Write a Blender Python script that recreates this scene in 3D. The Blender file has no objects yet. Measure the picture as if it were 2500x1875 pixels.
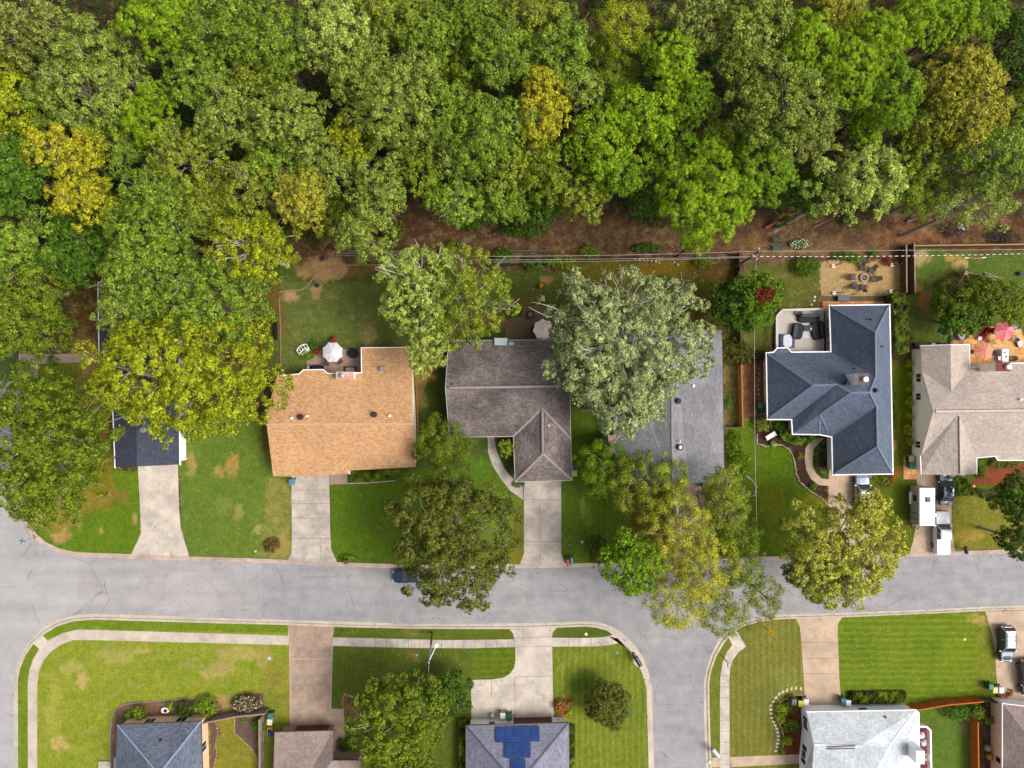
import bpy, math, random
import numpy as np
from mathutils import Vector
D = bpy.data; S = bpy.context.scene; COL = S.collection
HC = 96.0           # height of the drone over the street, metres
PPM = 18.0          # photo pixels per metre at street level

# ---------------------------------------------------------------- camera, sky, sun, exposure
cd = D.cameras.new('camera'); cam = D.objects.new('camera', cd); COL.objects.link(cam)
cam.location = (0, 0, HC); cam.rotation_euler = (0, 0, 0)
cd.sensor_width = 36; cd.lens = 36 * HC / (2500 / PPM); cd.clip_end = 5000; cd.clip_start = 1
S.camera = cam
SUN_EL, SUN_AZ = 52, 100           # degrees; azimuth clockwise from north (top of the picture)
w = D.worlds.new('World'); S.world = w; w.use_nodes = True
nt = w.node_tree; nt.nodes.clear()
sky = nt.nodes.new('ShaderNodeTexSky'); sky.sky_type = 'NISHITA'; sky.sun_disc = False
sky.sun_elevation = math.radians(SUN_EL); sky.sun_rotation = math.radians(SUN_AZ)
sky.air_density = 0.6; sky.dust_density = 4.0; sky.ozone_density = 0.6
bg = nt.nodes.new('ShaderNodeBackground'); bg.inputs[1].default_value = 0.145
wo = nt.nodes.new('ShaderNodeOutputWorld')
hs = nt.nodes.new('ShaderNodeHueSaturation'); hs.inputs['Saturation'].default_value = .4     # thin cloud veil
nt.links.new(sky.outputs[0], hs.inputs['Color']); nt.links.new(hs.outputs[0], bg.inputs[0]); nt.links.new(bg.outputs[0], wo.inputs[0])
sl = D.lights.new('sun', 'SUN'); sl.energy = 1.5; sl.angle = math.radians(24); sl.color = (1, .955, .88)
so = D.objects.new('sun', sl); COL.objects.link(so)
el, az = math.radians(SUN_EL), math.radians(SUN_AZ)
sd = Vector((math.sin(az) * math.cos(el), math.cos(az) * math.cos(el), math.sin(el)))
so.rotation_euler = sd.to_track_quat('Z', 'Y').to_euler(); so.location = (60, -40, 120)
S.view_settings.view_transform = 'Standard'; S.view_settings.look = 'None'
S.view_settings.exposure = 0.78; S.view_settings.gamma = 1

# ---------------------------------------------------------------- helpers
KL = 1.75
def lin1(c):
    c /= 255.0
    return c / 12.92 if c <= .04045 else ((c + .055) / 1.055) ** 2.4
def C(r, g, b, k=1.0):
    return tuple(min(.85, lin1(x) / KL * k) for x in (r, g, b))
def W(px, py, z=0.0):
    s = (HC - z) / HC / PPM
    return ((px - 1250) * s, -(py - 937.5) * s, z)
def W2(p, z=0.0): return W(p[0], p[1], z)

def mat(name, rgb, rough=.8, var=.18, scale=2.0, metal=0.0, bump=0.0, spec=.3, rgb2=None, detail=6, coat=0.0):
    m = D.materials.new(name); m.use_nodes = True
    n = m.node_tree; N = n.nodes; L = n.links; b = N['Principled BSDF']
    b.inputs['Roughness'].default_value = rough; b.inputs['Metallic'].default_value = metal
    b.inputs['Specular IOR Level'].default_value = spec; b.inputs['Coat Weight'].default_value = coat
    tc = N.new('ShaderNodeTexCoord'); no = N.new('ShaderNodeTexNoise')
    no.inputs['Scale'].default_value = scale; no.inputs['Detail'].default_value = detail; no.inputs['Roughness'].default_value = .65
    L.new(tc.outputs['Object'], no.inputs['Vector'])
    cr = N.new('ShaderNodeValToRGB'); e = cr.color_ramp.elements
    e[0].position = .32; e[1].position = .68
    a = tuple(x * (1 - var) for x in rgb); c = rgb2 or tuple(min(.95, x * (1 + var)) for x in rgb)
    e[0].color = (*a, 1); e[1].color = (*c, 1)
    L.new(no.outputs['Fac'], cr.inputs[0]); L.new(cr.outputs[0], b.inputs['Base Color'])
    if bump:
        bp = N.new('ShaderNodeBump'); bp.inputs['Strength'].default_value = bump; bp.inputs['Distance'].default_value = .02
        n2 = N.new('ShaderNodeTexNoise'); n2.inputs['Scale'].default_value = scale * 12; L.new(tc.outputs['Object'], n2.inputs['Vector'])
        L.new(n2.outputs['Fac'], bp.inputs['Height']); L.new(bp.outputs[0], b.inputs['Normal'])
    return m

def math_node(N, L, op, a, b=None, c=None, clamp=False):
    m = N.new('ShaderNodeMath'); m.operation = op; m.use_clamp = clamp
    for i, x in enumerate((a, b, c)):
        if x is None: continue
        if isinstance(x, (int, float)): m.inputs[i].default_value = x
        else: L.new(x, m.inputs[i])
    return m.outputs[0]
def mixc(N, L, fac, a, b, mode='MIX'):
    m = N.new('ShaderNodeMix'); m.data_type = 'RGBA'; m.blend_type = mode
    for s, x in ((m.inputs[0], fac), (m.inputs[6], a), (m.inputs[7], b)):
        if isinstance(x, (int, float)): s.default_value = x
        elif isinstance(x, tuple): s.default_value = (*x, 1)
        else: L.new(x, s)
    return m.outputs[2]
def noise(N, L, vec, scale, detail=4, rough=.6):
    t = N.new('ShaderNodeTexNoise'); t.inputs['Scale'].default_value = scale; t.inputs['Detail'].default_value = detail
    t.inputs['Roughness'].default_value = rough; L.new(vec, t.inputs['Vector']); return t.outputs['Fac']
def ramp(N, L, v, p0, p1, c0=(0, 0, 0), c1=(1, 1, 1)):
    r = N.new('ShaderNodeValToRGB'); e = r.color_ramp.elements; e[0].position = p0; e[1].position = p1
    e[0].color = (*c0, 1); e[1].color = (*c1, 1); L.new(v, r.inputs[0]); return r.outputs[0]

def roof_mat(name, c1, c2, mort, stain=.25, stain_scale=.25, bw=.42, rh=.2, k=1.75):
    c1, c2, mort = (tuple(min(.82, x * k) for x in c) for c in (c1, c2, mort))
    m = D.materials.new(name); m.use_nodes = True
    N = m.node_tree.nodes; L = m.node_tree.links; b = N['Principled BSDF']
    b.inputs['Roughness'].default_value = .9; b.inputs['Specular IOR Level'].default_value = .15
    uv = N.new('ShaderNodeUVMap')
    br = N.new('ShaderNodeTexBrick'); L.new(uv.outputs[0], br.inputs['Vector'])
    br.inputs['Scale'].default_value = 1; br.inputs['Brick Width'].default_value = bw * .8; br.inputs['Row Height'].default_value = rh * .85
    br.inputs['Mortar Size'].default_value = .014; br.inputs['Mortar Smooth'].default_value = .2; br.inputs['Bias'].default_value = 0
    br.inputs['Color1'].default_value = (*c1, 1); br.inputs['Color2'].default_value = (*c2, 1); br.inputs['Mortar'].default_value = (*mort, 1)
    tc = N.new('ShaderNodeTexCoord')
    f1 = noise(N, L, tc.outputs['Object'], stain_scale, 6, .6); f2 = noise(N, L, tc.outputs['Object'], 2.2, 4, .7)
    s1 = ramp(N, L, f1, .35, .65, (1 - stain,) * 3, (1 + stain * .3,) * 3)
    s2 = ramp(N, L, f2, .3, .7, (.87,) * 3, (1.12,) * 3)
    o = mixc(N, L, 1.0, mixc(N, L, 1.0, br.outputs['Color'], s1, 'MULTIPLY'), s2, 'MULTIPLY')
    L.new(o, b.inputs['Base Color'])
    bp = N.new('ShaderNodeBump'); bp.inputs['Strength'].default_value = .5; bp.inputs['Distance'].default_value = .02
    L.new(br.outputs['Fac'], bp.inputs['Height']); bp.invert = True; L.new(bp.outputs[0], b.inputs['Normal'])
    return m

class MB:
    def __init__(s): s.v = []; s.f = []
    def add(s, vs, fs):
        o = len(s.v); s.v += [tuple(x) for x in vs]; s.f += [[i + o for i in f] for f in fs]; return s
    def box(s, c, d, rz=0, taper=1.0):
        x, y, z = d[0] / 2, d[1] / 2, d[2] / 2; cs, sn = math.cos(rz), math.sin(rz); vs = []
        for k, t in ((-1, 1.0), (1, taper)):
            for i, j in ((-1, -1), (1, -1), (1, 1), (-1, 1)):
                a, b = i * x * t, j * y * t; vs.append((c[0] + a * cs - b * sn, c[1] + a * sn + b * cs, c[2] + k * z))
        return s.add(vs, [[3, 2, 1, 0], [4, 5, 6, 7], [0, 1, 5, 4], [1, 2, 6, 5], [2, 3, 7, 6], [3, 0, 4, 7]])
    def beam(s, a, b, wd, ht):
        a = Vector(a); b = Vector(b); d = (b - a).normalized(); up = Vector((0, 0, 1))
        sx = d.cross(up)
        if sx.length < 1e-3: sx = Vector((1, 0, 0))
        sx.normalize(); u = sx.cross(d).normalized(); sx *= wd / 2; u *= ht / 2
        vs = [p + i * sx + j * u for p in (a, b) for i, j in ((-1, -1), (1, -1), (1, 1), (-1, 1))]
        return s.add(vs, [[0, 1, 2, 3], [7, 6, 5, 4], [0, 4, 5, 1], [1, 5, 6, 2], [2, 6, 7, 3], [3, 7, 4, 0]])
    def tube(s, pts, rad, n=7, cap=True):
        pts = [Vector(p) for p in pts]; rs = rad if isinstance(rad, (list, tuple)) else [rad] * len(pts); vs = []; fs = []
        prev = None
        for i, p in enumerate(pts):
            d = (pts[min(i + 1, len(pts) - 1)] - pts[max(i - 1, 0)]).normalized()
            if prev is None: prev = Vector((1, 0, 0)) if abs(d.x) < .9 else Vector((0, 1, 0))
            a = (prev - d * prev.dot(d)).normalized(); b = d.cross(a); prev = a
            for k in range(n):
                t = 2 * math.pi * k / n; vs.append(p + a * math.cos(t) * rs[i] + b * math.sin(t) * rs[i])
        for i in range(len(pts) - 1):
            for k in range(n):
                fs.append([i * n + k, i * n + (k + 1) % n, (i + 1) * n + (k + 1) % n, (i + 1) * n + k])
        if cap: fs.append(list(range(n))[::-1]); fs.append([(len(pts) - 1) * n + k for k in range(n)])
        return s.add(vs, fs)
    def lathe(s, c, prof, n=16, sx=1, sy=1):
        vs = []; fs = []
        for r, z in prof:
            for k in range(n):
                t = 2 * math.pi * k / n; vs.append((c[0] + r * sx * math.cos(t), c[1] + r * sy * math.sin(t), c[2] + z))
        for i in range(len(prof) - 1):
            for k in range(n): fs.append([i * n + k, i * n + (k + 1) % n, (i + 1) * n + (k + 1) % n, (i + 1) * n + k])
        fs.append(list(range(n))[::-1]); fs.append([(len(prof) - 1) * n + k for k in range(n)])
        return s.add(vs, fs)
    def prism(s, poly, z0, z1):
        a = sum(poly[i][0] * poly[(i + 1) % len(poly)][1] - poly[(i + 1) % len(poly)][0] * poly[i][1] for i in range(len(poly)))
        if a < 0: poly = poly[::-1]
        n = len(poly)
        vs = [(p[0], p[1], z0) for p in poly] + [(p[0], p[1], z1) for p in poly]
        fs = [list(range(n))[::-1], list(range(n, 2 * n))] + [[i, (i + 1) % n, n + (i + 1) % n, n + i] for i in range(n)]
        return s.add(vs, fs)
    def loft(s, rings, closed=True, cap=True):
        n = len(rings[0]); vs = [p for r in rings for p in r]; fs = []
        for i in range(len(rings) - 1):
            for k in range(n if closed else n - 1):
                fs.append([i * n + k, i * n + (k + 1) % n, (i + 1) * n + (k + 1) % n, (i + 1) * n + k])
        if cap: fs.append(list(range(n))[::-1]); fs.append([(len(rings) - 1) * n + k for k in range(n)])
        return s.add(vs, fs)
    def build(s, name, m, parent=None, origin=None, smooth=False):
        o0 = Vector(origin) if origin is not None else (parent.location if parent is not None and parent.get('_w') else Vector((0, 0, 0)))
        me = D.meshes.new(name)
        me.from_pydata([(x - o0[0], y - o0[1], z - o0[2]) for x, y, z in s.v], [], s.f)
        me.materials.append(m)
        if smooth: me.polygons.foreach_set('use_smooth', [True] * len(me.polygons))
        o = D.objects.new(name, me); COL.objects.link(o)
        if parent is not None:
            o.parent = parent
            if parent.get('_w'): o['_w'] = 1
        elif origin is not None: o.location = o0
        return o
# '_w' marks objects whose meshes are written in world coordinates relative to their own top-level origin
def tag(o, label=None, cat=None, group=None, kind=None):
    if label: o['label'] = label
    if cat: o['category'] = cat
    if group: o['group'] = group
    if kind: o['kind'] = kind
    return o
def thing(name, label, cat, loc=(0, 0, 0), rz=0, group=None, world=True):
    o = D.objects.new(name, None); COL.objects.link(o); o.location = loc; o.rotation_euler = (0, 0, rz)
    o.empty_display_size = .3
    if world: o['_w'] = 1
    return tag(o, label, cat, group)
class Sub:      # build sub-parts in world coordinates under a part
    pass
def sub(mb, name, m, part, root, smooth=False):
    o = mb.build(name, m, None, root.location, smooth); o.location = (0, 0, 0); o.parent = part; return o
def copy_tree(o, parent=None):
    c = o.copy(); COL.objects.link(c); c.parent = parent
    for ch in list(o.children): copy_tree(ch, c)
    return c
def px(poly, z=0.0): return [W(p[0], p[1], z)[:2] for p in poly]
def struct(mb, name, m, label=None):
    o = mb.build(name, m); tag(o, label, None, None, 'structure'); return o
# ---------------------------------------------------------------- outlines of the street, in photo pixels
N_OUT = [(-160, 862), (-160, 930), (40, 930), (45, 1100), (50, 1230), (56, 1278), (75, 1310), (97, 1327), (130, 1345), (170, 1357), (215, 1361), (350, 1366), (460, 1369), (600, 1373), (700, 1377), (760, 1380), (850, 1384), (950, 1387), (1000, 1388), (1240, 1388), (1400, 1385), (1475, 1383), (1650, 1376), (1845, 1369), (2000, 1364), (2210, 1360), (2300, 1357), (2400, 1354), (2500, 1351), (2700, 1344)]
N_IN = [(-160, 850), (-160, 850), (50, 850), (56, 1100), (62, 1230), (69, 1273), (92, 1305), (112, 1322), (145, 1338), (180, 1346), (220, 1349), (345, 1353), (462, 1358), (600, 1362), (700, 1366), (760, 1369), (850, 1373), (950, 1376), (1000, 1378), (1240, 1378), (1400, 1375), (1475, 1373), (1650, 1366), (1845, 1359), (2000, 1354), (2210, 1350), (2300, 1347), (2400, 1343), (2500, 1339), (2700, 1332)]
SW_OUT = [(34, 2050), (34, 1660), (37, 1635), (50, 1600), (70, 1565), (100, 1535), (140, 1512), (180, 1502), (230, 1498), (400, 1503), (500, 1507), (700, 1513), (860, 1518), (1000, 1523), (1100, 1523), (1250, 1522), (1350, 1520), (1430, 1517), (1455, 1518), (1490, 1527), (1520, 1545), (1550, 1575), (1570, 1605), (1582, 1635), (1592, 1680), (1593, 1730), (1595, 1800), (1597, 1875), (1600, 2050)]
SW_IN = [(46, 2050), (45, 1660), (50, 1632), (63, 1600), (83, 1572), (107, 1549), (142, 1528), (180, 1516), (230, 1512), (400, 1517), (500, 1520), (700, 1525), (860, 1531), (1000, 1534), (1100, 1535), (1250, 1535), (1350, 1532), (1430, 1529), (1452, 1531), (1480, 1538), (1505, 1555), (1535, 1585), (1553, 1613), (1567, 1642), (1578, 1680), (1579, 1730), (1581, 1800), (1583, 1875), (1586, 2050)]
SE_OUT = [(1726, 2050), (1724, 1875), (1720, 1800), (1718, 1740), (1718, 1670), (1722, 1640), (1735, 1600), (1755, 1560), (1775, 1540), (1805, 1520), (1850, 1508), (1900, 1501), (2000, 1498), (2100, 1494), (2200, 1491), (2300, 1486), (2400, 1481), (2500, 1478), (2700, 1471)]
SE_IN = [(1739, 2050), (1737, 1875), (1734, 1800), (1732, 1740), (1731, 1670), (1735, 1640), (1748, 1602), (1768, 1568), (1785, 1548), (1812, 1529), (1850, 1518), (1900, 1511), (2000, 1508), (2100, 1505), (2200, 1500), (2300, 1496), (2400, 1491), (2500, 1488), (2700, 1481)]
ROAD = N_OUT[2:] + SE_OUT[::-1] + SW_OUT[::-1] + [(-160, 2050), (-160, 930)]
MID = lambda a, b: [(p[0] * .18 + q[0] * .82, p[1] * .18 + q[1] * .82) for p, q in zip(a, b)]
ROADMID = [(-160, 856), (45, 856)] + MID(N_OUT, N_IN)[3:] + MID(SE_OUT, SE_IN)[::-1] + MID(SW_OUT, SW_IN)[::-1] + [(-160, 2050)]

def in_poly(X, Y, P):
    r = np.zeros(X.shape, bool); n = len(P); j = n - 1
    for i in range(n):
        xi, yi = P[i]; xj, yj = P[j]
        if yi != yj:
            c = ((yi > Y) != (yj > Y)) & (X < (xj - xi) * (Y - yi) / (yj - yi) + xi); r ^= c
        j = i
    return r
_ng = np.random.default_rng(5).random((256, 256))
def vn(X, Y, s, o=0):
    x = X / s + o * 17.3 + 500; y = Y / s + o * 9.7 + 500; xi = np.floor(x).astype(int); yi = np.floor(y).astype(int); fx = x - xi; fy = y - yi
    fx = fx * fx * (3 - 2 * fx); fy = fy * fy * (3 - 2 * fy); g = lambda a, b: _ng[a % 256, b % 256]
    return (g(xi, yi) * (1 - fx) + g(xi + 1, yi) * fx) * (1 - fy) + (g(xi, yi + 1) * (1 - fx) + g(xi + 1, yi + 1) * fx) * fy
def fbm(X, Y, s, o=0): return (vn(X, Y, s, o) * .5 + vn(X, Y, s / 2, o + 1) * .3 + vn(X, Y, s / 4, o + 2) * .2)

# ---------------------------------------------------------------- ground: one grid sheet, its own colours and one tree shadow painted zone by zone
STEP = 4.6
gx = np.arange(-160, 2665, STEP); gy = np.arange(-330, 2050, STEP)
GX, GY = np.meshgrid(gx, gy)
wx = GX + (fbm(GX, GY, 26, 3) - .5) * 26; wy = GY + (fbm(GX, GY, 26, 9) - .5) * 26     # wandering edges of natural patches
col = np.zeros(GX.shape + (3,)); col[:] = C(96, 70, 52)
dry = np.full(GX.shape, .36); sH = np.zeros(GX.shape); sV = np.zeros(GX.shape)
def zone(P, rgb, k=1.0, d=None, h=None, v=None, soft=True, mix=1.0):
    m = in_poly(wx if soft else GX, wy if soft else GY, P)
    col[m] = col[m] * (1 - mix) + np.array(C(*rgb, k)) * mix
    if d is not None: dry[m] = d
    sH[m] = h or 0; sV[m] = v or 0
def blob(x, y, rx, ry, rgb, s=.68, k=1.0, d=None):
    if d is None and rgb[0] > 150 and rgb[1] > 120: d = .46
    r = np.sqrt(((wx - x) / rx) ** 2 + ((wy - y) / ry) ** 2) + (fbm(GX, GY, 14, 6) - .5) * 1.1
    a = np.clip((1.15 - r) / .45, 0, 1) * s
    col[:] = col * (1 - a[..., None]) + np.array(C(*rgb, k)) * a[..., None]
    if d is not None: dry[:] = dry * (1 - a) + d * a
G1 = (86, 122, 36)
zone([(-200, -400), (2700, -400), (2700, 520), (-200, 520)], (82, 66, 48), soft=False)
zone([(650, 640), (1000, 650), (1250, 660), (1400, 660), (1400, 830), (1390, 1380), (650, 1380)], (88, 105, 46), d=.2)      # back gardens in the middle
zone([(1390, 640), (1800, 640), (1800, 1380), (1390, 1380)], (98, 92, 34), d=.3)
zone([(40, 880), (280, 880), (300, 1180), (330, 1360), (40, 1360)], (118, 128, 40), d=.2)
zone([(120, 1150), (338, 1150), (345, 1300), (322, 1356), (90, 1356)], (106, 136, 34), d=.14, soft=False)
zone([(433, 1010), (650, 1010), (712, 1165), (712, 1350), (702, 1368), (462, 1358), (442, 1285)], (110, 134, 50), d=.24, soft=False)
zone([(655, 1165), (712, 1165), (712, 1350), (702, 1368), (620, 1364), (650, 1270)], (134, 140, 62), d=.42)
zone([(684, 690), (960, 690), (1005, 850), (883, 850), (883, 905), (690, 912)], (108, 122, 58), d=.28, soft=False)
zone([(806, 1183), (1010, 1150), (1190, 1120), (1278, 1220), (1278, 1350), (1265, 1380), (825, 1373), (808, 1350)], (100, 128, 34), d=.14, soft=False)
zone([(1150, 1190), (1280, 1220), (1280, 1380), (1150, 1380)], (112, 130, 48), d=.15)
zone([(1020, 890), (1090, 890), (1092, 1060), (1020, 1130)], (76, 90, 38), d=.12)
zone([(1370, 1000), (1500, 1000), (1560, 1376), (1370, 1376)], (100, 126, 38), d=.16, v=.35)
zone([(1400, 640), (1560, 640), (1760, 650), (1760, 720), (1400, 760)], (106, 96, 34), d=.2)
zone([(1830, 640), (2000, 640), (2000, 760), (1890, 780), (1870, 880), (1780, 880), (1790, 700)], (104, 110, 48), d=.3)
zone([(1765, 900), (1790, 880), (1830, 900), (1830, 1060), (1765, 1060)], (116, 104, 60), d=.5)
zone([(1812, 880), (1872, 870), (1872, 1010), (1812, 1010)], (146, 98, 72), d=.35)
zone([(1780, 1040), (1850, 1030), (1850, 1085), (1910, 1088), (1940, 1115), (1950, 1165), (2010, 1208), (2020, 1220), (2012, 1352), (1780, 1360)], (98, 124, 28), d=.22)
zone([(1840, 1030), (1990, 1040), (2000, 1080), (1968, 1100), (1985, 1180), (2024, 1186), (2024, 1235), (1990, 1205), (1950, 1170), (1935, 1110), (1905, 1086), (1848, 1085)], (92, 66, 58), k=.85, d=.1)
zone([(1982, 1075), (2034, 1070), (2034, 1170), (2000, 1165), (1984, 1140)], (60, 90, 24), soft=False)
zone([(2005, 1078), (2020, 1078), (2020, 1140), (2004, 1138)], (66, 52, 42), k=.8)
zone([(2172, 880), (2235, 880), (2235, 1350), (2205, 1352), (2130, 1240), (2170, 1160)], (104, 118, 32), d=.18, soft=False)
zone([(2215, 610), (2700, 610), (2700, 860), (2325, 860), (2240, 850), (2215, 800)], (98, 120, 48), d=.22)
zone([(2325, 1200), (2500, 1200), (2700, 1200), (2700, 1335), (2332, 1346), (2324, 1290)], (132, 132, 48), d=.3, soft=False)
zone([(2385, 1120), (2700, 1120), (2700, 1210), (2470, 1215), (2400, 1200), (2330, 1212), (2330, 1165)], (92, 112, 34), d=.2)
zone([(2390, 1140), (2460, 1130), (2540, 1140), (2540, 1185), (2440, 1190), (2370, 1180)], (148, 82, 56), d=.1)
zone([(2000, 640), (2205, 640), (2205, 722), (2005, 722), (1995, 690), (2002, 650)], (206, 172, 120), d=.1)
# south side of the street
zone([(30, 1495), (705, 1495), (708, 2060), (30, 2060)], (146, 160, 46), d=.34, soft=False)
zone([(600, 1690), (712, 1690), (712, 2060), (600, 2060)], (138, 146, 50), d=.3)
zone([(30, 1480), (700, 1480), (706, 1545), (230, 1537), (110, 1560), (70, 1640), (70, 2060), (30, 2060)], (124, 146, 40), d=.2, soft=False)
zone([(805, 1500), (1262, 1500), (1262, 2060), (805, 2060)], (100, 116, 42), d=.12, soft=False)
zone([(1155, 1580), (1262, 1575), (1262, 1660), (1150, 1660)], (104, 124, 34), d=.06, h=.8, soft=False)
zone([(805, 1500), (1262, 1500), (1262, 1560), (805, 1556)], (102, 122, 40), d=.14, h=.3, soft=False)
zone([(1345, 1500), (1600, 1500), (1600, 2060), (1345, 2060)], (128, 142, 48), d=.18, v=.85, soft=False)
zone([(1345, 1500), (1530, 1500), (1530, 1557), (1345, 1557)], (98, 116, 44), d=.08, soft=False)
zone([(1725, 1480), (1765, 1500), (1790, 1560), (1762, 1640), (1762, 2060), (1725, 2060)], (122, 134, 46), d=.2, soft=False)
zone([(1780, 1500), (1960, 1500), (1975, 1730), (1975, 2060), (1780, 2060)], (134, 134, 60), d=.14, v=.8, soft=False)
zone([(2040, 1480), (2430, 1480), (2435, 1720), (2040, 1720)], (120, 142, 40), d=.1, h=.9, soft=False)
zone([(2385, 1490), (2432, 1490), (2436, 1720), (2385, 1720)], (128, 138, 44), d=.25, v=.3)
zone([(2240, 1720), (2380, 1720), (2380, 2060), (2240, 2060)], (104, 128, 50), d=.05, soft=False)
zone([(2396, 1715), (2425, 1715), (2425, 2060), (2396, 2060)], (98, 84, 68), k=.85, soft=False)
zone([(270, 1880), (272, 1780), (282, 1730), (305, 1716), (430, 1708), (500, 1702), (640, 1690), (650, 1745), (500, 1760), (300, 1790), (290, 1880)], (140, 108, 92), d=.15, soft=False)
zone([(510, 1750), (644, 1750), (644, 2050), (510, 2050)], (146, 142, 52), d=.25, soft=False)
zone([(575, 1750), (644, 1750), (644, 1860), (625, 1840), (600, 1812), (573, 1790)], (122, 98, 88), d=.1, soft=False)
zone([(510, 1752), (528, 1752), (532, 1790), (526, 1860), (528, 2050), (510, 2050)], (122, 94, 82), d=.1)
zone([(836, 1700), (845, 1692), (880, 1710), (878, 1750), (842, 1790)], (150, 112, 78), d=.2)
zone([(1893, 1760), (1898, 1720), (1930, 1697), (1965, 1697), (1965, 1860), (1905, 1840), (1912, 1800)], (140, 72, 56), soft=False)
zone([(1352, 1705), (1395, 1705), (1392, 1745), (1354, 1748)], (146, 92, 70))
zone([(1352, 1750), (1376, 1750), (1390, 1780), (1392, 2050), (1386, 2050)], (70, 96, 34))
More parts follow.
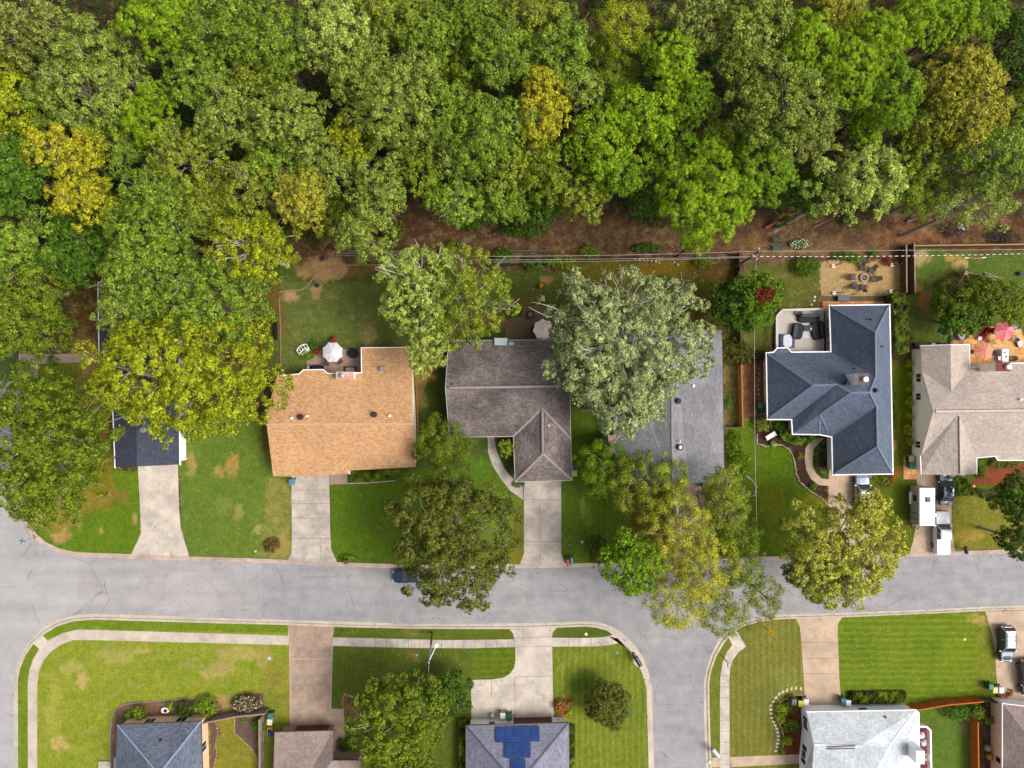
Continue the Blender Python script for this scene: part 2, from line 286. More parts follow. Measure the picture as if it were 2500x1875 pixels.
# patches of their own colour, and one cast shadow painted in
for b in [(205, 1222, 85, 36, (160, 134, 46)), (150, 1270, 45, 32, (168, 138, 62)), (250, 1190, 35, 50, (150, 130, 34)), (285, 1215, 45, 18, (146, 118, 60)),
          (225, 930, 40, 70, (196, 140, 98)), (262, 1060, 22, 75, (150, 92, 58)), (200, 850, 40, 40, (196, 150, 92)), (180, 800, 60, 60, (104, 74, 30)), (200, 720, 60, 60, (78, 70, 20)),
          (155, 1230, 20, 14, (222, 186, 130)), (145, 1310, 22, 15, (206, 160, 104)), (98, 1262, 12, 22, (214, 176, 120)), (330, 1268, 6, 20, (204, 168, 110)), (248, 1290, 8, 10, (200, 158, 96)),
          (565, 1135, 14, 26, (206, 156, 84)), (537, 1152, 10, 14, (196, 156, 84)), (580, 1250, 12, 26, (170, 158, 96)), (545, 1230, 25, 30, (136, 146, 78)), (625, 1290, 14, 12, (200, 182, 120)), (680, 1330, 26, 30, (176, 150, 84)), (465, 1135, 14, 22, (176, 150, 90)), (650, 1060, 12, 60, (96, 72, 40)),
          (775, 660, 60, 26, (204, 152, 106)), (840, 662, 70, 22, (150, 108, 68)), (810, 650, 40, 30, (216, 168, 124)), (775, 710, 18, 18, (206, 158, 112)), (700, 725, 24, 14, (216, 168, 128)), (670, 760, 30, 70, (128, 96, 46)), (600, 900, 60, 40, (110, 84, 40)), (905, 820, 20, 30, (178, 148, 96)), (900, 790, 20, 20, (140, 130, 76)),
          (1040, 905, 30, 26, (206, 150, 100)), (1055, 860, 30, 40, (176, 118, 76)), (1030, 950, 14, 40, (150, 130, 70)), (1335, 680, 18, 12, (196, 148, 90)), (1280, 740, 30, 10, (150, 104, 60)), (1330, 720, 60, 30, (104, 106, 46)),
          (1180, 790, 80, 20, (158, 100, 70)), (1430, 1250, 14, 40, (120, 146, 50)), (1425, 1230, 7, 22, (156, 158, 70)), (1050, 1240, 30, 20, (110, 138, 40)), (1260, 1300, 24, 60, (128, 116, 40)), (1235, 1355, 40, 20, (150, 132, 46)), (1225, 1270, 26, 50, (122, 158, 54)), (1160, 1140, 40, 26, (96, 132, 40)),
          (2185, 1090, 8, 14, (214, 146, 96)), (2190, 1150, 10, 12, (190, 96, 62)), (2210, 960, 14, 60, (118, 132, 22)), (2190, 1010, 8, 60, (134, 146, 30)),
          (2245, 628, 20, 16, (226, 190, 140)), (2345, 645, 22, 14, (220, 186, 124)), (2240, 700, 16, 10, (220, 150, 60)), (2255, 735, 20, 22, (192, 118, 74)), (2320, 625, 20, 8, (210, 170, 90)), (2255, 780, 30, 40, (122, 122, 64)), (2330, 690, 60, 36, (66, 44, 34)),
          (2370, 1310, 40, 12, (196, 160, 66)), (2350, 1280, 50, 30, (146, 140, 48)), (1880, 1240, 40, 60, (128, 134, 34)), (1900, 1140, 40, 40, (92, 126, 22)), (1990, 1240, 40, 30, (140, 142, 34)), (1965, 1272, 32, 26, (74, 56, 46)),
          (205, 1660, 14, 26, (220, 182, 120)), (145, 1815, 22, 16, (222, 190, 124)), (175, 1630, 30, 16, (186, 178, 90)), (290, 1600, 50, 26, (170, 170, 92)), (590, 1590, 40, 22, (196, 178, 108)), (530, 1640, 40, 24, (196, 172, 104)), (545, 1615, 20, 30, (186, 168, 100)), (640, 1600, 20, 30, (176, 158, 84)), (670, 1650, 26, 50, (150, 140, 56)), (130, 1730, 22, 80, (168, 172, 66)), (340, 1590, 26, 8, (196, 176, 100)), (470, 1620, 40, 20, (150, 160, 70)), (560, 1700, 30, 30, (122, 152, 48)),
          (545, 1710, 26, 18, (196, 160, 96)), (615, 1696, 34, 8, (92, 70, 64)), (1000, 1545, 26, 8, (146, 128, 70)), (1235, 1547, 22, 10, (132, 112, 40)), (950, 1650, 60, 30, (96, 104, 44)), (1080, 1640, 30, 14, (96, 110, 44)), (1010, 1605, 14, 14, (150, 120, 70)),
          (1372, 1640, 4, 40, (160, 158, 70)), (1920, 1660, 30, 40, (140, 146, 72)), (1910, 1540, 20, 12, (126, 142, 70)), (1870, 1690, 20, 60, (132, 134, 60)), (2385, 1515, 26, 12, (196, 174, 100)), (2400, 1550, 14, 26, (150, 148, 56)), (2150, 1692, 44, 3, (206, 176, 116)), (2340, 1590, 50, 40, (130, 152, 38), .6), (2250, 1600, 60, 60, (114, 138, 40), .6), (2100, 1580, 40, 60, (108, 130, 40), .6), (2360, 1770, 14, 20, (140, 128, 84)),
          (1420, 1660, 45, 30, (92, 118, 38)), (2090, 600, 150, 30, (126, 98, 72)), (1950, 560, 200, 60, (108, 80, 62)), (1450, 560, 160, 46, (108, 78, 62)), (1050, 560, 120, 50, (106, 74, 56)), (1700, 590, 60, 40, (112, 80, 60)), (1930, 620, 80, 22, (134, 106, 84)), (1840, 600, 50, 30, (128, 96, 60)), (1620, 655, 70, 26, (128, 104, 24)), (2050, 615, 100, 18, (150, 112, 80)), (2350, 570, 200, 40, (112, 74, 58)), (1500, 560, 60, 24, (122, 92, 72)), (1480, 655, 60, 30, (116, 104, 30)), (1750, 660, 40, 26, (110, 78, 50)), (1780, 625, 60, 20, (112, 74, 60)), (2220, 575, 100, 25, (150, 100, 76))]:  # first entry here paints the striped lawn tree's shadow as darker grass
    blob(*b)
if True:
    keep = ~in_poly(GX[:-1, :-1] + STEP / 2, GY[:-1, :-1] + STEP / 2, ROADMID)
    h, wd = GX.shape
    sc = 1 / PPM; zz = .1 + (fbm(GX, GY, 60, 2) - .5) * .06 * (GY < 640)
    cx = (GX - 1250) * sc * (HC - .1) / HC; cy = -(GY - 937.5) * sc * (HC - .1) / HC
    co = np.stack([cx, cy, zz], -1).reshape(-1, 3)
    idx = np.arange(h * wd).reshape(h, wd)
    q = np.stack([idx[1:, :-1], idx[1:, 1:], idx[:-1, 1:], idx[:-1, :-1]], -1)[keep]
    me = D.meshes.new('ground'); me.vertices.add(len(co)); me.vertices.foreach_set('co', co.ravel())
    me.loops.add(q.size); me.loops.foreach_set('vertex_index', q.ravel().astype(np.int32))
    me.polygons.add(len(q)); me.polygons.foreach_set('loop_start', np.arange(0, q.size, 4, dtype=np.int32)); me.polygons.foreach_set('loop_total', np.full(len(q), 4, np.int32))
    ca = me.color_attributes.new('soil', 'FLOAT_COLOR', 'POINT'); ca.data.foreach_set('color', np.concatenate([col.reshape(-1, 3), np.ones((h * wd, 1))], 1).astype(np.float32).ravel())
    cb = me.color_attributes.new('lawn', 'FLOAT_COLOR', 'POINT'); cb.data.foreach_set('color', np.stack([dry, sH, sV, np.ones_like(dry)], -1).astype(np.float32).ravel())
    me.update(); me.validate()
    m = D.materials.new('ground_cover'); m.use_nodes = True; N = m.node_tree.nodes; L = m.node_tree.links; b = N['Principled BSDF']
    b.inputs['Roughness'].default_value = .95; b.inputs['Specular IOR Level'].default_value = .05
    a1 = N.new('ShaderNodeVertexColor'); a1.layer_name = 'soil'; a2 = N.new('ShaderNodeVertexColor'); a2.layer_name = 'lawn'
    tc = N.new('ShaderNodeTexCoord'); V = tc.outputs['Object']
    sp = N.new('ShaderNodeSeparateColor'); L.new(a2.outputs[0], sp.inputs[0])
    sx = N.new('ShaderNodeSeparateXYZ'); L.new(V, sx.inputs[0])
    fine = noise(N, L, V, 5.5, 5, .75); med = noise(N, L, V, 1.1, 5, .65); big = noise(N, L, V, .22, 4, .6)
    o = mixc(N, L, 1.0, a1.outputs[0], ramp(N, L, fine, .25, .75, (.5,) * 3, (1.5,) * 3), 'MULTIPLY')
    o = mixc(N, L, 1.0, o, ramp(N, L, med, .3, .7, (.82, .86, .85), (1.17, 1.12, 1.1)), 'MULTIPLY')
    o = mixc(N, L, 1.0, o, ramp(N, L, big, .3, .7, (.86, .92, .95), (1.14, 1.07, 1.0)), 'MULTIPLY')
    # mown stripes: alternating lean of the grass, weight from the lawn attribute
    for axis, ch in (('Y', 'Green'), ('X', 'Blue')):
        wob = math_node(N, L, 'MULTIPLY', math_node(N, L, 'SUBTRACT', big, .5), 7.0)
        ph = math_node(N, L, 'ADD', math_node(N, L, 'MULTIPLY', sx.outputs[axis], 7.4), wob)
        st = math_node(N, L, 'MULTIPLY_ADD', math_node(N, L, 'SINE', ph), .5, .5)
        st = math_node(N, L, 'POWER', st, 2.2)
        mp = N.new('ShaderNodeMapping'); mp.inputs['Scale'].default_value = (.25, 3, 1) if axis == 'Y' else (3, .25, 1); L.new(V, mp.inputs['Vector'])
        st = math_node(N, L, 'MULTIPLY', st, math_node(N, L, 'MULTIPLY', noise(N, L, mp.outputs[0], 1.0, 4, .7), 1.9), clamp=True)
        wgt = math_node(N, L, 'MULTIPLY', sp.outputs[ch], .6)
        o = mixc(N, L, wgt, o, mixc(N, L, st, mixc(N, L, 1.0, o, (.84, .87, .84), 'MULTIPLY'), mixc(N, L, 1.0, o, (1.42, 1.28, 1.5), 'MULTIPLY')))
    # straw-coloured dry tufts where the lawn is thin
    tuft = math_node(N, L, 'MULTIPLY_ADD', noise(N, L, V, 6.5, 5, .8), .55, math_node(N, L, 'MULTIPLY', noise(N, L, V, .8, 5, .7), .47))
    th = math_node(N, L, 'MULTIPLY', math_node(N, L, 'SUBTRACT', math_node(N, L, 'ADD', tuft, math_node(N, L, 'MULTIPLY', sp.outputs['Red'], .36)), .63), 9.0, clamp=True)
    th = math_node(N, L, 'MULTIPLY', th, .42)
    o = mixc(N, L, th, o, C(206, 182, 118))
    dk = math_node(N, L, 'MULTIPLY', math_node(N, L, 'SUBTRACT', noise(N, L, V, 3.3, 4, .6), .62), 8, clamp=True)
    o = mixc(N, L, math_node(N, L, 'MULTIPLY', dk, .35), o, mixc(N, L, 1.0, o, (.55, .62, .6), 'MULTIPLY'))
    L.new(o, b.inputs['Base Color'])
    bp = N.new('ShaderNodeBump'); bp.inputs['Strength'].default_value = .8; bp.inputs['Distance'].default_value = .06
    L.new(noise(N, L, V, 7, 6, .8), bp.inputs['Height']); L.new(bp.outputs[0], b.inputs['Normal'])
    me.materials.append(m); g = D.objects.new('ground', me); COL.objects.link(g); tag(g, 'lawns, leaf litter and bare soil around the houses', kind='structure')
M_FAR = mat('far_land', C(84, 104, 50), .95, .4, .05)
MB_ = MB().add([(-2500, -2500, -.12), (2500, -2500, -.12), (2500, 2500, -.12), (-2500, 2500, -.12)], [[0, 1, 2, 3]])
struct(MB_, 'terrain', M_FAR, 'green land reaching to the horizon around the street')

# ---------------------------------------------------------------- road, kerbs, pavements, driveways
def asphalt(name, rgb, rgb2):
    m = mat(name, C(*rgb), .9, .05, .5, rgb2=C(*rgb2), spec=.2); N = m.node_tree.nodes; L = m.node_tree.links; b = N['Principled BSDF']
    src = b.inputs['Base Color'].links[0].from_socket; tc = [n for n in N if n.type == 'TEX_COORD'][0]; V = tc.outputs['Object']
    n1 = noise(N, L, V, 14, 3, .8); o = mixc(N, L, 1.0, src, ramp(N, L, n1, .3, .7, (.88,) * 3, (1.1,) * 3), 'MULTIPLY')
    wv = N.new('ShaderNodeTexNoise'); wv.inputs['Scale'].default_value = .8; L.new(V, wv.inputs['Vector'])
    ad = mixc(N, L, .35, V, wv.outputs['Color'], 'ADD')
    vo = N.new('ShaderNodeTexVoronoi'); vo.feature = 'DISTANCE_TO_EDGE'; vo.inputs['Scale'].default_value = .14; L.new(ad, vo.inputs['Vector'])
    cr = ramp(N, L, vo.outputs['Distance'], .0025, .009, (.68,) * 3, (1,) * 3)
    gate = ramp(N, L, noise(N, L, V, .3, 2), .45, .6)
    o = mixc(N, L, gate, o, mixc(N, L, 1.0, o, cr, 'MULTIPLY'))
    mp = N.new('ShaderNodeMapping'); mp.inputs['Scale'].default_value = (.05, .5, 1); L.new(V, mp.inputs['Vector'])
    lane = noise(N, L, mp.outputs[0], 1.0, 5, .6); o = mixc(N, L, 1.0, o, ramp(N, L, lane, .34, .66, (.87, .865, .88), (1.06, 1.05, 1.04)), 'MULTIPLY')
    o = mixc(N, L, 1.0, o, ramp(N, L, noise(N, L, V, 5.0, 2, .5), .735, .75, (1,) * 3, (.62,) * 3), 'MULTIPLY')     # oil drips
    o = mixc(N, L, 1.0, o, ramp(N, L, noise(N, L, V, 2.4, 6, .75), .63, .74, (1,) * 3, (.74,) * 3), 'MULTIPLY')
    o = mixc(N, L, 1.0, o, ramp(N, L, noise(N, L, V, .12, 3, .5), .38, .62, (.94, .94, .95), (1.04, 1.035, 1.03)), 'MULTIPLY')
    L.new(o, b.inputs['Base Color']); return m
M_ROAD = asphalt('old_asphalt', (172, 171, 173), (194, 191, 190))
M_ROAD2 = asphalt('paler_asphalt', (194, 191, 189), (203, 200, 198))
def concrete(name, rgb, var=.1, stain=.25):
    m = mat(name, C(*rgb), .85, var, .9, spec=.2); N = m.node_tree.nodes; L = m.node_tree.links; b = N['Principled BSDF']
    src = b.inputs['Base Color'].links[0].from_socket; V = [n for n in N if n.type == 'TEX_COORD'][0].outputs['Object']
    o = mixc(N, L, 1.0, src, ramp(N, L, noise(N, L, V, .35, 6, .7), .38, .62, (1 - stain, 1 - stain, 1 - stain * .9), (1.06,) * 3), 'MULTIPLY')
    o = mixc(N, L, 1.0, o, ramp(N, L, noise(N, L, V, 9, 3, .8), .3, .7, (.9,) * 3, (1.08,) * 3), 'MULTIPLY')
    wv = N.new('ShaderNodeTexNoise'); wv.inputs['Scale'].default_value = 1.3; L.new(V, wv.inputs['Vector'])
    vo = N.new('ShaderNodeTexVoronoi'); vo.feature = 'DISTANCE_TO_EDGE'; vo.inputs['Scale'].default_value = .22; L.new(mixc(N, L, .4, V, wv.outputs['Color'], 'ADD'), vo.inputs['Vector'])
    o = mixc(N, L, ramp(N, L, noise(N, L, V, .4, 2), .5, .6), o, mixc(N, L, 1.0, o, ramp(N, L, vo.outputs['Distance'], .003, .01, (.72,) * 3, (1,) * 3), 'MULTIPLY'))
    L.new(o, b.inputs['Base Color']); return m
M_CON = concrete('pale_concrete', (236, 222, 204), .1, .26); M_CON2 = concrete('grey_concrete', (226, 212, 196), .12, .32)
M_AGG = concrete('brown_aggregate', (206, 178, 154), .16, .26); M_TAN = concrete('tan_concrete', (226, 198, 168), .08, .2)
M_PINK = concrete('pinkish_concrete', (196, 170, 150), .1, .25); M_KERB = concrete('kerb_concrete', (228, 213, 193), .06, .2); M_KERBN = concrete('kerb_concrete_worn', (222, 198, 180), .08, .28)
M_JOINT = mat('joint_filler', C(150, 132, 116), .9, .2, 4); M_JL = mat('pale_joint', C(240, 222, 196), .9, .05, 4)
r = MB(); r.v = [W(p[0], p[1], 0) for p in ROAD]; r.f = [list(range(len(ROAD)))[::-1]]
struct(r, 'road', M_ROAD, 'grey asphalt street with a T junction in the middle')
IX = [(-160, 930), (40, 930), (50, 1240), (56, 1279), (75, 1311), (97, 1328), (130, 1346), (168, 1357), (193, 1360), (194, 1501), (180, 1501), (140, 1511), (100, 1534), (70, 1564), (50, 1599), (37, 1634), (34, 1660), (34, 2050), (-160, 2050)]
r = MB(); r.v = [W(p[0], p[1], .004) for p in IX]; r.f = [list(range(len(IX)))[::-1]]
struct(r, 'road', M_ROAD2, 'paler stretch of asphalt at the left junction')
IY = [(194.5, 1361), (215, 1362), (350, 1367), (460, 1370), (600, 1374), (640, 1375.5), (641, 1509), (500, 1506), (400, 1502), (230, 1497), (194.5, 1500)]
r = MB(); r.v = [W(q[0], q[1], .004) for q in IY]; r.f = [list(range(len(IY)))[::-1]]
struct(r, 'road', asphalt('middling_asphalt', (188, 184, 184), (204, 199, 197)), 'slightly paler stretch of asphalt left of the two upper driveways')
rp = MB()
for a in [((1595, 1700), (1612, 1700), (1625, 1875), (1600, 1875)), ((1680, 1660), (1715, 1660), (1720, 1875), (1684, 1875))]: pass
def kerb(A, B, m, label):
    k = MB(); n = len(A); pr = []
    for a, b in zip(A, B):
        a_ = Vector(W(a[0], a[1])[:2]); b_ = Vector(W(b[0], b[1])[:2]); g = a_.lerp(b_, .55)
        pr.append([(a_.x, a_.y, -.02), (a_.x, a_.y, .012), (g.x, g.y, .02), (g.x + (b_.x - a_.x) * .08, g.y + (b_.y - a_.y) * .08, .13), (b_.x, b_.y, .135), (b_.x, b_.y, -.02)])
    k.loft(pr, closed=True); return struct(k, 'kerb', m, label)
kerb(N_OUT[2:], N_IN[2:], M_KERBN, 'worn concrete kerb and gutter along the upper side of the street')
kerb(SW_OUT, SW_IN, M_KERB, 'pale concrete kerb curving round the lower left block')
kerb(SE_OUT, SE_IN, M_KERB, 'pale concrete kerb curving round the lower right block')
def slab(name, P, m, label, z=.116, joints=(), jm=None):
    o = struct(MB().prism(px(P), -.05, z), name, m, label)
    if joints:
        j = MB()
        for a, b in joints:
            A = Vector(W(*a, z + .003)); B = Vector(W(*b, z + .003)); j.beam(A, B, .05, .006)
        j.build('expansion_joint', jm or M_JOINT, o)
    return o
def jrow(x0, x1, ys, tilt=-.015): return [((x0, y), (x1, y + (x1 - x0) * tilt)) for y in ys]
slab('driveway', [(337, 1128), (435, 1128), (438, 1240), (442, 1287), (463, 1359), (321, 1354), (345, 1302), (343, 1240), (338, 1150)], M_CON, 'pale flared driveway below the dark roof at left', joints=jrow(341, 440, [1172, 1232, 1290]) + [((393, 1140), (394, 1355))], jm=M_JL)
slab('driveway', [(712, 1140), (804, 1140), (807, 1300), (809, 1340), (824, 1373), (703, 1368), (712, 1350), (713, 1300)], M_CON2, 'grey stained driveway below the orange roof', joints=jrow(711, 808, [1196, 1229, 1265, 1315], 0) + [((783, 1320), (783, 1370))])
slab('path', [(806, 1155), (849, 1152), (848, 1181), (806, 1183)], M_PINK, 'small entry slab beside the orange roofed garage')
slab('driveway', [(1279, 1168), (1370, 1168), (1370, 1352), (1380, 1376), (1268, 1379), (1279, 1352)], M_CON2, 'grey driveway in front of the brown hipped garage', joints=jrow(1279, 1370, [1220, 1322], 0) + [((1318, 1220), (1318, 1376))])
slab('path', [(1190, 1055), (1206, 1055), (1210, 1090), (1220, 1120), (1236, 1150), (1256, 1172), (1276, 1185), (1278, 1221), (1246, 1198), (1222, 1168), (1202, 1136), (1192, 1105)], M_CON2, 'curved concrete walk from the brown house to its driveway', z=.113)
slab('driveway', [(1640, 1170), (1705, 1170), (1728, 1230), (1732, 1373), (1630, 1377)], M_PINK, 'pinkish driveway half hidden under the golden tree')
slab('driveway', [(2024, 1140), (2130, 1140), (2132, 1361), (2008, 1365), (2020, 1300), (2022, 1190)], M_TAN, 'tan driveway below the blue grey hipped roof')
slab('path', [(1990, 1069), (2012, 1069), (1998, 1082), (1986, 1095), (1983, 1120), (1984, 1140), (1991, 1155), (2005, 1168), (2023, 1170), (2023, 1186), (1998, 1184), (1980, 1170), (1968, 1148), (1964, 1120), (1966, 1095), (1975, 1078)], M_TAN, 'C shaped tan walk beside the blue grey roofed house', z=.113, joints=[((1964, 1119), (1983, 1119))])
slab('driveway', [(2238, 1140), (2345, 1140), (2357, 1166), (2328, 1180), (2322, 1230), (2322, 1290), (2331, 1346), (2218, 1351), (2228, 1322), (2234, 1290)], M_TAN, 'tan driveway holding the pickup, sedan and camper')
slab('driveway', [(703, 1525), (817, 1529), (813, 1555), (812, 1576), (810, 1650), (808, 1728), (840, 1730), (842, 1790), (838, 1850), (812, 1850), (812, 1790), (708, 1790), (707, 1680), (706, 1574), (705, 1550)], M_AGG, 'brown aggregate driveway in the lower left block', joints=[((708, 1609), (810, 1609)), ((707, 1575), (711, 1790)), ((812, 1576), (808, 1730)), ((704, 1545), (707, 1576))], jm=M_JL)
slab('driveway', [(1244, 1536), (1361, 1531), (1350, 1542), (1347, 1557), (1348, 1580), (1350, 1700), (1353, 1770), (1151, 1770), (1150, 1659), (1200, 1658), (1228, 1654), (1246, 1643), (1256, 1628), (1258, 1610), (1258, 1580), (1256, 1560), (1252, 1545)], M_CON, 'wide pale driveway in front of the solar panel house', joints=[((1256, 1557), (1348, 1555)), ((1258, 1580), (1348, 1577)), ((1256, 1653), (1349, 1650)), ((1256, 1653), (1257, 1745)), ((1200, 1658), (1200, 1700))])
slab('driveway', [(1943, 1510), (2056, 1506), (2046, 1520), (2044, 1540), (2048, 1650), (2054, 1735), (1965, 1735), (1961, 1650), (1955, 1560), (1952, 1530)], M_TAN, 'tan driveway above the white roofed house', joints=jrow(1954, 2046, [1569, 1608, 1645], 0))
slab('driveway', [(2404, 1492), (2690, 1484), (2690, 1760), (2438, 1715), (2432, 1660), (2427, 1580), (2420, 1545), (2412, 1520)], M_TAN, 'tan driveway with two parked cars at the lower right edge', joints=[((2429, 1608), (2690, 1600))])
slab('sidewalk', [(70, 2050), (69, 1670), (73, 1635), (83, 1607), (98, 1583), (118, 1564), (150, 1546), (190, 1536), (230, 1537), (500, 1545), (705, 1551), (705, 1574), (500, 1569), (230, 1562), (180, 1562), (150, 1573), (125, 1591), (108, 1611), (96, 1640), (92, 1670), (92, 2050)], M_KERB, 'pale sidewalk rounding the lower left corner lawn')
slab('sidewalk', [(83, 1571), (105, 1549), (119, 1566), (98, 1585)], M_CON, 'short kerb ramp at the lower left corner', z=.119)
slab('sidewalk', [(814, 1555), (1000, 1560), (1100, 1562), (1257, 1560), (1258, 1579), (1150, 1582), (1000, 1581), (812, 1576)], M_CON2, 'narrow sidewalk between the brown and the wide pale driveway', joints=[((x, 1559), (x, 1582)) for x in range(862, 1250, 27)])
slab('sidewalk', [(1347, 1556), (1420, 1557), (1460, 1556), (1485, 1553), (1500, 1547), (1532, 1584), (1527, 1562), (1514, 1568), (1490, 1574), (1460, 1577), (1348, 1578)], M_CON, 'sidewalk ending at the kerb beside the junction', joints=[((x, 1556), (x, 1577)) for x in (1388, 1415, 1443, 1470)])
slab('sidewalk', [(1535, 1584), (1546, 1584), (1562, 1604), (1574, 1622), (1578, 1642), (1562, 1631), (1547, 1620), (1543, 1611), (1548, 1602)], M_CON, 'teardrop concrete pad under the black mailboxes', z=.137)
slab('sidewalk', [(1758, 2050), (1757, 1700), (1758, 1650), (1764, 1615), (1774, 1592), (1787, 1574), (1776, 1551), (1799, 1541), (1821, 1578), (1803, 1591), (1789, 1610), (1782, 1632), (1780, 1660), (1781, 1850), (1783, 2050)], M_CON, 'curved sidewalk rounding the lower right block', joints=[((1757, y), (1782, y)) for y in range(1650, 1870, 27)])
slab('path', [(1737, 1849), (1757.6, 1848), (1757.6, 1872), (1737, 1873)], M_TAN, 'tan walk crossing to the street at the bottom')
slab('path', [(1782, 1847), (1970, 1840), (1972, 1862), (1783, 1872)], M_TAN, 'tan walk from the sidewalk to the white roofed house')
slab('patio', [(749, 856), (884, 852), (884, 925), (749, 925)], M_AGG, 'brown concrete patio behind the orange roofed house')
slab('patio', [(1276, 749), (1310, 746), (1360, 752), (1372, 840), (1230, 840), (1240, 780), (1275, 772)], mat('worn_patio', C(132, 110, 82), .9, .2, 1.5), 'brown worn patio behind the brown house')
slab('path', [(48, 862), (92, 866), (235, 862), (240, 883), (95, 888), (92, 925), (48, 925)], M_PINK, 'pinkish walk from the left street to the dark roofed house')
slab('patio', [(1995, 722), (2185, 722), (2185, 740), (2165, 735), (2010, 737), (1996, 740)], mat('dry_grass_strip', C(122, 100, 56), .95, .25, 2), 'strip of thin grass between the gravel circle and the hipped house', z=.108)
def pavers(name, P, label, c1, c2, z=.12, s=1.0):
    m = D.materials.get('pavers') or roof_mat('pavers', C(214, 170, 110), C(186, 132, 84), C(110, 76, 48), .15, 1.0, .8, .8)
    mb = MB().prism(px(P), -.05, z); o = struct(mb, name, m, label)
    uv = o.data.uv_layers.new(name='UVMap')
    for lp in o.data.loops: v = o.data.vertices[lp.vertex_index].co; uv.data[lp.index].uv = (v.x, v.y)
    return o
pavers('patio', [(2319, 797), (2490, 797), (2500, 830), (2500, 900), (2360, 900), (2360, 845), (2319, 845)], 'tan paver patio behind the taupe roofed house', 0, 0)
pavers('patio', [(2205, 1110), (2250, 1110), (2250, 1145), (2238, 1145), (2238, 1170), (2205, 1170)], 'small paver pad with the trash carts beside the taupe house', 0, 0)
pavers('patio', [(2008, 736), (2170, 735), (2170, 760), (2008, 760)], 'narrow paver strip along the top of the hipped house', 0, 0, z=.114)
# ---------------------------------------------------------------- houses
M_TRIM = mat('white_trim', C(250, 246, 246, 1.5), .5, .04, 2); M_WHITE = mat('white_siding', C(250, 248, 246, 1.6), .7, .04, 1.5)
M_CREAM = mat('cream_siding', C(236, 226, 206, 1.7), .75, .05, 1.5); M_GREYS = mat('grey_siding', C(222, 222, 214, 1.6), .75, .05, 1.5)
M_TANW = mat('tan_siding', C(232, 208, 168, 1.5), .8, .1, 1.5); M_BRK = mat('red_brick', C(150, 74, 58), .9, .25, 4); M_BRW = mat('brown_door', C(104, 66, 46), .6, .1, 3)
M_BEB = mat('beige_brick', C(236, 200, 160, 1.5), .9, .12, 5); M_GLASS = mat('window_glass', (.02, .03, .04), .08, .1, 1, spec=.8)
M_NAVY = mat('navy_shutter', C(40, 44, 78), .6, .1, 3); M_BLK = mat('black_metal', (.012, .012, .014), .45, .1, 4); M_DKM = mat('dark_vent', C(70, 52, 52), .6, .2, 5)
M_STEEL = mat('galvanised', C(200, 200, 205), .35, .1, 5, metal=.5); M_RUST = mat('rusty_white', C(240, 234, 226), .6, .03, .9, rgb2=C(226, 150, 70)); M_BRTAN = mat('brown_trim', C(120, 96, 90), .7, .1, 3)
R_NAVY = roof_mat('shingles_dark_slate', C(78, 82, 96, .95), C(62, 65, 78), C(46, 49, 60), .15, .3)
R_ORG = roof_mat('shingles_orange', C(226, 184, 138), C(204, 152, 106), C(178, 126, 86), .12, .15, .42, .22, 1.28)
R_BRN = roof_mat('shingles_grey_brown', C(134, 124, 119), C(102, 92, 90), C(78, 68, 68), .5, .22)
R_GRY = roof_mat('shingles_grey', C(141, 140, 143), C(120, 119, 123), C(90, 88, 93), .26, .25)
R_BLU = roof_mat('shingles_blue_grey', C(98, 108, 124), C(82, 91, 106), C(68, 77, 92), .14, .3)
R_TPE = roof_mat('shingles_taupe', C(184, 172, 160), C(162, 149, 139), C(134, 120, 112), .14, .2)
R_SLT = roof_mat('shingles_slate_rows', C(106, 112, 126), C(84, 90, 104), C(58, 62, 76), .16, .3, .5, .24)
R_PNK = roof_mat('shingles_pinkish', C(158, 140, 132), C(134, 118, 112), C(110, 94, 90), .2, .25)
R_SOL = roof_mat('shingles_lilac_rows', C(136, 136, 150), C(114, 114, 128), C(78, 76, 94), .15, .3, .5, .24)
R_WHT = roof_mat('shingles_white', C(232, 236, 238), C(206, 212, 218), C(184, 192, 200), .16, .3, .42, .22, 1.28)

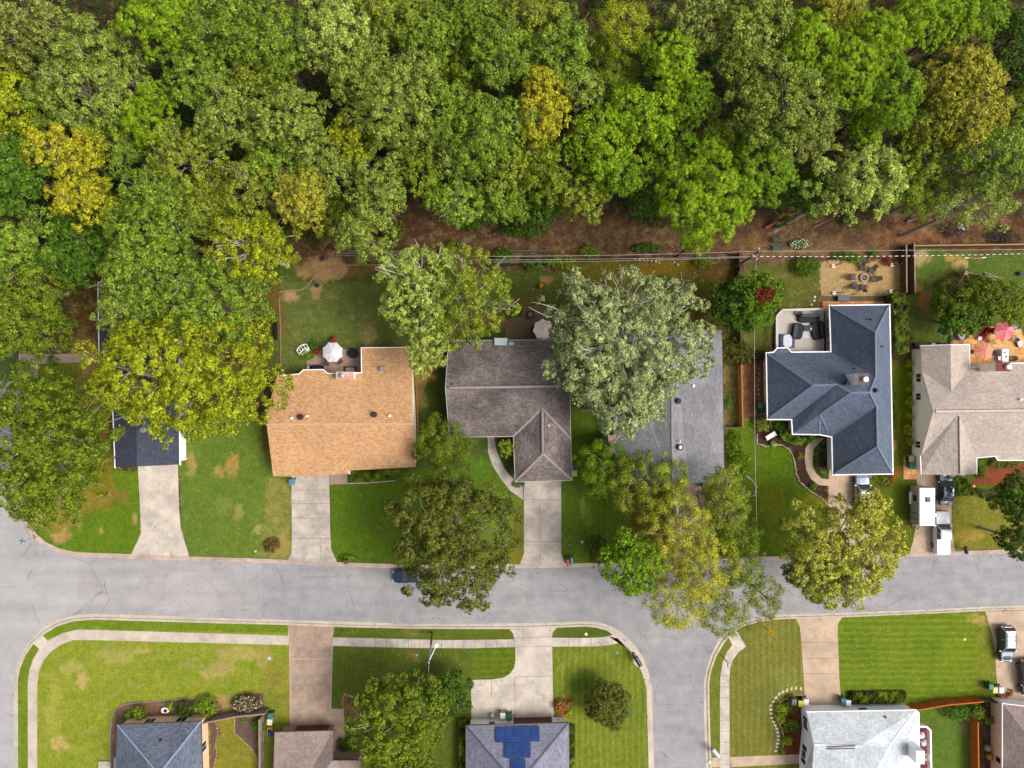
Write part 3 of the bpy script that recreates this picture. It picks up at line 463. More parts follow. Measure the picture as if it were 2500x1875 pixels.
def inset(P, d):
    n = len(P); a = sum(P[i][0] * P[(i + 1) % n][1] - P[(i + 1) % n][0] * P[i][1] for i in range(n)); s = 1 if a > 0 else -1; R = []
    for i in range(n):
        p0 = Vector(P[i - 1][:2]); p1 = Vector(P[i][:2]); p2 = Vector(P[(i + 1) % n][:2])
        d1 = (p1 - p0).normalized(); d2 = (p2 - p1).normalized(); n1 = Vector((-d1.y, d1.x)) * s; n2 = Vector((-d2.y, d2.x)) * s
        k = n1 + n2; k = k / max(.35, k.length_squared / 2) if k.length > 1e-3 else n1
        R.append((p1.x + k.x * d, p1.y + k.y * d))
    return R
class House:
    def __init__(s, label, cat, V, F, O, rm, wm, ov=.4, tw=.13, trim=None, trimskip=(), name='house'):
        s.V = [Vector(W(*v)) for v in V]; s.O = O
        cx = sum(s.V[i].x for i in O) / len(O); cy = sum(s.V[i].y for i in O) / len(O)
        s.root = thing(name, label, cat, (cx, cy, 0)); r = s.root
        mb = MB(); mb.v = [tuple(v) for v in s.V]; fs = []
        for f in F:
            n = Vector((0, 0, 0))
            for i in range(len(f)):
                a = s.V[f[i]]; b = s.V[f[(i + 1) % len(f)]]; n += Vector(((a.y - b.y) * (a.z + b.z), (a.z - b.z) * (a.x + b.x), (a.x - b.x) * (a.y + b.y)))
            fs.append(f if n.z > 0 else f[::-1])
        mb.f = fs; s.roof = mb.build('roof', rm, r)
        me = s.roof.data; uv = me.uv_layers.new(name='UVMap')
        for p in me.polygons:
            n = p.normal; h = Vector((-n.y, n.x, 0)); h = h.normalized() if h.length > .05 else Vector((1, 0, 0)); u = n.cross(h)
            for li in p.loop_indices:
                c = me.vertices[me.loops[li].vertex_index].co + r.location; uv.data[li].uv = (c.dot(h), c.dot(u))
        P = [(s.V[i].x, s.V[i].y) for i in O]; Z = [s.V[i].z for i in O]; n = len(O)
        out = inset(P, -tw); run = MB(); k0 = (max(trimskip) + 1) % n if trimskip else 0; s.trim = None
        def flush(run):
            if run.v: s.trim = run.build('gutter', trim or M_TRIM, r)
            return MB()
        for q in range(n):
            i = (k0 + q) % n; j = (i + 1) % n
            if i in trimskip: run = flush(run); continue
            run.add([(*P[i], Z[i] + .012), (*P[j], Z[j] + .012), (*out[j], Z[j] + .012), (*out[i], Z[i] + .012), (*P[i], Z[i] - .2), (*P[j], Z[j] - .2), (*out[j], Z[j] - .2), (*out[i], Z[i] - .2)],
                    [[0, 1, 2, 3], [7, 6, 5, 4], [3, 2, 6, 7], [0, 4, 5, 1]])
        flush(run)
        s.W = inset(P, ov); mb = MB()
        for i in range(n):
            j = (i + 1) % n
            mb.add([(*s.W[i], 0), (*s.W[j], 0), (*s.W[j], Z[j] - .07), (*s.W[i], Z[i] - .07)], [[0, 1, 2, 3]])
            mb.add([(*P[i], Z[i] - .12), (*P[j], Z[j] - .12), (*s.W[j], Z[j] - .12), (*s.W[i], Z[i] - .12)], [[0, 1, 2, 3]])
        s.wall = mb.build('wall', wm, r)
    def caps(s, pairs, rgb, k=1.3):   # overlapping cap shingles along hips, ridges and valleys
        m = mat('ridge_shingles', C(*rgb, k), .9, .22, 5); mb = MB()
        for i, j in pairs:
            a, b = s.V[i], s.V[j]; up = Vector((0, 0, .012)); n = max(1, int((b - a).length / .3))
            for q in range(n): mb.beam(a.lerp(b, q / n) + up, a.lerp(b, (q + .93) / n) + up * 1.6, .24, .045)
        return sub(mb, 'ridge_caps', m, s.roof, s.root)
    def frame(s, k, t0, t1):
        a = Vector(s.W[k]); b = Vector(s.W[(k + 1) % len(s.W)]); d = b - a
        p, q = a + d * t0, a + d * t1; nrm = Vector((-d.y, d.x)).normalized()
        cen = Vector((sum(x[0] for x in s.W), sum(x[1] for x in s.W))) / len(s.W)
        # outward side, tested just off the wall against the wall outline
        t = (p + q) / 2 + nrm * .15
        if in_poly(np.array([t.x]), np.array([t.y]), s.W)[0]: nrm = -nrm
        return p, q, nrm
    def panel(s, name, m, k, t0, t1, z0, z1, th=.05, off=0.0):
        p, q, n = s.frame(k, t0, t1); o = n * off; e = n * (off + th)
        mb = MB().prism([(p + o)[:], (q + o)[:], (q + e)[:], (p + e)[:]], z0, z1); return mb.build(name, m, s.root)
    def window(s, k, t0, t1, z0=.9, z1=2.1, shutters=False):
        f = s.panel('window', M_TRIM, k, t0, t1, z0, z1, .05); dt = (t1 - t0)
        p, q, n = s.frame(k, t0 + dt * .1, t1 - dt * .1); c = (p + q) / 2; w = (q - p) * .47
        for a, b in ((p, p + w), (q - w, q)):
            mb = MB().prism([(a + n * .05)[:], (b + n * .05)[:], (b + n * .07)[:], (a + n * .07)[:]], z0 + .08, z1 - .08); sub(mb, 'pane', M_GLASS, f, s.root)
        if shutters:
            for a, b in ((t0 - dt * .55, t0 - dt * .05), (t1 + dt * .05, t1 + dt * .55)): s.panel('shutter', M_NAVY, k, a, b, z0, z1, .06)
        return f
    def vent(s, x, y, z, r=.16, h=.35, m=None, name='vent_pipe', cap=False):
        c = W(x, y, z); mb = MB().lathe(c, [(r * 1.5, -.25), (r * 1.5, .03), (r, .05), (r, h), (r * .8, h)], 12)
        o = sub(mb, name, m or M_BLK, s.roof, s.root)
        return o
    def chimney(s, x0, y0, x1, y1, ztop, m, capm, potm=None, zb=2.0, pots=()):
        a = W(x0, y0, ztop); b = W(x1, y1, ztop); cx, cy = (a[0] + b[0]) / 2, (a[1] + b[1]) / 2; dx, dy = abs(a[0] - b[0]), abs(a[1] - b[1])
        o = sub(MB().box((cx, cy, (zb + ztop) / 2), (dx, dy, ztop - zb)), 'chimney', m, s.roof, s.root)
        sub(MB().box((cx, cy, ztop + .05), (dx + .06, dy + .06, .1)), 'chimney_cap', capm, s.roof, s.root)
        for f in pots:
            sub(MB().lathe((a[0] + (b[0] - a[0]) * f, cy, ztop + .1), [(.28, 0), (.24, .15), (.3, .35), (.32, .42), (.1, .5)], 14), 'flue_cap', potm or M_TRIM, s.roof, s.root)
        return o
    def ridge_vent(s, p, q, vc=(150, 134, 132)):
        a = Vector(W(*p)); b = Vector(W(*q)); mb = MB(); n = (b - a).cross(Vector((0, 0, 1))).normalized()
        sub(MB().beam(a + Vector((0, 0, .02)), b + Vector((0, 0, .02)), .34, .06), 'ridge_vent', D.materials.get('vent_' + s.roof.data.materials[0].name) or mat('vent_' + s.roof.data.materials[0].name, C(*vc, 1.35), .9, .2, 4), s.roof, s.root)
        for sg in (-1, 1): mb.beam(a + n * sg * .2 + Vector((0, 0, 0)), b + n * sg * .2 + Vector((0, 0, 0)), .05, .05)
        sub(mb, 'ridge_slot', M_BLK, s.roof, s.root)

# H1: dark slate gable at left
E = 2.8
h1 = House('house with a dark slate gable roof, half hidden under two big trees at left', 'house',
    [(240, 690, E), (243, 868, E), (249, 878, E), (251, 978, E), (276, 985, E), (282, 1141, E), (334, 1139, 4.5), (438, 1134, E), (433, 690, E), (332, 690, 4.5)],
    [[0, 1, 2, 3, 4, 5, 6, 9], [9, 6, 7, 8]], [0, 1, 2, 3, 4, 5, 6, 7, 8, 9], R_NAVY, M_WHITE, .35, trimskip=(5, 6))
h1.vent(349, 1049, 4.5, .28, .35, M_STEEL, 'roof_fan'); h1.chimney(264, 970, 289, 987, 5.4, M_BRK, M_BRK)
h1.window(7, .15, .22); h1.window(7, .3, .37); h1.panel('garage_door', M_TRIM, 6, .1, .9, .1, 2.2)
# H2: orange roof
zN, zR = 3.3, 5.2
h2 = House('house with a mottled orange shingle roof and white patio umbrella behind', 'house',
    [(676, 918, 3.35), (731, 914, zN), (741, 904, 3.2), (788, 903, 3.2), (800, 913, zN), (884, 911, zN), (883, 850, 2.3), (1006, 849, 2.3), (1008, 1035, zR), (1015, 1140, 2.9), (853, 1149, 2.9), (852, 1157, 2.8), (760, 1163, 2.8), (667, 1163, 2.8), (651, 1036, zR), (652, 1008, 4.75), (884, 1035, zR), (853, 1035, zR)],
    [[15, 0, 1, 4, 5, 16, 17, 14], [1, 2, 3, 4], [5, 6, 7, 8, 16], [16, 8, 9, 10, 17], [14, 17, 10, 11, 12, 13]], list(range(16)), R_ORG, M_CREAM, .3, tw=.11, trimskip=(8, 9, 11, 12, 13, 14, 15, 7))
h2.vent(733, 1018, 5.3, .26, .25, M_DKM, 'turbine_vent'); h2.vent(913, 1012, 5.3, .26, .25, M_DKM, 'turbine_vent')
h2.caps([(14, 17), (17, 16), (16, 8)], (224, 178, 130), 1.2)
for x, y in ((712, 1021), (750, 1016), (951, 1015)): h2.vent(x, y, 5.15, .1, .35, M_TRIM)
h2.chimney(821, 908, 863, 926, 4.6, M_TRIM, M_RUST, M_STEEL, pots=(.36,)); a = W(933, 901, 3.6)
sub(MB().box((a[0], a[1], 3.55), (.5, .5, .6)), 'box_vent', M_STEEL, h2.roof, h2.root); h2.panel('garage_door', M_TRIM, 12, .05, .95, .1, 2.1)
h2.window(9, .3, .4); h2.window(9, .6, .7); h2.window(5, .3, .5)
# H3: grey brown, main gable and hipped garage
h3 = House('house with a mossy grey brown gable roof and a hipped garage wing', 'house',
    [(1096, 832, E), (1382, 830, E), (1392, 944, 5.3), (1392, 1045, 3.1), (1393, 1071, E), (1397, 1172, E), (1258, 1176, E), (1254, 1065, E), (1098, 1067, E), (1088, 946, 5.3), (1324, 997, 4.3), (1326, 1108, 4.5)],
    [[0, 1, 2, 9], [9, 2, 3, 4, 10, 7, 8], [10, 4, 5, 11], [7, 10, 11, 6], [6, 11, 5]], list(range(10)), R_BRN, mat('brown_wall', C(128, 96, 78), .8, .1, 3), .45, tw=.07, trim=mat('aluminium_gutter', C(216, 210, 206), .4, .05, 3))
h3.caps([(10, 7), (10, 4)], (176, 160, 154), 1.2); h3.caps([(11, 6), (11, 5)], (176, 160, 154), 1.2)
h3.ridge_vent((1096, 947, 5.33), (1388, 943, 5.33)); h3.ridge_vent((1325, 1000, 4.4), (1326, 1104, 4.52))
sub(MB().box((W(1224, 834, 3.1)[0], W(1224, 834, 3.1)[1], 3.1), (1.6, .95, .12)).box((W(1209, 834, 3.1)[0] - .06, W(1224, 834, 3.1)[1], 3.2), (.08, 1.0, .25)), 'skylight', mat('frosted_panel', C(214, 224, 228), .3, .1, 2), h3.roof, h3.root)
sub(MB().lathe(W(1249, 839, 3.5), [(.05, -.6), (.05, -.1), (.3, -.06), (.42, .06), (.4, .08), (.28, -.02)], 16, 1, .6), 'satellite_dish', mat('dish_grey', C(176, 196, 204), .4, .1, 3), h3.roof, h3.root)
sub(MB().lathe(W(1092, 973, 3.4), [(.05, -.7), (.05, -.1), (.2, -.06), (.3, .06), (.28, .08), (.2, -.02)], 14, 1, .8), 'satellite_dish', mat('dish_blue', C(110, 150, 176), .4, .1, 3), h3.roof, h3.root)
h3.vent(1105, 938, 5.1, .1, .3); h3.vent(1340, 1039, 4.1, .08, .3, M_TRIM); h3.panel('garage_door', M_TRIM, 5, .08, .92, .1, 2.2); h3.panel('front_door', M_BRW, 7, .75, .83, .1, 2.1); h3.window(7, .3, .45); h3.window(0, .2, .3); h3.window(0, .55, .65)
# H4: grey gable, ridge north to south
h4 = House('house with a plain grey gable roof under the pale leaved maple', 'house',
    [(1512, 806, E), (1640, 806, 5.2), (1762, 806, E), (1768, 1172, E), (1738, 1176, E), (1684, 1181, E), (1642, 1182, 5.2), (1500, 1178, E), (1500, 806, E)],
    [[8, 0, 1, 6, 7], [1, 2, 3, 4, 5, 6]], [0, 1, 2, 3, 4, 5, 6, 7, 8], R_GRY, M_TANW, .4, tw=.07, trim=M_BRTAN)
h4.caps([(1, 6)], (150, 148, 154), 1.3)
h4.chimney(1485, 1063, 1503, 1106, 5.6, mat('grey_brick', C(170, 160, 150), .9, .1, 4), mat('worn_red_cap', C(172, 92, 70), .9, .1, 1.2, rgb2=C(226, 214, 204)), pots=(.5,), zb=0)
h4.vent(1657, 979, 5, .26, .3, M_BLK, 'turbine_vent'); h4.vent(1693, 942, 4.3, .14, .3, M_TRIM); h4.vent(1661, 1092, 5, .27, .3, M_BLK, 'turbine_vent'); h4.vent(1660, 1078, 5, .08, .3, M_TRIM); h4.vent(1661, 1092, 5.3, .15, .2, M_TRIM); h4.window(4, .3, .7)
# H5: blue grey hips
Vn = [(2026, 747, E), (2171, 745, E), (2179, 1156, E), (2034, 1158, E), (2032, 1066, E), (2001, 1060, E), (1936, 1059, E), (1934, 1023, E), (1875, 1023, E), (1872, 863, E), (1890, 861, E), (1898, 851, 2.75), (1922, 850, 2.75), (1932, 861, E), (2030, 860, E),
      (2138, 811, 6.9), (2139, 919, 6.9), (2124, 958, 8.1), (2078, 959, 8.1), (2043, 939, 7.2), (1985, 941, 7.0), (2003, 1011, 5.4), (2141, 993, 6.9), (2143, 1090, 6.9), (2023, 1056, 3.2)]
h5 = House('house with steep blue grey hipped roofs and a corner deck', 'house', Vn,
    [[0, 1, 15], [1, 2, 23, 22, 17, 16, 15], [2, 3, 23], [3, 4, 22, 23], [4, 24, 21, 18, 17, 22], [5, 21, 24], [7, 6, 5, 21, 18, 19], [8, 7, 19, 20], [9, 8, 20], [9, 20, 19, 13, 10], [10, 13, 12, 11], [13, 19, 18, 17, 16, 14], [0, 15, 16, 14], [5, 24, 4]],
    list(range(15)), R_BLU, M_GREYS, .45, tw=.14)
h5.caps([(0, 15), (1, 15), (15, 16), (16, 17), (17, 18), (18, 19), (19, 20), (20, 9), (20, 8), (18, 21), (17, 22), (22, 23), (23, 2), (23, 3), (21, 24), (21, 5)], (106, 120, 138), 1.5)
h5.chimney(2097, 912, 2120, 940, 9.4, M_WHITE, M_BRTAN, M_TRIM, zb=4, pots=(.55,))
for x, y in ((2066, 935), (2139, 953)): h5.vent(x, y, 7.6, .2, .5, M_BLK, 'roof_fan')
for x, y, z in ((2126, 779, 5.4), (2153, 846, 5.5), (2087, 900, 6.2), (1950, 940, 5.6)): h5.vent(x, y, z, .08, .3)
for t in (.28, .46, .58, .78): h5.window(14, t - .04, t + .04)
h5.window(8, .1, .2); h5.window(8, .5, .6); h5.panel('garage_door', M_TRIM, 2, .1, .55, .1, 2.2); h5.panel('front_door', M_BRW, 4, .2, .7, .1, 2.1)
# H6: taupe roof, cream gable wall
h6 = House('house with a taupe shingle roof and tall cream gable wall at the right edge', 'house',
    [(2247, 845, E), (2321, 842, 4.6), (2366, 842, E), (2367, 897, E), (2435, 896, E), (2436, 889, E), (2690, 880, E), (2700, 1000, 5.4), (2690, 1124, E), (2437, 1123, E), (2431, 1113, E), (2384, 1117, E), (2384, 1157, E), (2343, 1160, 4.3), (2250, 1158, E), (2248, 1113, E), (2278, 1005, 5.4), (2250, 905, E), (2322, 957, 4.5), (2340, 1010, 5.3)],
    [[0, 1, 18, 17], [1, 2, 3, 18], [16, 17, 18, 3, 4, 5, 6, 7, 19], [16, 19, 15], [15, 19, 13, 14], [19, 11, 12, 13], [19, 7, 8, 9, 10, 11]], list(range(18)), R_TPE, M_CREAM, .35, tw=.1, trimskip=(7, 12, 13, 15, 16, 17))
h6.ridge_vent((2284, 1005, 5.43), (2600, 1001, 5.43), (196, 180, 168)); sub(MB().beam(W(2341, 1016, 5.3), W(2343, 1157, 4.36), .1, .08), 'ridge_slot', M_BLK, h6.roof, h6.root)
h6.window(15, .15, .32, 1.0, 2.2); h6.window(16, .25, .45, 1.0, 2.2); h6.window(16, .7, .95, 1.0, 2.2); h6.chimney(2432, 886, 2464, 906, 6.2, M_CREAM, M_BRK, M_TRIM, zb=0, pots=(.8,))
h6.vent(2492, 975, 5, .12, .3, M_TRIM); h6.vent(2325, 990, 4.7, .1, .25, M_TRIM); h6.panel('front_door', M_BRW, 9, .3, .8, .1, 2.1); h6.panel('garage_door', M_TRIM, 13, .1, .8, .1, 2.2)
# H7: slate hip at the bottom left
h7 = House('house with a slate hipped roof and beige brick wall at the bottom left', 'house',
    [(287, 1770, E), (490, 1762, E), (498, 2040, E), (276, 2040, E), (278, 1850, E), (284, 1850, E), (388, 1890, 5.8), (388, 1930, 5.8)],
    [[0, 1, 6], [1, 2, 7, 6], [2, 3, 7], [3, 4, 5, 0, 6, 7]], [0, 1, 2, 3, 4, 5], R_SLT, M_BEB, .25, tw=.06, trim=M_BRTAN)
h7.caps([(0, 6), (1, 6)], (140, 156, 176), 1.3)
h7.window(0, .25, .4); h7.window(0, .65, .8); h7.window(1, .2, .3); h7.vent(392, 1807, 4, .08, .3)
# H8: pinkish roof
h8 = House('house with a pinkish grey shingle roof at the end of the brown driveway', 'house',
    [(671, 1788, E), (815, 1784, E), (812, 1857, 4.2), (880, 1857, 2.9), (882, 2040, 2.9), (664, 2040, 4.2)], [[0, 1, 2, 5], [2, 3, 4, 5]], list(range(6)), R_PNK, M_PINK, .5, tw=.06, trim=M_BRTAN)
h8.panel('garage_door', M_BRW, 0, .24, .9, .1, 2.3)
# H9: solar house
h9 = House('house with a lilac grey hipped roof carrying blue solar panels', 'house',
    [(1138, 1772, E), (1388, 1765, E), (1391, 2040, E), (1138, 2040, E), (1262, 1918, 6.4), (1264, 1960, 6.4)], [[0, 1, 4], [1, 2, 5, 4], [2, 3, 5], [3, 0, 4, 5]], [0, 1, 2, 3], R_SOL, M_WHITE, .45, tw=.07, trim=M_BRTAN)
h9.caps([(0, 4), (1, 4)], (112, 110, 130), 1.0)
h9.panel('garage_door', M_BRW, 0, .46, .87, .1, 2.3); h9.panel('window', M_BRTAN, 0, .2, .26, 1.0, 1.5); h9.panel('hose_reel', M_BLK, 0, .40, .41, .9, 1.1, .1); h9.panel('hose_reel', M_BLK, 0, .93, .94, .9, 1.1, .1)
M_SOL = mat('solar_cell', C(30, 62, 128), .12, .12, .8, spec=.7, rgb2=C(36, 84, 160)); M_SF = mat('panel_frame', C(60, 96, 160), .3, .05, 3)
slope = (6.4 - 2.8) / (1918 - 1770)
def solar(x0, y0, x1, y1):
    z = lambda y: E + (y - (1771 - (x0 - 1138) * .028)) * slope + .16
    q = [Vector(W(x, y, z(y))) for x, y in ((x0, y0), (x1, y0), (x1, y1), (x0, y1))]
    n = (q[1] - q[0]).cross(q[3] - q[0]).normalized(); n = n if n.z > 0 else -n
    o = sub(MB().loft([[tuple(v) for v in q], [tuple(v + n * .05) for v in q]]), 'solar_panel', M_SF, h9.roof, h9.root)
    c = sum(q, Vector((0, 0, 0))) / 4; k = [c + (v - c) * .955 + n * .054 for v in q]
    sub(MB().add([tuple(v) for v in k], [[0, 1, 2, 3]]), 'solar_cells', M_SOL, h9.roof, h9.root)
for i in range(5): solar(1210.5 + i * 21.5, 1776 - i * .6, 1231 + i * 21.5, 1813 - i * .6)
for i in range(3): solar(1232 + i * 21.5, 1814 - i * .5, 1252.5 + i * 21.5, 1851 - i * .5)
solar(1248, 1854, 1283, 1892)
# H10: white roof
h10 = House('house with a white shingle roof and navy shuttered side wall', 'house',
    [(1969, 1739, E), (2236, 1734, E), (2243, 1741, E), (2246, 2040, E), (1972, 2040, E), (1965, 1880, E), (1987, 1818, 4.6), (2126, 1836, 4.5), (2126, 1900, 6), (2170, 1900, 5.0), (2100, 1822, 5.2), (2170, 1822, 4.6)],
    [[0, 1, 11, 10, 6], [1, 2, 3, 9, 11], [6, 10, 11, 9, 8, 4, 5], [9, 3, 4, 8]], [0, 1, 2, 3, 4, 5, 6], R_WHT, M_WHITE, .3, tw=.1, trimskip=(5, 6))
h10.window(6, .3, .55, shutters=True); h10.window(5, .2, .45, shutters=True); h10.window(0, .54, .57, 1.2, 1.9, True); h10.panel('wall_lamp', M_BLK, 0, .3, .305, 1.6, 1.9)
h10.caps([(1, 11), (6, 10)], (240, 242, 244), 1.2)
h10.vent(2161, 1750, 3.2, .1, .3); h10.vent(2136, 1809, 4.3, .1, .35); h10.vent(2150, 1814, 4.3, .09, .35)
sub(MB().beam(W(2018, 1823, 4.85), W(2088, 1821, 5.25), .08, .1), 'ridge_slot', M_BRTAN, h10.roof, h10.root); sub(MB().beam(W(2018, 1829, 4.85), W(2088, 1827, 5.25), .08, .1), 'ridge_slot', M_BRTAN, h10.roof, h10.root)
# H11: bottom right corner
h11 = House('house with a pinkish roof and tan side wall in the bottom right corner', 'house',
    [(2448, 1718, E), (2700, 1750, E), (2700, 2040, E), (2448, 2040, E), (2560, 1860, 5.5), (2560, 1950, 5.5)], [[0, 1, 4], [1, 2, 5, 4], [2, 3, 5], [3, 0, 4, 5]], [0, 1, 2, 3], R_PNK, M_TANW, .25, tw=.08)
h11.panel('window', M_BLK, 3, .52, .56, 1.2, 2.0); h11.panel('garage_door', M_TRIM, 0, .04, .7, .1, 2.3)
for h in (h11,): h.panel('wall_cladding', M_WHITE, 0, 0, 1, 2.31, 2.7, .03)
# ---------------------------------------------------------------- foliage
def leaf_material():
    m = D.materials.new('foliage'); m.use_nodes = True; N = m.node_tree.nodes; L = m.node_tree.links; N.clear()
    vc = N.new('ShaderNodeVertexColor'); vc.layer_name = 'leaf'
    pr = N.new('ShaderNodeBsdfPrincipled'); pr.inputs['Roughness'].default_value = .55; pr.inputs['Specular IOR Level'].default_value = .14; L.new(vc.outputs[0], pr.inputs['Base Color'])
    tr = N.new('ShaderNodeBsdfTranslucent'); L.new(mixc(N, L, 1.0, vc.outputs[0], (1.15, 1.2, .7), 'MULTIPLY'), tr.inputs[0])
    mx = N.new('ShaderNodeMixShader'); mx.inputs[0].default_value = .22; L.new(pr.outputs[0], mx.inputs[1]); L.new(tr.outputs[0], mx.inputs[2])
    o = N.new('ShaderNodeOutputMaterial'); L.new(mx.outputs[0], o.inputs[0]); return m
M_LEAF = leaf_material()
M_BARK = mat('grey_bark', C(176, 160, 146), .9, .2, 3); M_BARKD = mat('brown_bark', C(110, 84, 62), .9, .25, 3); M_PALE = mat('pale_bark', C(214, 206, 196), .9, .12, 3)
PAL = {'A': ((82, 91, 32), (190, 195, 95)), 'B': ((100, 132, 14), (184, 214, 42)), 'C': ((69, 96, 20), (172, 195, 66)), 'D': ((120, 140, 26), (236, 216, 58)), 'E': ((48, 81, 19), (117, 155, 42)), 'F': ((76, 96, 28), (190, 203, 88)), 'G': ((116, 130, 34), (220, 204, 72)), 'H': ((66, 84, 22), (150, 150, 62)), 'Y': ((80, 112, 16), (212, 212, 44)), 'K': ((40, 59, 17), (92, 119, 34)), 'P': ((72, 102, 44), (226, 228, 160)), 'S': ((100, 122, 43), (214, 224, 110)), 'V': ((76, 109, 14), (161, 193, 42)), 'Q': ((136, 148, 34), (236, 222, 82)), 'O': ((65, 89, 16), (167, 184, 49)), 'R': ((140, 60, 42), (196, 104, 72)), 'L': ((112, 130, 34), (244, 232, 98)), 'M': ((78, 96, 22), (184, 193, 64))}
def build_leaves(name, c, n, ln, wd, colr, rng):
    k = len(c); r = rng.normal(size=(k, 3)); t = np.cross(n, r); t /= np.linalg.norm(t, axis=1, keepdims=True) + 1e-9
    b = np.cross(n, t); b /= np.linalg.norm(b, axis=1, keepdims=True) + 1e-9
    s = rng.uniform(.7, 1.3, (k, 1)); t = t * s * ln / 2; b = b * s * wd / 2
    v = np.stack([c - t, c + b - t * .1, c + t, c - b - t * .1], 1).reshape(-1, 3)
    me = D.meshes.new(name); me.vertices.add(len(v)); me.vertices.foreach_set('co', v.astype(np.float32).ravel())
    me.loops.add(4 * k); me.loops.foreach_set('vertex_index', np.arange(4 * k, dtype=np.int32))
    me.polygons.add(k); me.polygons.foreach_set('loop_start', np.arange(0, 4 * k, 4, dtype=np.int32)); me.polygons.foreach_set('loop_total', np.full(k, 4, np.int32))
    ca = me.color_attributes.new('leaf', 'FLOAT_COLOR', 'POINT')
    cc = np.repeat(np.concatenate([np.clip(colr, 0.002, .8), np.ones((k, 1))], 1), 4, 0); ca.data.foreach_set('color', cc.astype(np.float32).ravel())
    me.update(); me.materials.append(M_LEAF); return me
STY = {  # clump radius range, leaf length, width, leaves per m2 of crown disc, jitter, tint chance, gaps, depth of lobes
    'oak': (.38, .82, .23, .13, 250, .8, .35, .10, .18), 'pine': (.34, .62, .26, .065, 330, .5, .4, .06, .14), 'fine': (.45, .95, .2, .085, 150, 1.0, .5, .16, .2),
    'open': (.36, .72, .23, .13, 215, .85, .45, .13, .16), 'dense': (.36, .72, .23, .14, 270, .75, .35, .02, .12), 'bush': (.16, .34, .15, .08, 420, .7, .35, .0, .08), 'hedge': (.2, .35, .14, .08, 420, .6, .3, 0, .02)}
def clumps(rx, ry, rz, style, rng, low=-.12, mult=1.0):
    c0, c1, ln, wd, dn, jit, tc, gap, lob = STY[style]; cr = (c0 + c1) / 2; R = (rx + ry) / 2
    if style in ('oak', 'open', 'dense', 'pine') and R > 1.6:      # boughs first, then leaf clumps over each bough
        lr0, lr1 = {'oak': (.6, 1.2), 'open': (.6, 1.2), 'dense': (.65, 1.15), 'pine': (.6, 1.05)}[style]; q_ = min(1, R / 3.6); lm = (lr0 + lr1) / 2 * q_
        n = int({'dense': 2.9, 'pine': 2.4}.get(style, 2.05) * R * R / (lm * lm)) + 5; i = np.arange(n); z = -.05 + 1.05 * (i + .5) / n; th = i * 2.39996 + rng.uniform(0, 6); q = np.sqrt(np.maximum(0, 1 - z * z))
        d = np.stack([q * np.cos(th), q * np.sin(th), z], 1) + rng.normal(0, .07, (n, 3)); a = np.arctan2(d[:, 1], d[:, 0]); ph = rng.uniform(0, 6.28, 3)
        lb = 1 + lob * (.5 * np.sin(3 * a + ph[0]) + .4 * np.sin(5 * a + ph[1]) + .3 * np.sin(9 * a + ph[2])) * np.sqrt(1 - np.clip(d[:, 2], 0, 1) * .8)
        lr = rng.uniform(lr0, lr1, n) * q_; rad = rng.uniform(.76, 1.1, n) * lb; core = rng.random(n) < .2; rad[core] *= rng.uniform(.35, .7, core.sum()); keep = rng.random(n) > gap * .7
        sh = np.maximum(.2, 1 - lr / np.array([max(rx, 1), max(ry, 1), max(rz, 1)]).mean())
        L0 = (d * (rad * sh)[:, None] * np.array([rx, ry, rz]) + d * .25 * lr[:, None])[keep]; d0 = d[keep]; lr = lr[keep]
        P = []; Dn = []; Rr = []
        for c, dd, l in zip(L0, d0, lr):
            k = int(5 + 9 * (l / q_) ** 2 * (1.25 if style in ('pine', 'dense') else 1)); u = rng.normal(size=(k, 3)); u /= np.linalg.norm(u, axis=1, keepdims=True); u = u + dd * .5 + np.array([0, 0, .55]); u /= np.linalg.norm(u, axis=1, keepdims=True)
            P.append(c + u * l * rng.uniform(.66, .95, (k, 1)) * np.array([1, 1, .85])); Dn.append(u * .8 + dd * .4); Rr.append(rng.uniform(c0, c1, k) * .66 * max(q_, .6))
        return np.concatenate(P), np.concatenate(Dn), np.concatenate(Rr)
    cr_s = min(1, R / 3.2) if style not in ('bush', 'hedge') else 1
    n = int(1.35 * 2 * math.pi * R * R / (math.pi * (cr * cr_s) ** 2) * 1.15) + 6
    i = np.arange(n); z = low + (1 - low) * (i + .5) / n; th = i * 2.39996 + rng.uniform(0, 6); q = np.sqrt(np.maximum(0, 1 - z * z))
    d = np.stack([q * np.cos(th), q * np.sin(th), z], 1) + rng.normal(0, .06, (n, 3))
    a = np.arctan2(d[:, 1], d[:, 0]); ph = rng.uniform(0, 6.28, 4)
    lb = 1 + lob * (.5 * np.sin(3 * a + ph[0]) + .35 * np.sin(5 * a + ph[1] + 2 * d[:, 2]) + .3 * np.sin(8 * a + ph[2])) * np.sqrt(1 - np.clip(d[:, 2], 0, 1) * .8)
    rad = rng.uniform(.72, 1.0, n) * lb; inner = rng.random(n) < .22; rad[inner] *= rng.uniform(.45, .8, inner.sum())
    keep = rng.random(n) > gap; P = (d * rad[:, None] * np.array([rx, ry, rz]))[keep]; d = d[keep]
    r = rng.uniform(c0, c1, len(P)) * cr_s
    return P, d, r
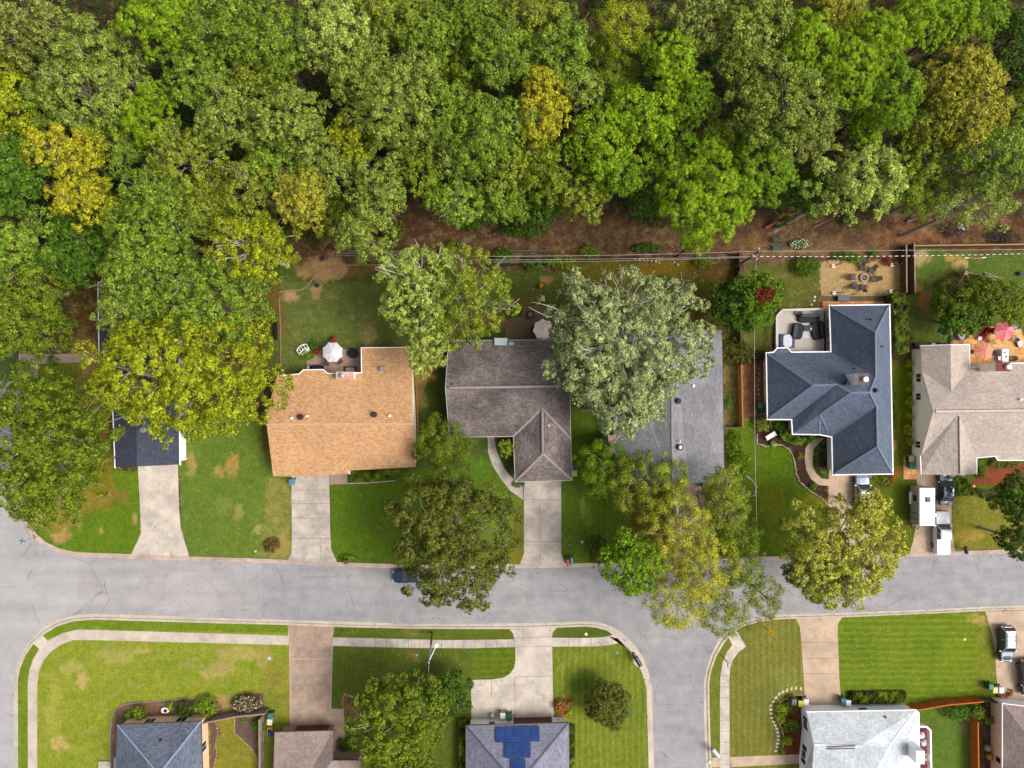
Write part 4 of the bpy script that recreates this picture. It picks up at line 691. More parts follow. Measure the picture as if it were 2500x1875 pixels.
def crown_mesh(name, rx, ry, rz, style, pal, rng, low=-.12, mult=1.0, tip=None, tint=None, bright=1.0):
    c0, c1, ln, wd, dn, jit, tc, gap, lob = STY[style]
    P, d, r = clumps(rx, ry, rz, style, rng, low)
    tot = int(math.pi * rx * ry * dn * mult); w = r ** 2; cnt = np.maximum(8, (tot * w / w.sum())).astype(int)
    ix = np.repeat(np.arange(len(P)), cnt); k = len(ix)
    u = rng.normal(size=(k, 3)); u /= np.linalg.norm(u, axis=1, keepdims=True)
    u = u + d[ix] * .55 + np.array([0, 0, .45]); u /= np.linalg.norm(u, axis=1, keepdims=True)
    rr = r[ix] * rng.uniform(.45, 1.08, k)
    c = P[ix] + u * rr[:, None] * np.array([1, 1, .8])
    n = u * 1.0 + rng.normal(0, jit * .6, (k, 3)) + np.array([0, 0, .25]); n /= np.linalg.norm(n, axis=1, keepdims=True)
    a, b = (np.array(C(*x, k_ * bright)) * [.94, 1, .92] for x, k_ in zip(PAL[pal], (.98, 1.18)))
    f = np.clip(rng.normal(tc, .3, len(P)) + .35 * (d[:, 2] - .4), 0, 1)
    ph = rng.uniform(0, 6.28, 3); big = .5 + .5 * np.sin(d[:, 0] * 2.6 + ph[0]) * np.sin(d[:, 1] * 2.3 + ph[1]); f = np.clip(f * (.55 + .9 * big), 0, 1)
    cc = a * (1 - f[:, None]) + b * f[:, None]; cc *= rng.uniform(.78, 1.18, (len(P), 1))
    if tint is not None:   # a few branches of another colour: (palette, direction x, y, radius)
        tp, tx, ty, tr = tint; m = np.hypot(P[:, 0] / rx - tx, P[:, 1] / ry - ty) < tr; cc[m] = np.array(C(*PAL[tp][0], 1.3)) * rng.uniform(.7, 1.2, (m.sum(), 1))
    fl = np.clip(f[ix] * .55 + rng.random(k) ** 2.0 * .85 + .2 * (u[:, 2] - .4), 0, 1)[:, None]; lc = a * (1 - fl) + b * fl  # pale leaf colour stands in for light glints, more on upper leaves
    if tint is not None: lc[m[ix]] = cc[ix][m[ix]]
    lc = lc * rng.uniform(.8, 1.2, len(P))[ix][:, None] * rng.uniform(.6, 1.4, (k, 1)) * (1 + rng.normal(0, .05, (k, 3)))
    return build_leaves(name, c, n, ln, wd, lc, rng), P, r
def limb(mb, a, b, r0, r1, rng, n=4, bend=.12):
    a = np.array(a, float); b = np.array(b, float); L_ = np.linalg.norm(b - a); pts = []; rs = []
    o = rng.normal(0, bend * L_, 3)
    for i in range(n + 1):
        t = i / n; p = a + (b - a) * t + o * math.sin(math.pi * t) * .6 + np.array([0, 0, .06 * L_]) * math.sin(math.pi * t); pts.append(tuple(p)); rs.append(r0 + (r1 - r0) * t)
    mb.tube(pts, rs, 5, cap=False); return pts
TN = [0]
def tree(x, y, rx, ry, pal, z, style, label, group=None, bark=None, bare=0, lean=(0, 0), tint=None, mult=1.0, bright=1.0, name='tree', rzf=.86, low=-.12, d=1.1302, dz=1.0):
    """x, y, rx, ry: crown centre and radii in photo pixels / 1.1302; z: height of the crown centre in metres"""
    TN[0] += 1; rng = np.random.default_rng(1000 + TN[0]); random.seed(TN[0])
    s = (HC - z) / HC / PPM * d; c = W(x * d, y * d, z); R = (rx + ry) / 2 * s; RX, RY = rx * s, ry * s; RZ = min(R * rzf, z * .62)
    bx, by = c[0] + lean[0], c[1] + lean[1]
    t = thing(name, label, 'tree', (bx, by, 0), group=group)
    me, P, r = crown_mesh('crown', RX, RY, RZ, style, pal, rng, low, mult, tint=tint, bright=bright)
    o = D.objects.new('crown', me); COL.objects.link(o); o.parent = t; o['_w'] = 1; zc = c[2] - RZ * .25
    o.location = (c[0] - bx, c[1] - by, zc)
    mb = MB(); tr = .05 + R * .045; fork = Vector((c[0], c[1], max(z * .35, zc - RZ * .75)))
    mb.tube([(bx, by, -.1), (bx + (c[0] - bx) * .1, by + (c[1] - by) * .1, .5), tuple(Vector((bx, by, 0)).lerp(fork, .6)), tuple(fork), (c[0], c[1], zc + RZ * .3)], [tr * 1.5, tr * 1.1, tr, tr * .8, tr * .3], 8)
    k = min(len(P), int(9 + R * 1.6 + bare)); order = rng.permutation(len(P))[:k]
    for q, i in enumerate(order):
        p = P[i] * (.95 if q >= bare else 1.02); e = (c[0] + p[0], c[1] + p[1], zc + p[2] + (r[i] * .35 if q < bare else 0))
        st = Vector((c[0], c[1], zc - RZ * .55 + rng.uniform(0, .75) * RZ))
        st = st.lerp(Vector(e), rng.uniform(0, .3)); pts = limb(mb, st, e, tr * .26, .03, rng)
        for _ in range(3 if q < bare else 1):
            m_ = pts[2 if _ else 3]; e2 = np.array(e) + rng.normal(0, .13 * R, 3) + np.array([0, 0, .3]); limb(mb, m_, e2, tr * .16, .025, rng, 3)
    b = mb.build('trunk', bark or M_BARK, t); return t
def bush(x, y, rx, ry, pal, h, label, cat='shrub', name='shrub', style='bush', group=None, flowers=None, mult=1.0, bright=1.0, rz=0.0, z0=.08):
    """low plant: x, y, radii in photo pixels, h metres"""
    TN[0] += 1; rng = np.random.default_rng(4000 + TN[0]); c = W(x, y, h * .5); RX, RY = rx / PPM, ry / PPM
    t = thing(name, label, cat, (c[0], c[1], z0), rz, group)
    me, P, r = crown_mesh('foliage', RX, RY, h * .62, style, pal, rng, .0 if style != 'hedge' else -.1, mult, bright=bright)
    o = D.objects.new('foliage', me); COL.objects.link(o); o.parent = t; o['_w'] = 1; o.location = (0, 0, h * .34)
    mb = MB()
    for i in range(4):
        a = i * 1.7 + .4; mb.tube([(0, 0, -.05), (RX * .4 * math.cos(a), RY * .4 * math.sin(a), h * .5)], [.03, .015], 5, False)
    st = mb.build('stems', M_BARKD, None); st.parent = t
    if flowers:
        fc, nf, fs = flowers; ii = rng.integers(0, len(P), nf); u = rng.normal(size=(nf, 3)); u[:, 2] = abs(u[:, 2]) + .5; u /= np.linalg.norm(u, axis=1, keepdims=True)
        cc = P[ii] + u * r[ii][:, None] * 1.15; nn = u + rng.normal(0, .2, (nf, 3)); nn /= np.linalg.norm(nn, axis=1, keepdims=True)
        fm = build_leaves('blossom', cc, nn, fs, fs * .9, np.array([C(*fc[j % len(fc)], 1.1) for j in range(nf)]), rng); b = D.objects.new('blossom', fm); COL.objects.link(b); b.parent = t; b.location = (0, 0, h * .34)
    return t
def hedge(P, h, pal, label, name='hedge', dens=520, bright=.72):
    """clipped hedge: leaves over a closed outline given in photo pixels"""
    TN[0] += 1; rng = np.random.default_rng(7000 + TN[0]); Q = [W(p[0], p[1], h)[:2] for p in P]; xs = [q[0] for q in Q]; ys = [q[1] for q in Q]
    A = (max(xs) - min(xs)) * (max(ys) - min(ys)); n = int(A * dens); X = rng.uniform(min(xs), max(xs), n); Y = rng.uniform(min(ys), max(ys), n)
    k = in_poly(X, Y, Q); X, Y = X[k], Y[k]; In = inset(Q, .18); core = in_poly(X, Y, In)
    rx_, ry_ = X * 3.1, Y * 3.1; bump = (vn(rx_, ry_, 1.3, 1) - .5) * .6
    Z = h + bump - (~core) * rng.uniform(0, h * .6, len(X)) - rng.uniform(0, .15, len(X))
    cx, cy = np.mean(xs), np.mean(ys); nn = rng.normal(0, .45, (len(X), 3)) + np.array([0, 0, .9]); nn /= np.linalg.norm(nn, axis=1, keepdims=True)
    a, b = (np.array(C(*x, 1.25 * bright)) for x in PAL[pal]); f = np.clip(vn(rx_, ry_, 2.2, 5) * 1.3 - .15, 0, 1)[:, None]; cc = (a * (1 - f) + b * f) * rng.uniform(.65, 1.3, (len(X), 1))
    me = build_leaves('foliage', np.stack([X - cx, Y - cy, Z], 1), nn, .16, .10, cc, rng)
    t = thing(name, label, 'hedge', (cx, cy, 0)); o = D.objects.new('foliage', me); COL.objects.link(o); o.parent = t
    MB().prism(inset(Q, .16), .02, h - .22).build('woody_core', mat('hedge_core', C(46, 56, 30), .95, .3, 4), t); return t

# crowns of the wood: x, y, rx, ry, palette, crown height, style, label, extras
WOOD = [
 (50, 45, 100, 85, 'A', 15, 'oak', 'dusty olive oak filling the top left corner', {}),
 (345, 45, 78, 68, 'B', 17, 'pine', 'bright lime pine at the top edge near the left corner', {}),
 (205, 120, 92, 70, 'F', 15, 'oak', 'pale yellowish crown below and left of the topmost lime pine', {}),
 (190, 205, 105, 72, 'F', 15.5, 'open', 'pale oak with bare twigs left of the dark green gap at upper left', dict(bare=8)),
 (10, 225, 62, 110, 'Y', 14, 'oak', 'yellow green crown cut by the left edge in the upper wood', {}),
 (325, 250, 52, 68, 'B', 14.5, 'pine', 'small bright green pine standing among grey oaks at upper left', {}),
 (245, 310, 70, 60, 'C', 12.5, 'oak', 'mid green crown under the small bright pine', {}),
 (150, 330, 92, 62, 'D', 14, 'oak', 'yellow crown above the deep green tree at the left edge', {}),
 (175, 425, 70, 50, 'D', 13, 'oak', 'smaller yellow crown just below the larger yellow one at left', {}),
 (18, 365, 78, 80, 'E', 14, 'dense', 'deep emerald tree at the left edge', dict(bright=1.2)),
 (110, 225, 60, 60, 'C', 13, 'oak', 'green crown between the left edge yellow tree and the pale oak', {}),
 (400, 345, 85, 75, 'M', 14, 'open', 'olive crown with dead grey limbs showing at its middle', dict(bare=14)),
 (495, 255, 78, 70, 'F', 15, 'oak', 'round grey green oak right of the small bright pine', {}),
 (630, 265, 80, 72, 'F', 15.5, 'oak', 'greyish oak with pale leaf tips at upper left centre', {}),
 (430, 165, 70, 66, 'C', 15, 'oak', 'green crown midway between lime pine and grey oaks', {}),
 (480, 60, 88, 72, 'C', 15.5, 'oak', 'broad green oak at the top edge right of the lime pine', {}),
 (585, 90, 85, 78, 'C', 15.5, 'oak', 'green oak second from the lime pine along the top', {}),
 (560, 165, 66, 50, 'M', 14, 'oak', 'low olive crown between two green oaks near the top', {}),
 (725, 70, 84, 88, 'S', 16, 'oak', 'soft mint green oak along the top left of centre', dict(bright=1.1)),
 (800, 165, 80, 72, 'F', 16, 'oak', 'sage oak below the soft mint green one', {}),
 (850, 30, 82, 62, 'M', 15, 'oak', 'yellowish olive oak at the top edge left of centre', {}),
 (920, 75, 72, 66, 'C', 15, 'oak', 'green crown just right of the yellowish olive oak on top', {}),
 (1010, 30, 78, 60, 'C', 15, 'oak', 'dark green oak at the top edge nearest the centre line', {}),
 (1075, 110, 74, 72, 'C', 16, 'oak', 'upright green oak with a pale trunk seen below it', dict(bare=5)),
 (1165, 40, 84, 62, 'M', 15, 'oak', 'wide olive oak on the left rim of the brown forest gap', {}),
 (1215, 115, 70, 66, 'C', 15.5, 'oak', 'green oak leaning over the brown forest gap at the top', {}),
 (1000, 135, 62, 52, 'O', 13, 'oak', 'low plain green crown beneath the upright oaks at top centre', {}),
 (860, 245, 95, 84, 'F', 16, 'oak', 'large grey oak in the middle of the upper wood', {}),
 (900, 160, 66, 58, 'F', 15, 'oak', 'grey green crown above the large grey oak', {}),
 (960, 240, 68, 68, 'C', 15.5, 'oak', 'fresh green crown right of the large grey oak', {}),
 (1045, 285, 86, 84, 'C', 15.5, 'oak', 'green oak left of the slim yellow tree', {}),
 (1172, 175, 40, 42, 'D', 16, 'oak', 'smaller upper one of the two slim yellow trees in the centre wood', {}),
 (1172, 250, 52, 56, 'D', 15.5, 'oak', 'slim yellow tree standing out right of centre', {}),
 (1255, 190, 48, 44, 'F', 14.5, 'oak', 'small sage oak between yellow tree and forest gap', {}),
 (760, 300, 46, 62, 'Y', 14, 'oak', 'narrow yellow green tree with an orange top left of centre', dict(tint=('R', 0, .7, .28))),
 (655, 430, 56, 62, 'G', 15, 'dense', 'orange yellow rounded tree above the back garden at left', {}),
 (705, 355, 62, 58, 'F', 14, 'oak', 'grey oak between the narrow yellow green tree and the orange one', {}),
 (600, 345, 66, 60, 'C', 13.5, 'oak', 'green crown left of the grey oak above the orange tree', {}),
 (545, 405, 74, 62, 'M', 13.5, 'open', 'olive crown with thin bare sprays left of the orange tree', dict(bare=10)),
 (350, 420, 78, 62, 'C', 13.5, 'oak', 'plain green crown below the dead limbed olive tree', {}),
 (450, 440, 66, 56, 'M', 12.5, 'oak', 'olive crown in the middle of the lower left wood', {}),
 (270, 470, 66, 60, 'O', 11, 'oak', 'darker green crown at the foot of the yellow trees', {}),
 (340, 500, 88, 60, 'C', 13.5, 'oak', 'green oak just above the dark roofed house', {}),
 (545, 535, 88, 70, 'Y', 13, 'oak', 'mustard tree with white bare branches beside the back garden', dict(bare=10, bark=M_PALE)),
 (55, 520, 88, 74, 'C', 10, 'oak', 'green crown on the left edge level with the dark roof', dict(bright=1.1)),
 (170, 545, 72, 60, 'E', 10, 'dense', 'dark blue green crown left of the house clearing', {}),
 (160, 480, 60, 42, 'K', 9, 'dense', 'shadowy low tree under the yellow crowns at left', dict(bright=1.2)),
 (65, 620, 80, 56, 'O', 7.5, 'oak', 'green crown above the corner tree on the left street', {}),
 (60, 705, 86, 66, 'O', 7, 'oak', 'leafy crown overhanging the left street near the walk', {}),
 (905, 345, 58, 74, 'O', 13, 'oak', 'dark green slim crown left of the gap in the centre wood', {}),
 (975, 330, 52, 58, 'F', 14, 'oak', 'sage crown below the fresh green one in the centre', {}),
 (815, 420, 50, 82, 'F', 14, 'oak', 'tall narrow sage tree just right of the orange one', {}),
 (785, 505, 62, 54, 'F', 12.5, 'oak', 'sage crown hanging over the fence above the back lawn', {}),
 (725, 465, 36, 44, 'O', 10, 'oak', 'low green crown squeezed right of the orange tree', {}),
 (985, 430, 62, 52, 'C', 12, 'open', 'fresh green tree with white forked trunk at the wood edge', dict(bare=8, bark=M_PALE, bright=1.15)),
 (1080, 425, 60, 52, 'C', 11.5, 'oak', 'fresh green crown right of the white forked trunk', {}),
 (1095, 350, 62, 56, 'M', 13, 'open', 'thin olive crown above the wood edge near the centre', dict(bare=6)),
 (1175, 360, 58, 66, 'O', 12.5, 'oak', 'green crown in the dip left of the lime tree group', {}),
 (1170, 445, 46, 36, 'E', 7, 'dense', 'small dark bush like tree at the wood edge in the centre', {}),
 (1255, 425, 56, 48, 'M', 11, 'oak', 'olive green small tree on the bare bank', {}),
 (1350, 60, 56, 56, 'Y', 15, 'fine', 'feathery yellow lime tree right of the forest gap', dict(mult=1.6)),
 (1320, 135, 52, 58, 'O', 12.5, 'fine', 'feathery darker green tree below the yellow lime one', dict(mult=1.7)),
 (1300, 300, 66, 66, 'B', 14, 'oak', 'lime green crown at the left of the central lime group', {}),
 (1380, 250, 66, 56, 'B', 14.5, 'oak', 'lime green crown at the top of the central lime group', {}),
 (1345, 375, 60, 58, 'V', 12.5, 'oak', 'green crown at the foot of the central lime group', {}),
 (1450, 135, 62, 60, 'B', 16, 'pine', 'lime pine with rounded pads upper right of centre', {}),
 (1490, 215, 56, 56, 'V', 13.5, 'pine', 'darker lime pine just below the rounded pad pine', {}),
 (1445, 330, 50, 62, 'V', 11, 'oak', 'shaded green crown between lime group and the big pine', {}),
 (1525, 425, 96, 98, 'B', 14, 'pine', 'big round lime pine leaning over the brown bank', {}),
 (1505, 520, 34, 24, 'B', 11, 'pine', 'drooping lime pine branch crown near the power line', {}),
 (1645, 365, 68, 74, 'V', 14, 'pine', 'green pine right of the big round lime pine', {}),
 (1620, 60, 90, 70, 'F', 16, 'oak', 'pale sage oak at the top edge right of the gap', {}),
 (1520, 40, 70, 62, 'A', 15, 'oak', 'olive sage oak on the top edge next to the gap', {}),
 (1625, 150, 66, 52, 'F', 15, 'oak', 'sage crown under the pale sage oak on top', {}),
 (1690, 225, 112, 92, 'F', 16, 'oak', 'largest sage oak in the right half of the wood', {}),
 (1745, 300, 58, 46, 'A', 14, 'oak', 'olive crown under the largest sage oak', {}),
 (1745, 95, 56, 66, 'B', 16.5, 'pine', 'lime pine above the largest sage oak', {}),
 (1800, 40, 66, 52, 'G', 14, 'oak', 'golden tinted oak at the top edge right of centre', {}),
 (1840, 160, 56, 72, 'B', 17, 'pine', 'tall lime pine in the middle of the right pine group', {}),
 (1925, 200, 60, 72, 'V', 16.5, 'pine', 'green pine right of the tall lime pine', {}),
 (1895, 85, 62, 58, 'B', 16.5, 'pine', 'lime pine above the right pine group', {}),
 (1985, 40, 58, 58, 'B', 16.5, 'pine', 'lime pine at the top edge third from the right corner', {}),
 (2060, 35, 48, 54, 'B', 16.5, 'pine', 'lime pine at the top edge second from the right corner', {}),
 (2125, 30, 48, 48, 'V', 16, 'pine', 'lime pine at the top edge nearest the right corner', {}),
 (2190, 110, 58, 78, 'K', 12, 'dense', 'dark green tree on the right edge below the corner pine', dict(bright=1.25)),
 (2075, 160, 82, 56, 'G', 15.5, 'dense', 'smaller orange gold oak just above the larger one at right', {}),
 (2085, 245, 78, 72, 'G', 15.5, 'dense', 'orange gold oak standing out at the right', {}),
 (2000, 260, 56, 52, 'M', 13.5, 'oak', 'olive gold crown left of the orange gold oak', {}),
 (1870, 270, 42, 46, 'B', 13, 'pine', 'small lime pine under the right pine group', {}),
 (1985, 335, 60, 46, 'M', 12, 'oak', 'yellowish crown at the foot of the orange gold oak', {}),
 (1850, 395, 92, 82, 'S', 13.5, 'oak', 'pale mint tree leaning over the bank right of the lime pine', dict(bright=1.12, lean=(-4.6, -2.6), bare=4)),
 (1750, 420, 56, 52, 'E', 9, 'oak', 'dark green low tree between green pine and mint tree', dict(bright=1.1)),
 (1950, 385, 52, 52, 'O', 11, 'oak', 'mid green crown right of the mint tree', {}),
 (2010, 420, 60, 48, 'O', 10, 'fine', 'dull green low crown above the right hand fence', dict(mult=1.8)),
 (2150, 350, 82, 74, 'C', 14, 'open', 'green crown with bare grey limbs at the right edge', dict(bare=9)),
 (2110, 440, 80, 46, 'S', 11.5, 'fine', 'leaning thin grey branched tree above the brush pile', dict(bare=12, mult=1.3, lean=(-3, -1.6))),
 (1400, 440, 42, 36, 'E', 8, 'oak', 'dark green small tree on the bank left of the big lime pine', {}),
 (1560, 300, 50, 46, 'O', 12, 'oak', 'shaded green crown above the big lime pine', {}),
 (2195, 240, 50, 50, 'O', 12, 'oak', 'green crown on the right edge beside the orange gold oak', {}),
]
for x, y, rx, ry, p, z, st, lab, kw in WOOD:
    rx *= 1.12; ry *= 1.12
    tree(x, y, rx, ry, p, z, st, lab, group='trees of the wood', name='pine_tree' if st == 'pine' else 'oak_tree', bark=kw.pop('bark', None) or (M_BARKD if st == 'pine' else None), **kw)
# undergrowth between the trunks, a mass nobody could count
def undergrowth():
    rng = np.random.default_rng(77); n = 3600; X = rng.uniform(-120, 2620, n); Y = rng.uniform(-120, 640, n)
    lim = 594 - 22 * (X > 1100) * (X < 2300) - 20 * (X > 900) + 40 * (X < 300); k = (Y < lim + 12 - 90 * rng.random(n) ** 2) & (vn(X, Y, 60, 4) > .3 + .25 * (Y > 500)); X, Y = X[k], Y[k]
    cs = []; ns = []; cc = []
    for x, y in zip(X, Y):
        h = rng.uniform(.6, 8.5) if y < 470 else rng.uniform(.5, 3); c = np.array(W(x, y, h)); r = rng.uniform(.6, 1.5); m = 46
        u = rng.normal(size=(m, 3)); u[:, 2] = abs(u[:, 2]); u /= np.linalg.norm(u, axis=1, keepdims=True)
        cs.append(c + u * r * rng.uniform(.5, 1, (m, 1)) * [1.2, 1.2, .7]); nn = u + rng.normal(0, .5, (m, 3)) + [0, 0, .4]; ns.append(nn / np.linalg.norm(nn, axis=1, keepdims=True))
        b = C(*[(70, 100, 34), (52, 92, 38), (96, 112, 44), (60, 84, 40)][rng.integers(4)], 1.15); cc.append(np.array(b) * rng.uniform(.6, 1.3, (m, 1)))
    me = build_leaves('undergrowth', np.concatenate(cs), np.concatenate(ns), .42, .26, np.concatenate(cc), rng)
    o = D.objects.new('undergrowth', me); COL.objects.link(o); tag(o, 'dark saplings and brush filling the wood floor between the trees', 'undergrowth', kind='stuff')
undergrowth()
# garden and street trees
T = tree
T(325, 592, 122, 94, 'C', 12.5, 'dense', 'olive green oak covering the upper half of the dark roofed house', bare=5)
T(460, 655, 128, 100, 'C', 12.5, 'dense', 'broad olive oak at the right of the dark roofed house', bare=4)
T(288, 668, 84, 84, 'F', 11, 'dense', 'greyer oak crown over the left edge of the dark roof')
T(400, 808, 208, 136, 'Y', 12.5, 'dense', 'huge yellow green tree hiding the middle of the dark roofed house', bare=6, mult=1.1, tint=None)
T(88, 964, 148, 174, 'O', 10, 'dense', 'big green tree on the left street corner', bare=2, mult=1.15, bright=.92)
T(905, 620, 90, 108, 'S', 11.5, 'open', 'pale leaved maple on the left behind the brown house', bare=8, mult=1.25, bark=M_PALE, bright=1.05)
T(1010, 640, 98, 108, 'M', 11, 'open', 'pale yellow tipped tree reaching over the brown roof', bare=12, mult=1.15, bark=M_PALE, bright=.95)
T(920, 735, 62, 72, 'S', 9.5, 'open', 'lowest pale tree beside the orange roof corner', bare=4, mult=1.2)
T(1350, 738, 180, 156, 'P', 10.5, 'dense', 'great silvery leaved tree with pale bare branches over the grey roof', bare=34, mult=1.2, bark=M_PALE, bright=1.0)
T(1350, 860, 92, 82, 'P', 9.5, 'dense', 'smaller silvery tree over the left edge of the grey roof front', bare=14, mult=1.25, bark=M_PALE, bright=.95)
T(950, 955, 62, 56, 'O', 5.5, 'fine', 'small dark olive tree in front of the brown house', mult=2.4, bark=M_BARKD, bright=.8)
T(1095, 967, 17, 20, 'M', 2.5, 'fine', 'small yellow green tree in the entry bed of the brown house', mult=3, bark=M_BARKD)
T(975, 1160, 136, 156, 'H', 10, 'dense', 'big brownish olive oak over the blue car on the street', mult=1.2, bright=.95, tint=None)
T(1310, 1015, 62, 62, 'V', 6, 'fine', 'fresh green feathery tree beside the grey roof corner', mult=2.2, bright=.85)
T(1400, 1050, 92, 76, 'M', 7.5, 'fine', 'yellow green feathery tree in front of the grey roof', mult=2.3)
T(1462, 1160, 86, 100, 'Q', 9.5, 'fine', 'golden feathery tree over the pinkish driveway', bare=8, mult=1.9, bark=M_PALE)
T(1368, 1218, 70, 70, 'V', 10.5, 'dense', 'compact bright green round tree at the street edge', bare=2, mult=1.1)
T(1460, 1300, 68, 66, 'Q', 10.5, 'fine', 'airy golden crown spreading over the junction', mult=1.35, bark=M_PALE)
T(1520, 1230, 70, 70, 'Q', 11, 'fine', 'golden crown in the middle of the clump above the junction', bare=4, mult=1.7, bark=M_PALE)
T(1560, 1310, 66, 66, 'M', 9.5, 'fine', 'olive gold airy crown reaching the lower kerb', bare=3, mult=1.5, bark=M_PALE)
T(1590, 1215, 52, 56, 'O', 9.5, 'fine', 'greyish green airy crown at the right of the golden clump', mult=1.8)
T(1655, 1290, 34, 46, 'A', 9, 'fine', 'small grey green crown hanging over the street', mult=2.0)
T(1565, 1085, 52, 88, 'M', 8, 'fine', 'light yellow green birch like tree right of the grey roof', bare=5, mult=1.9, bark=M_PALE, bright=1.05)
T(1610, 1150, 40, 40, 'O', 7, 'fine', 'small green feathery tree beside the hipped house lawn', mult=1.9)
T(1620, 660, 56, 68, 'E', 6.5, 'dense', 'bright green garden tree with a red branch, lowest of the three beside the pole', bright=1.15)
T(1645, 640, 46, 54, 'V', 7.5, 'dense', 'green garden tree topped by a patch of red leaves', tint=('R', -.05, .0, .36), bright=.8)
T(1570, 655, 44, 52, 'K', 5.5, 'dense', 'dark green garden tree left of the red leaved one', bright=1.2)
T(1822, 1190, 126, 112, 'L', 10, 'dense', 'yellow green oak over the silver car and the street', bare=4, mult=1.15, tint=('R', .2, -.2, .05))
T(1880, 1100, 46, 46, 'L', 9, 'open', 'small yellow tipped crown at the top right of the street oak', bare=3, mult=1.4)
T(1770, 1240, 76, 56, 'M', 8.5, 'open', 'shaded olive crown at the lower left of the street oak', bare=3, mult=1.4)
T(2110, 652, 96, 50, 'O', 5, 'oak', 'low spreading green tree behind the timber play frame', mult=1.6, bright=.7)
T(2070, 690, 50, 44, 'E', 4.5, 'oak', 'dark green small tree left of the paver patio', mult=1.6, bright=1.05)
T(2185, 668, 44, 34, 'O', 4.5, 'oak', 'green small tree above the pink umbrella at the right edge', mult=1.6)
T(2190, 1075, 44, 60, 'K', 7, 'oak', 'dark green oak at the right edge of the taupe house garden', mult=1.2, bright=1.1)
T(2200, 1165, 50, 40, 'K', 7.5, 'oak', 'dark green oak crown at the right edge above the street', mult=1.2, bright=1.1)
T(862, 1560, 106, 104, 'O', 9, 'dense', 'bright green oak at the bottom between two driveways', bare=4, mult=1.15, bright=.95)
T(880, 1690, 90, 60, 'O', 9, 'dense', 'green oak cut by the bottom edge', mult=1.1, bright=.95)
T(965, 1500, 48, 56, 'K', 3.6, 'oak', 'dark green shrubby tree with flower stalks beside the street lamp', mult=1.8, bright=1.35)
T(1313, 1523, 50, 54, 'H', 3.2, 'dense', 'brown olive tree with silvery twigs on the striped lawn', mult=1.3, bare=4, bright=.9)

def fallen_leaves():
    rng = np.random.default_rng(55); n = 52000; X = rng.uniform(-20, 2520, n); Y = rng.uniform(560, 1880, n)
    near = np.zeros(n)
    for x, y, r in ((820, 560, 230), (1100, 1320, 190), (1700, 1380, 200), (2050, 1360, 180), (240, 1050, 170), (450, 960, 180), (1500, 850, 220), (1000, 1700, 150), (2480, 1300, 90), (1400, 570, 400), (2200, 570, 380), (1480, 1725, 80)): near = np.maximum(near, np.exp(-((X - x) ** 2 + (Y - y) ** 2) / r ** 2))
    kd = np.full(n, 1e9)
    for line in (N_IN, SW_IN, SE_IN, N_OUT, SW_OUT, SE_OUT):
        for a, b in zip(line, line[1:]):
            dx, dy = b[0] - a[0], b[1] - a[1]; q = dx * dx + dy * dy
            if q == 0: continue
            t = np.clip(((X - a[0]) * dx + (Y - a[1]) * dy) / q, 0, 1); kd = np.minimum(kd, np.hypot(X - a[0] - t * dx, Y - a[1] - t * dy))
    pr = .03 + .42 * near * vn(X, Y, 22, 8) + .5 * np.exp(-(kd / 7) ** 2) * (vn(X, Y, 40, 11) > .55); k = rng.random(n) < pr; X, Y = X[k], Y[k]; on = in_poly(X, Y, ROADMID)
    Z = np.where(on, .02, .15); s = (HC - Z) / HC / PPM; c = np.stack([(X - 1250) * s, -(Y - 937.5) * s, Z], 1); m = len(X)
    nn = rng.normal(0, .25, (m, 3)) + [0, 0, 1]; nn /= np.linalg.norm(nn, axis=1, keepdims=True)
    pal = np.array([C(186, 150, 84), C(150, 104, 62), C(206, 182, 104), C(118, 88, 56), C(170, 140, 60)]); cc = pal[rng.integers(0, 5, m)]
    o = D.objects.new('fallen_leaves', build_leaves('fallen_leaves', c, nn, .17, .13, cc, rng)); COL.objects.link(o); tag(o, 'dry fallen leaves scattered over lawns, gutters and the bank', 'fallen leaves', kind='stuff')
fallen_leaves()
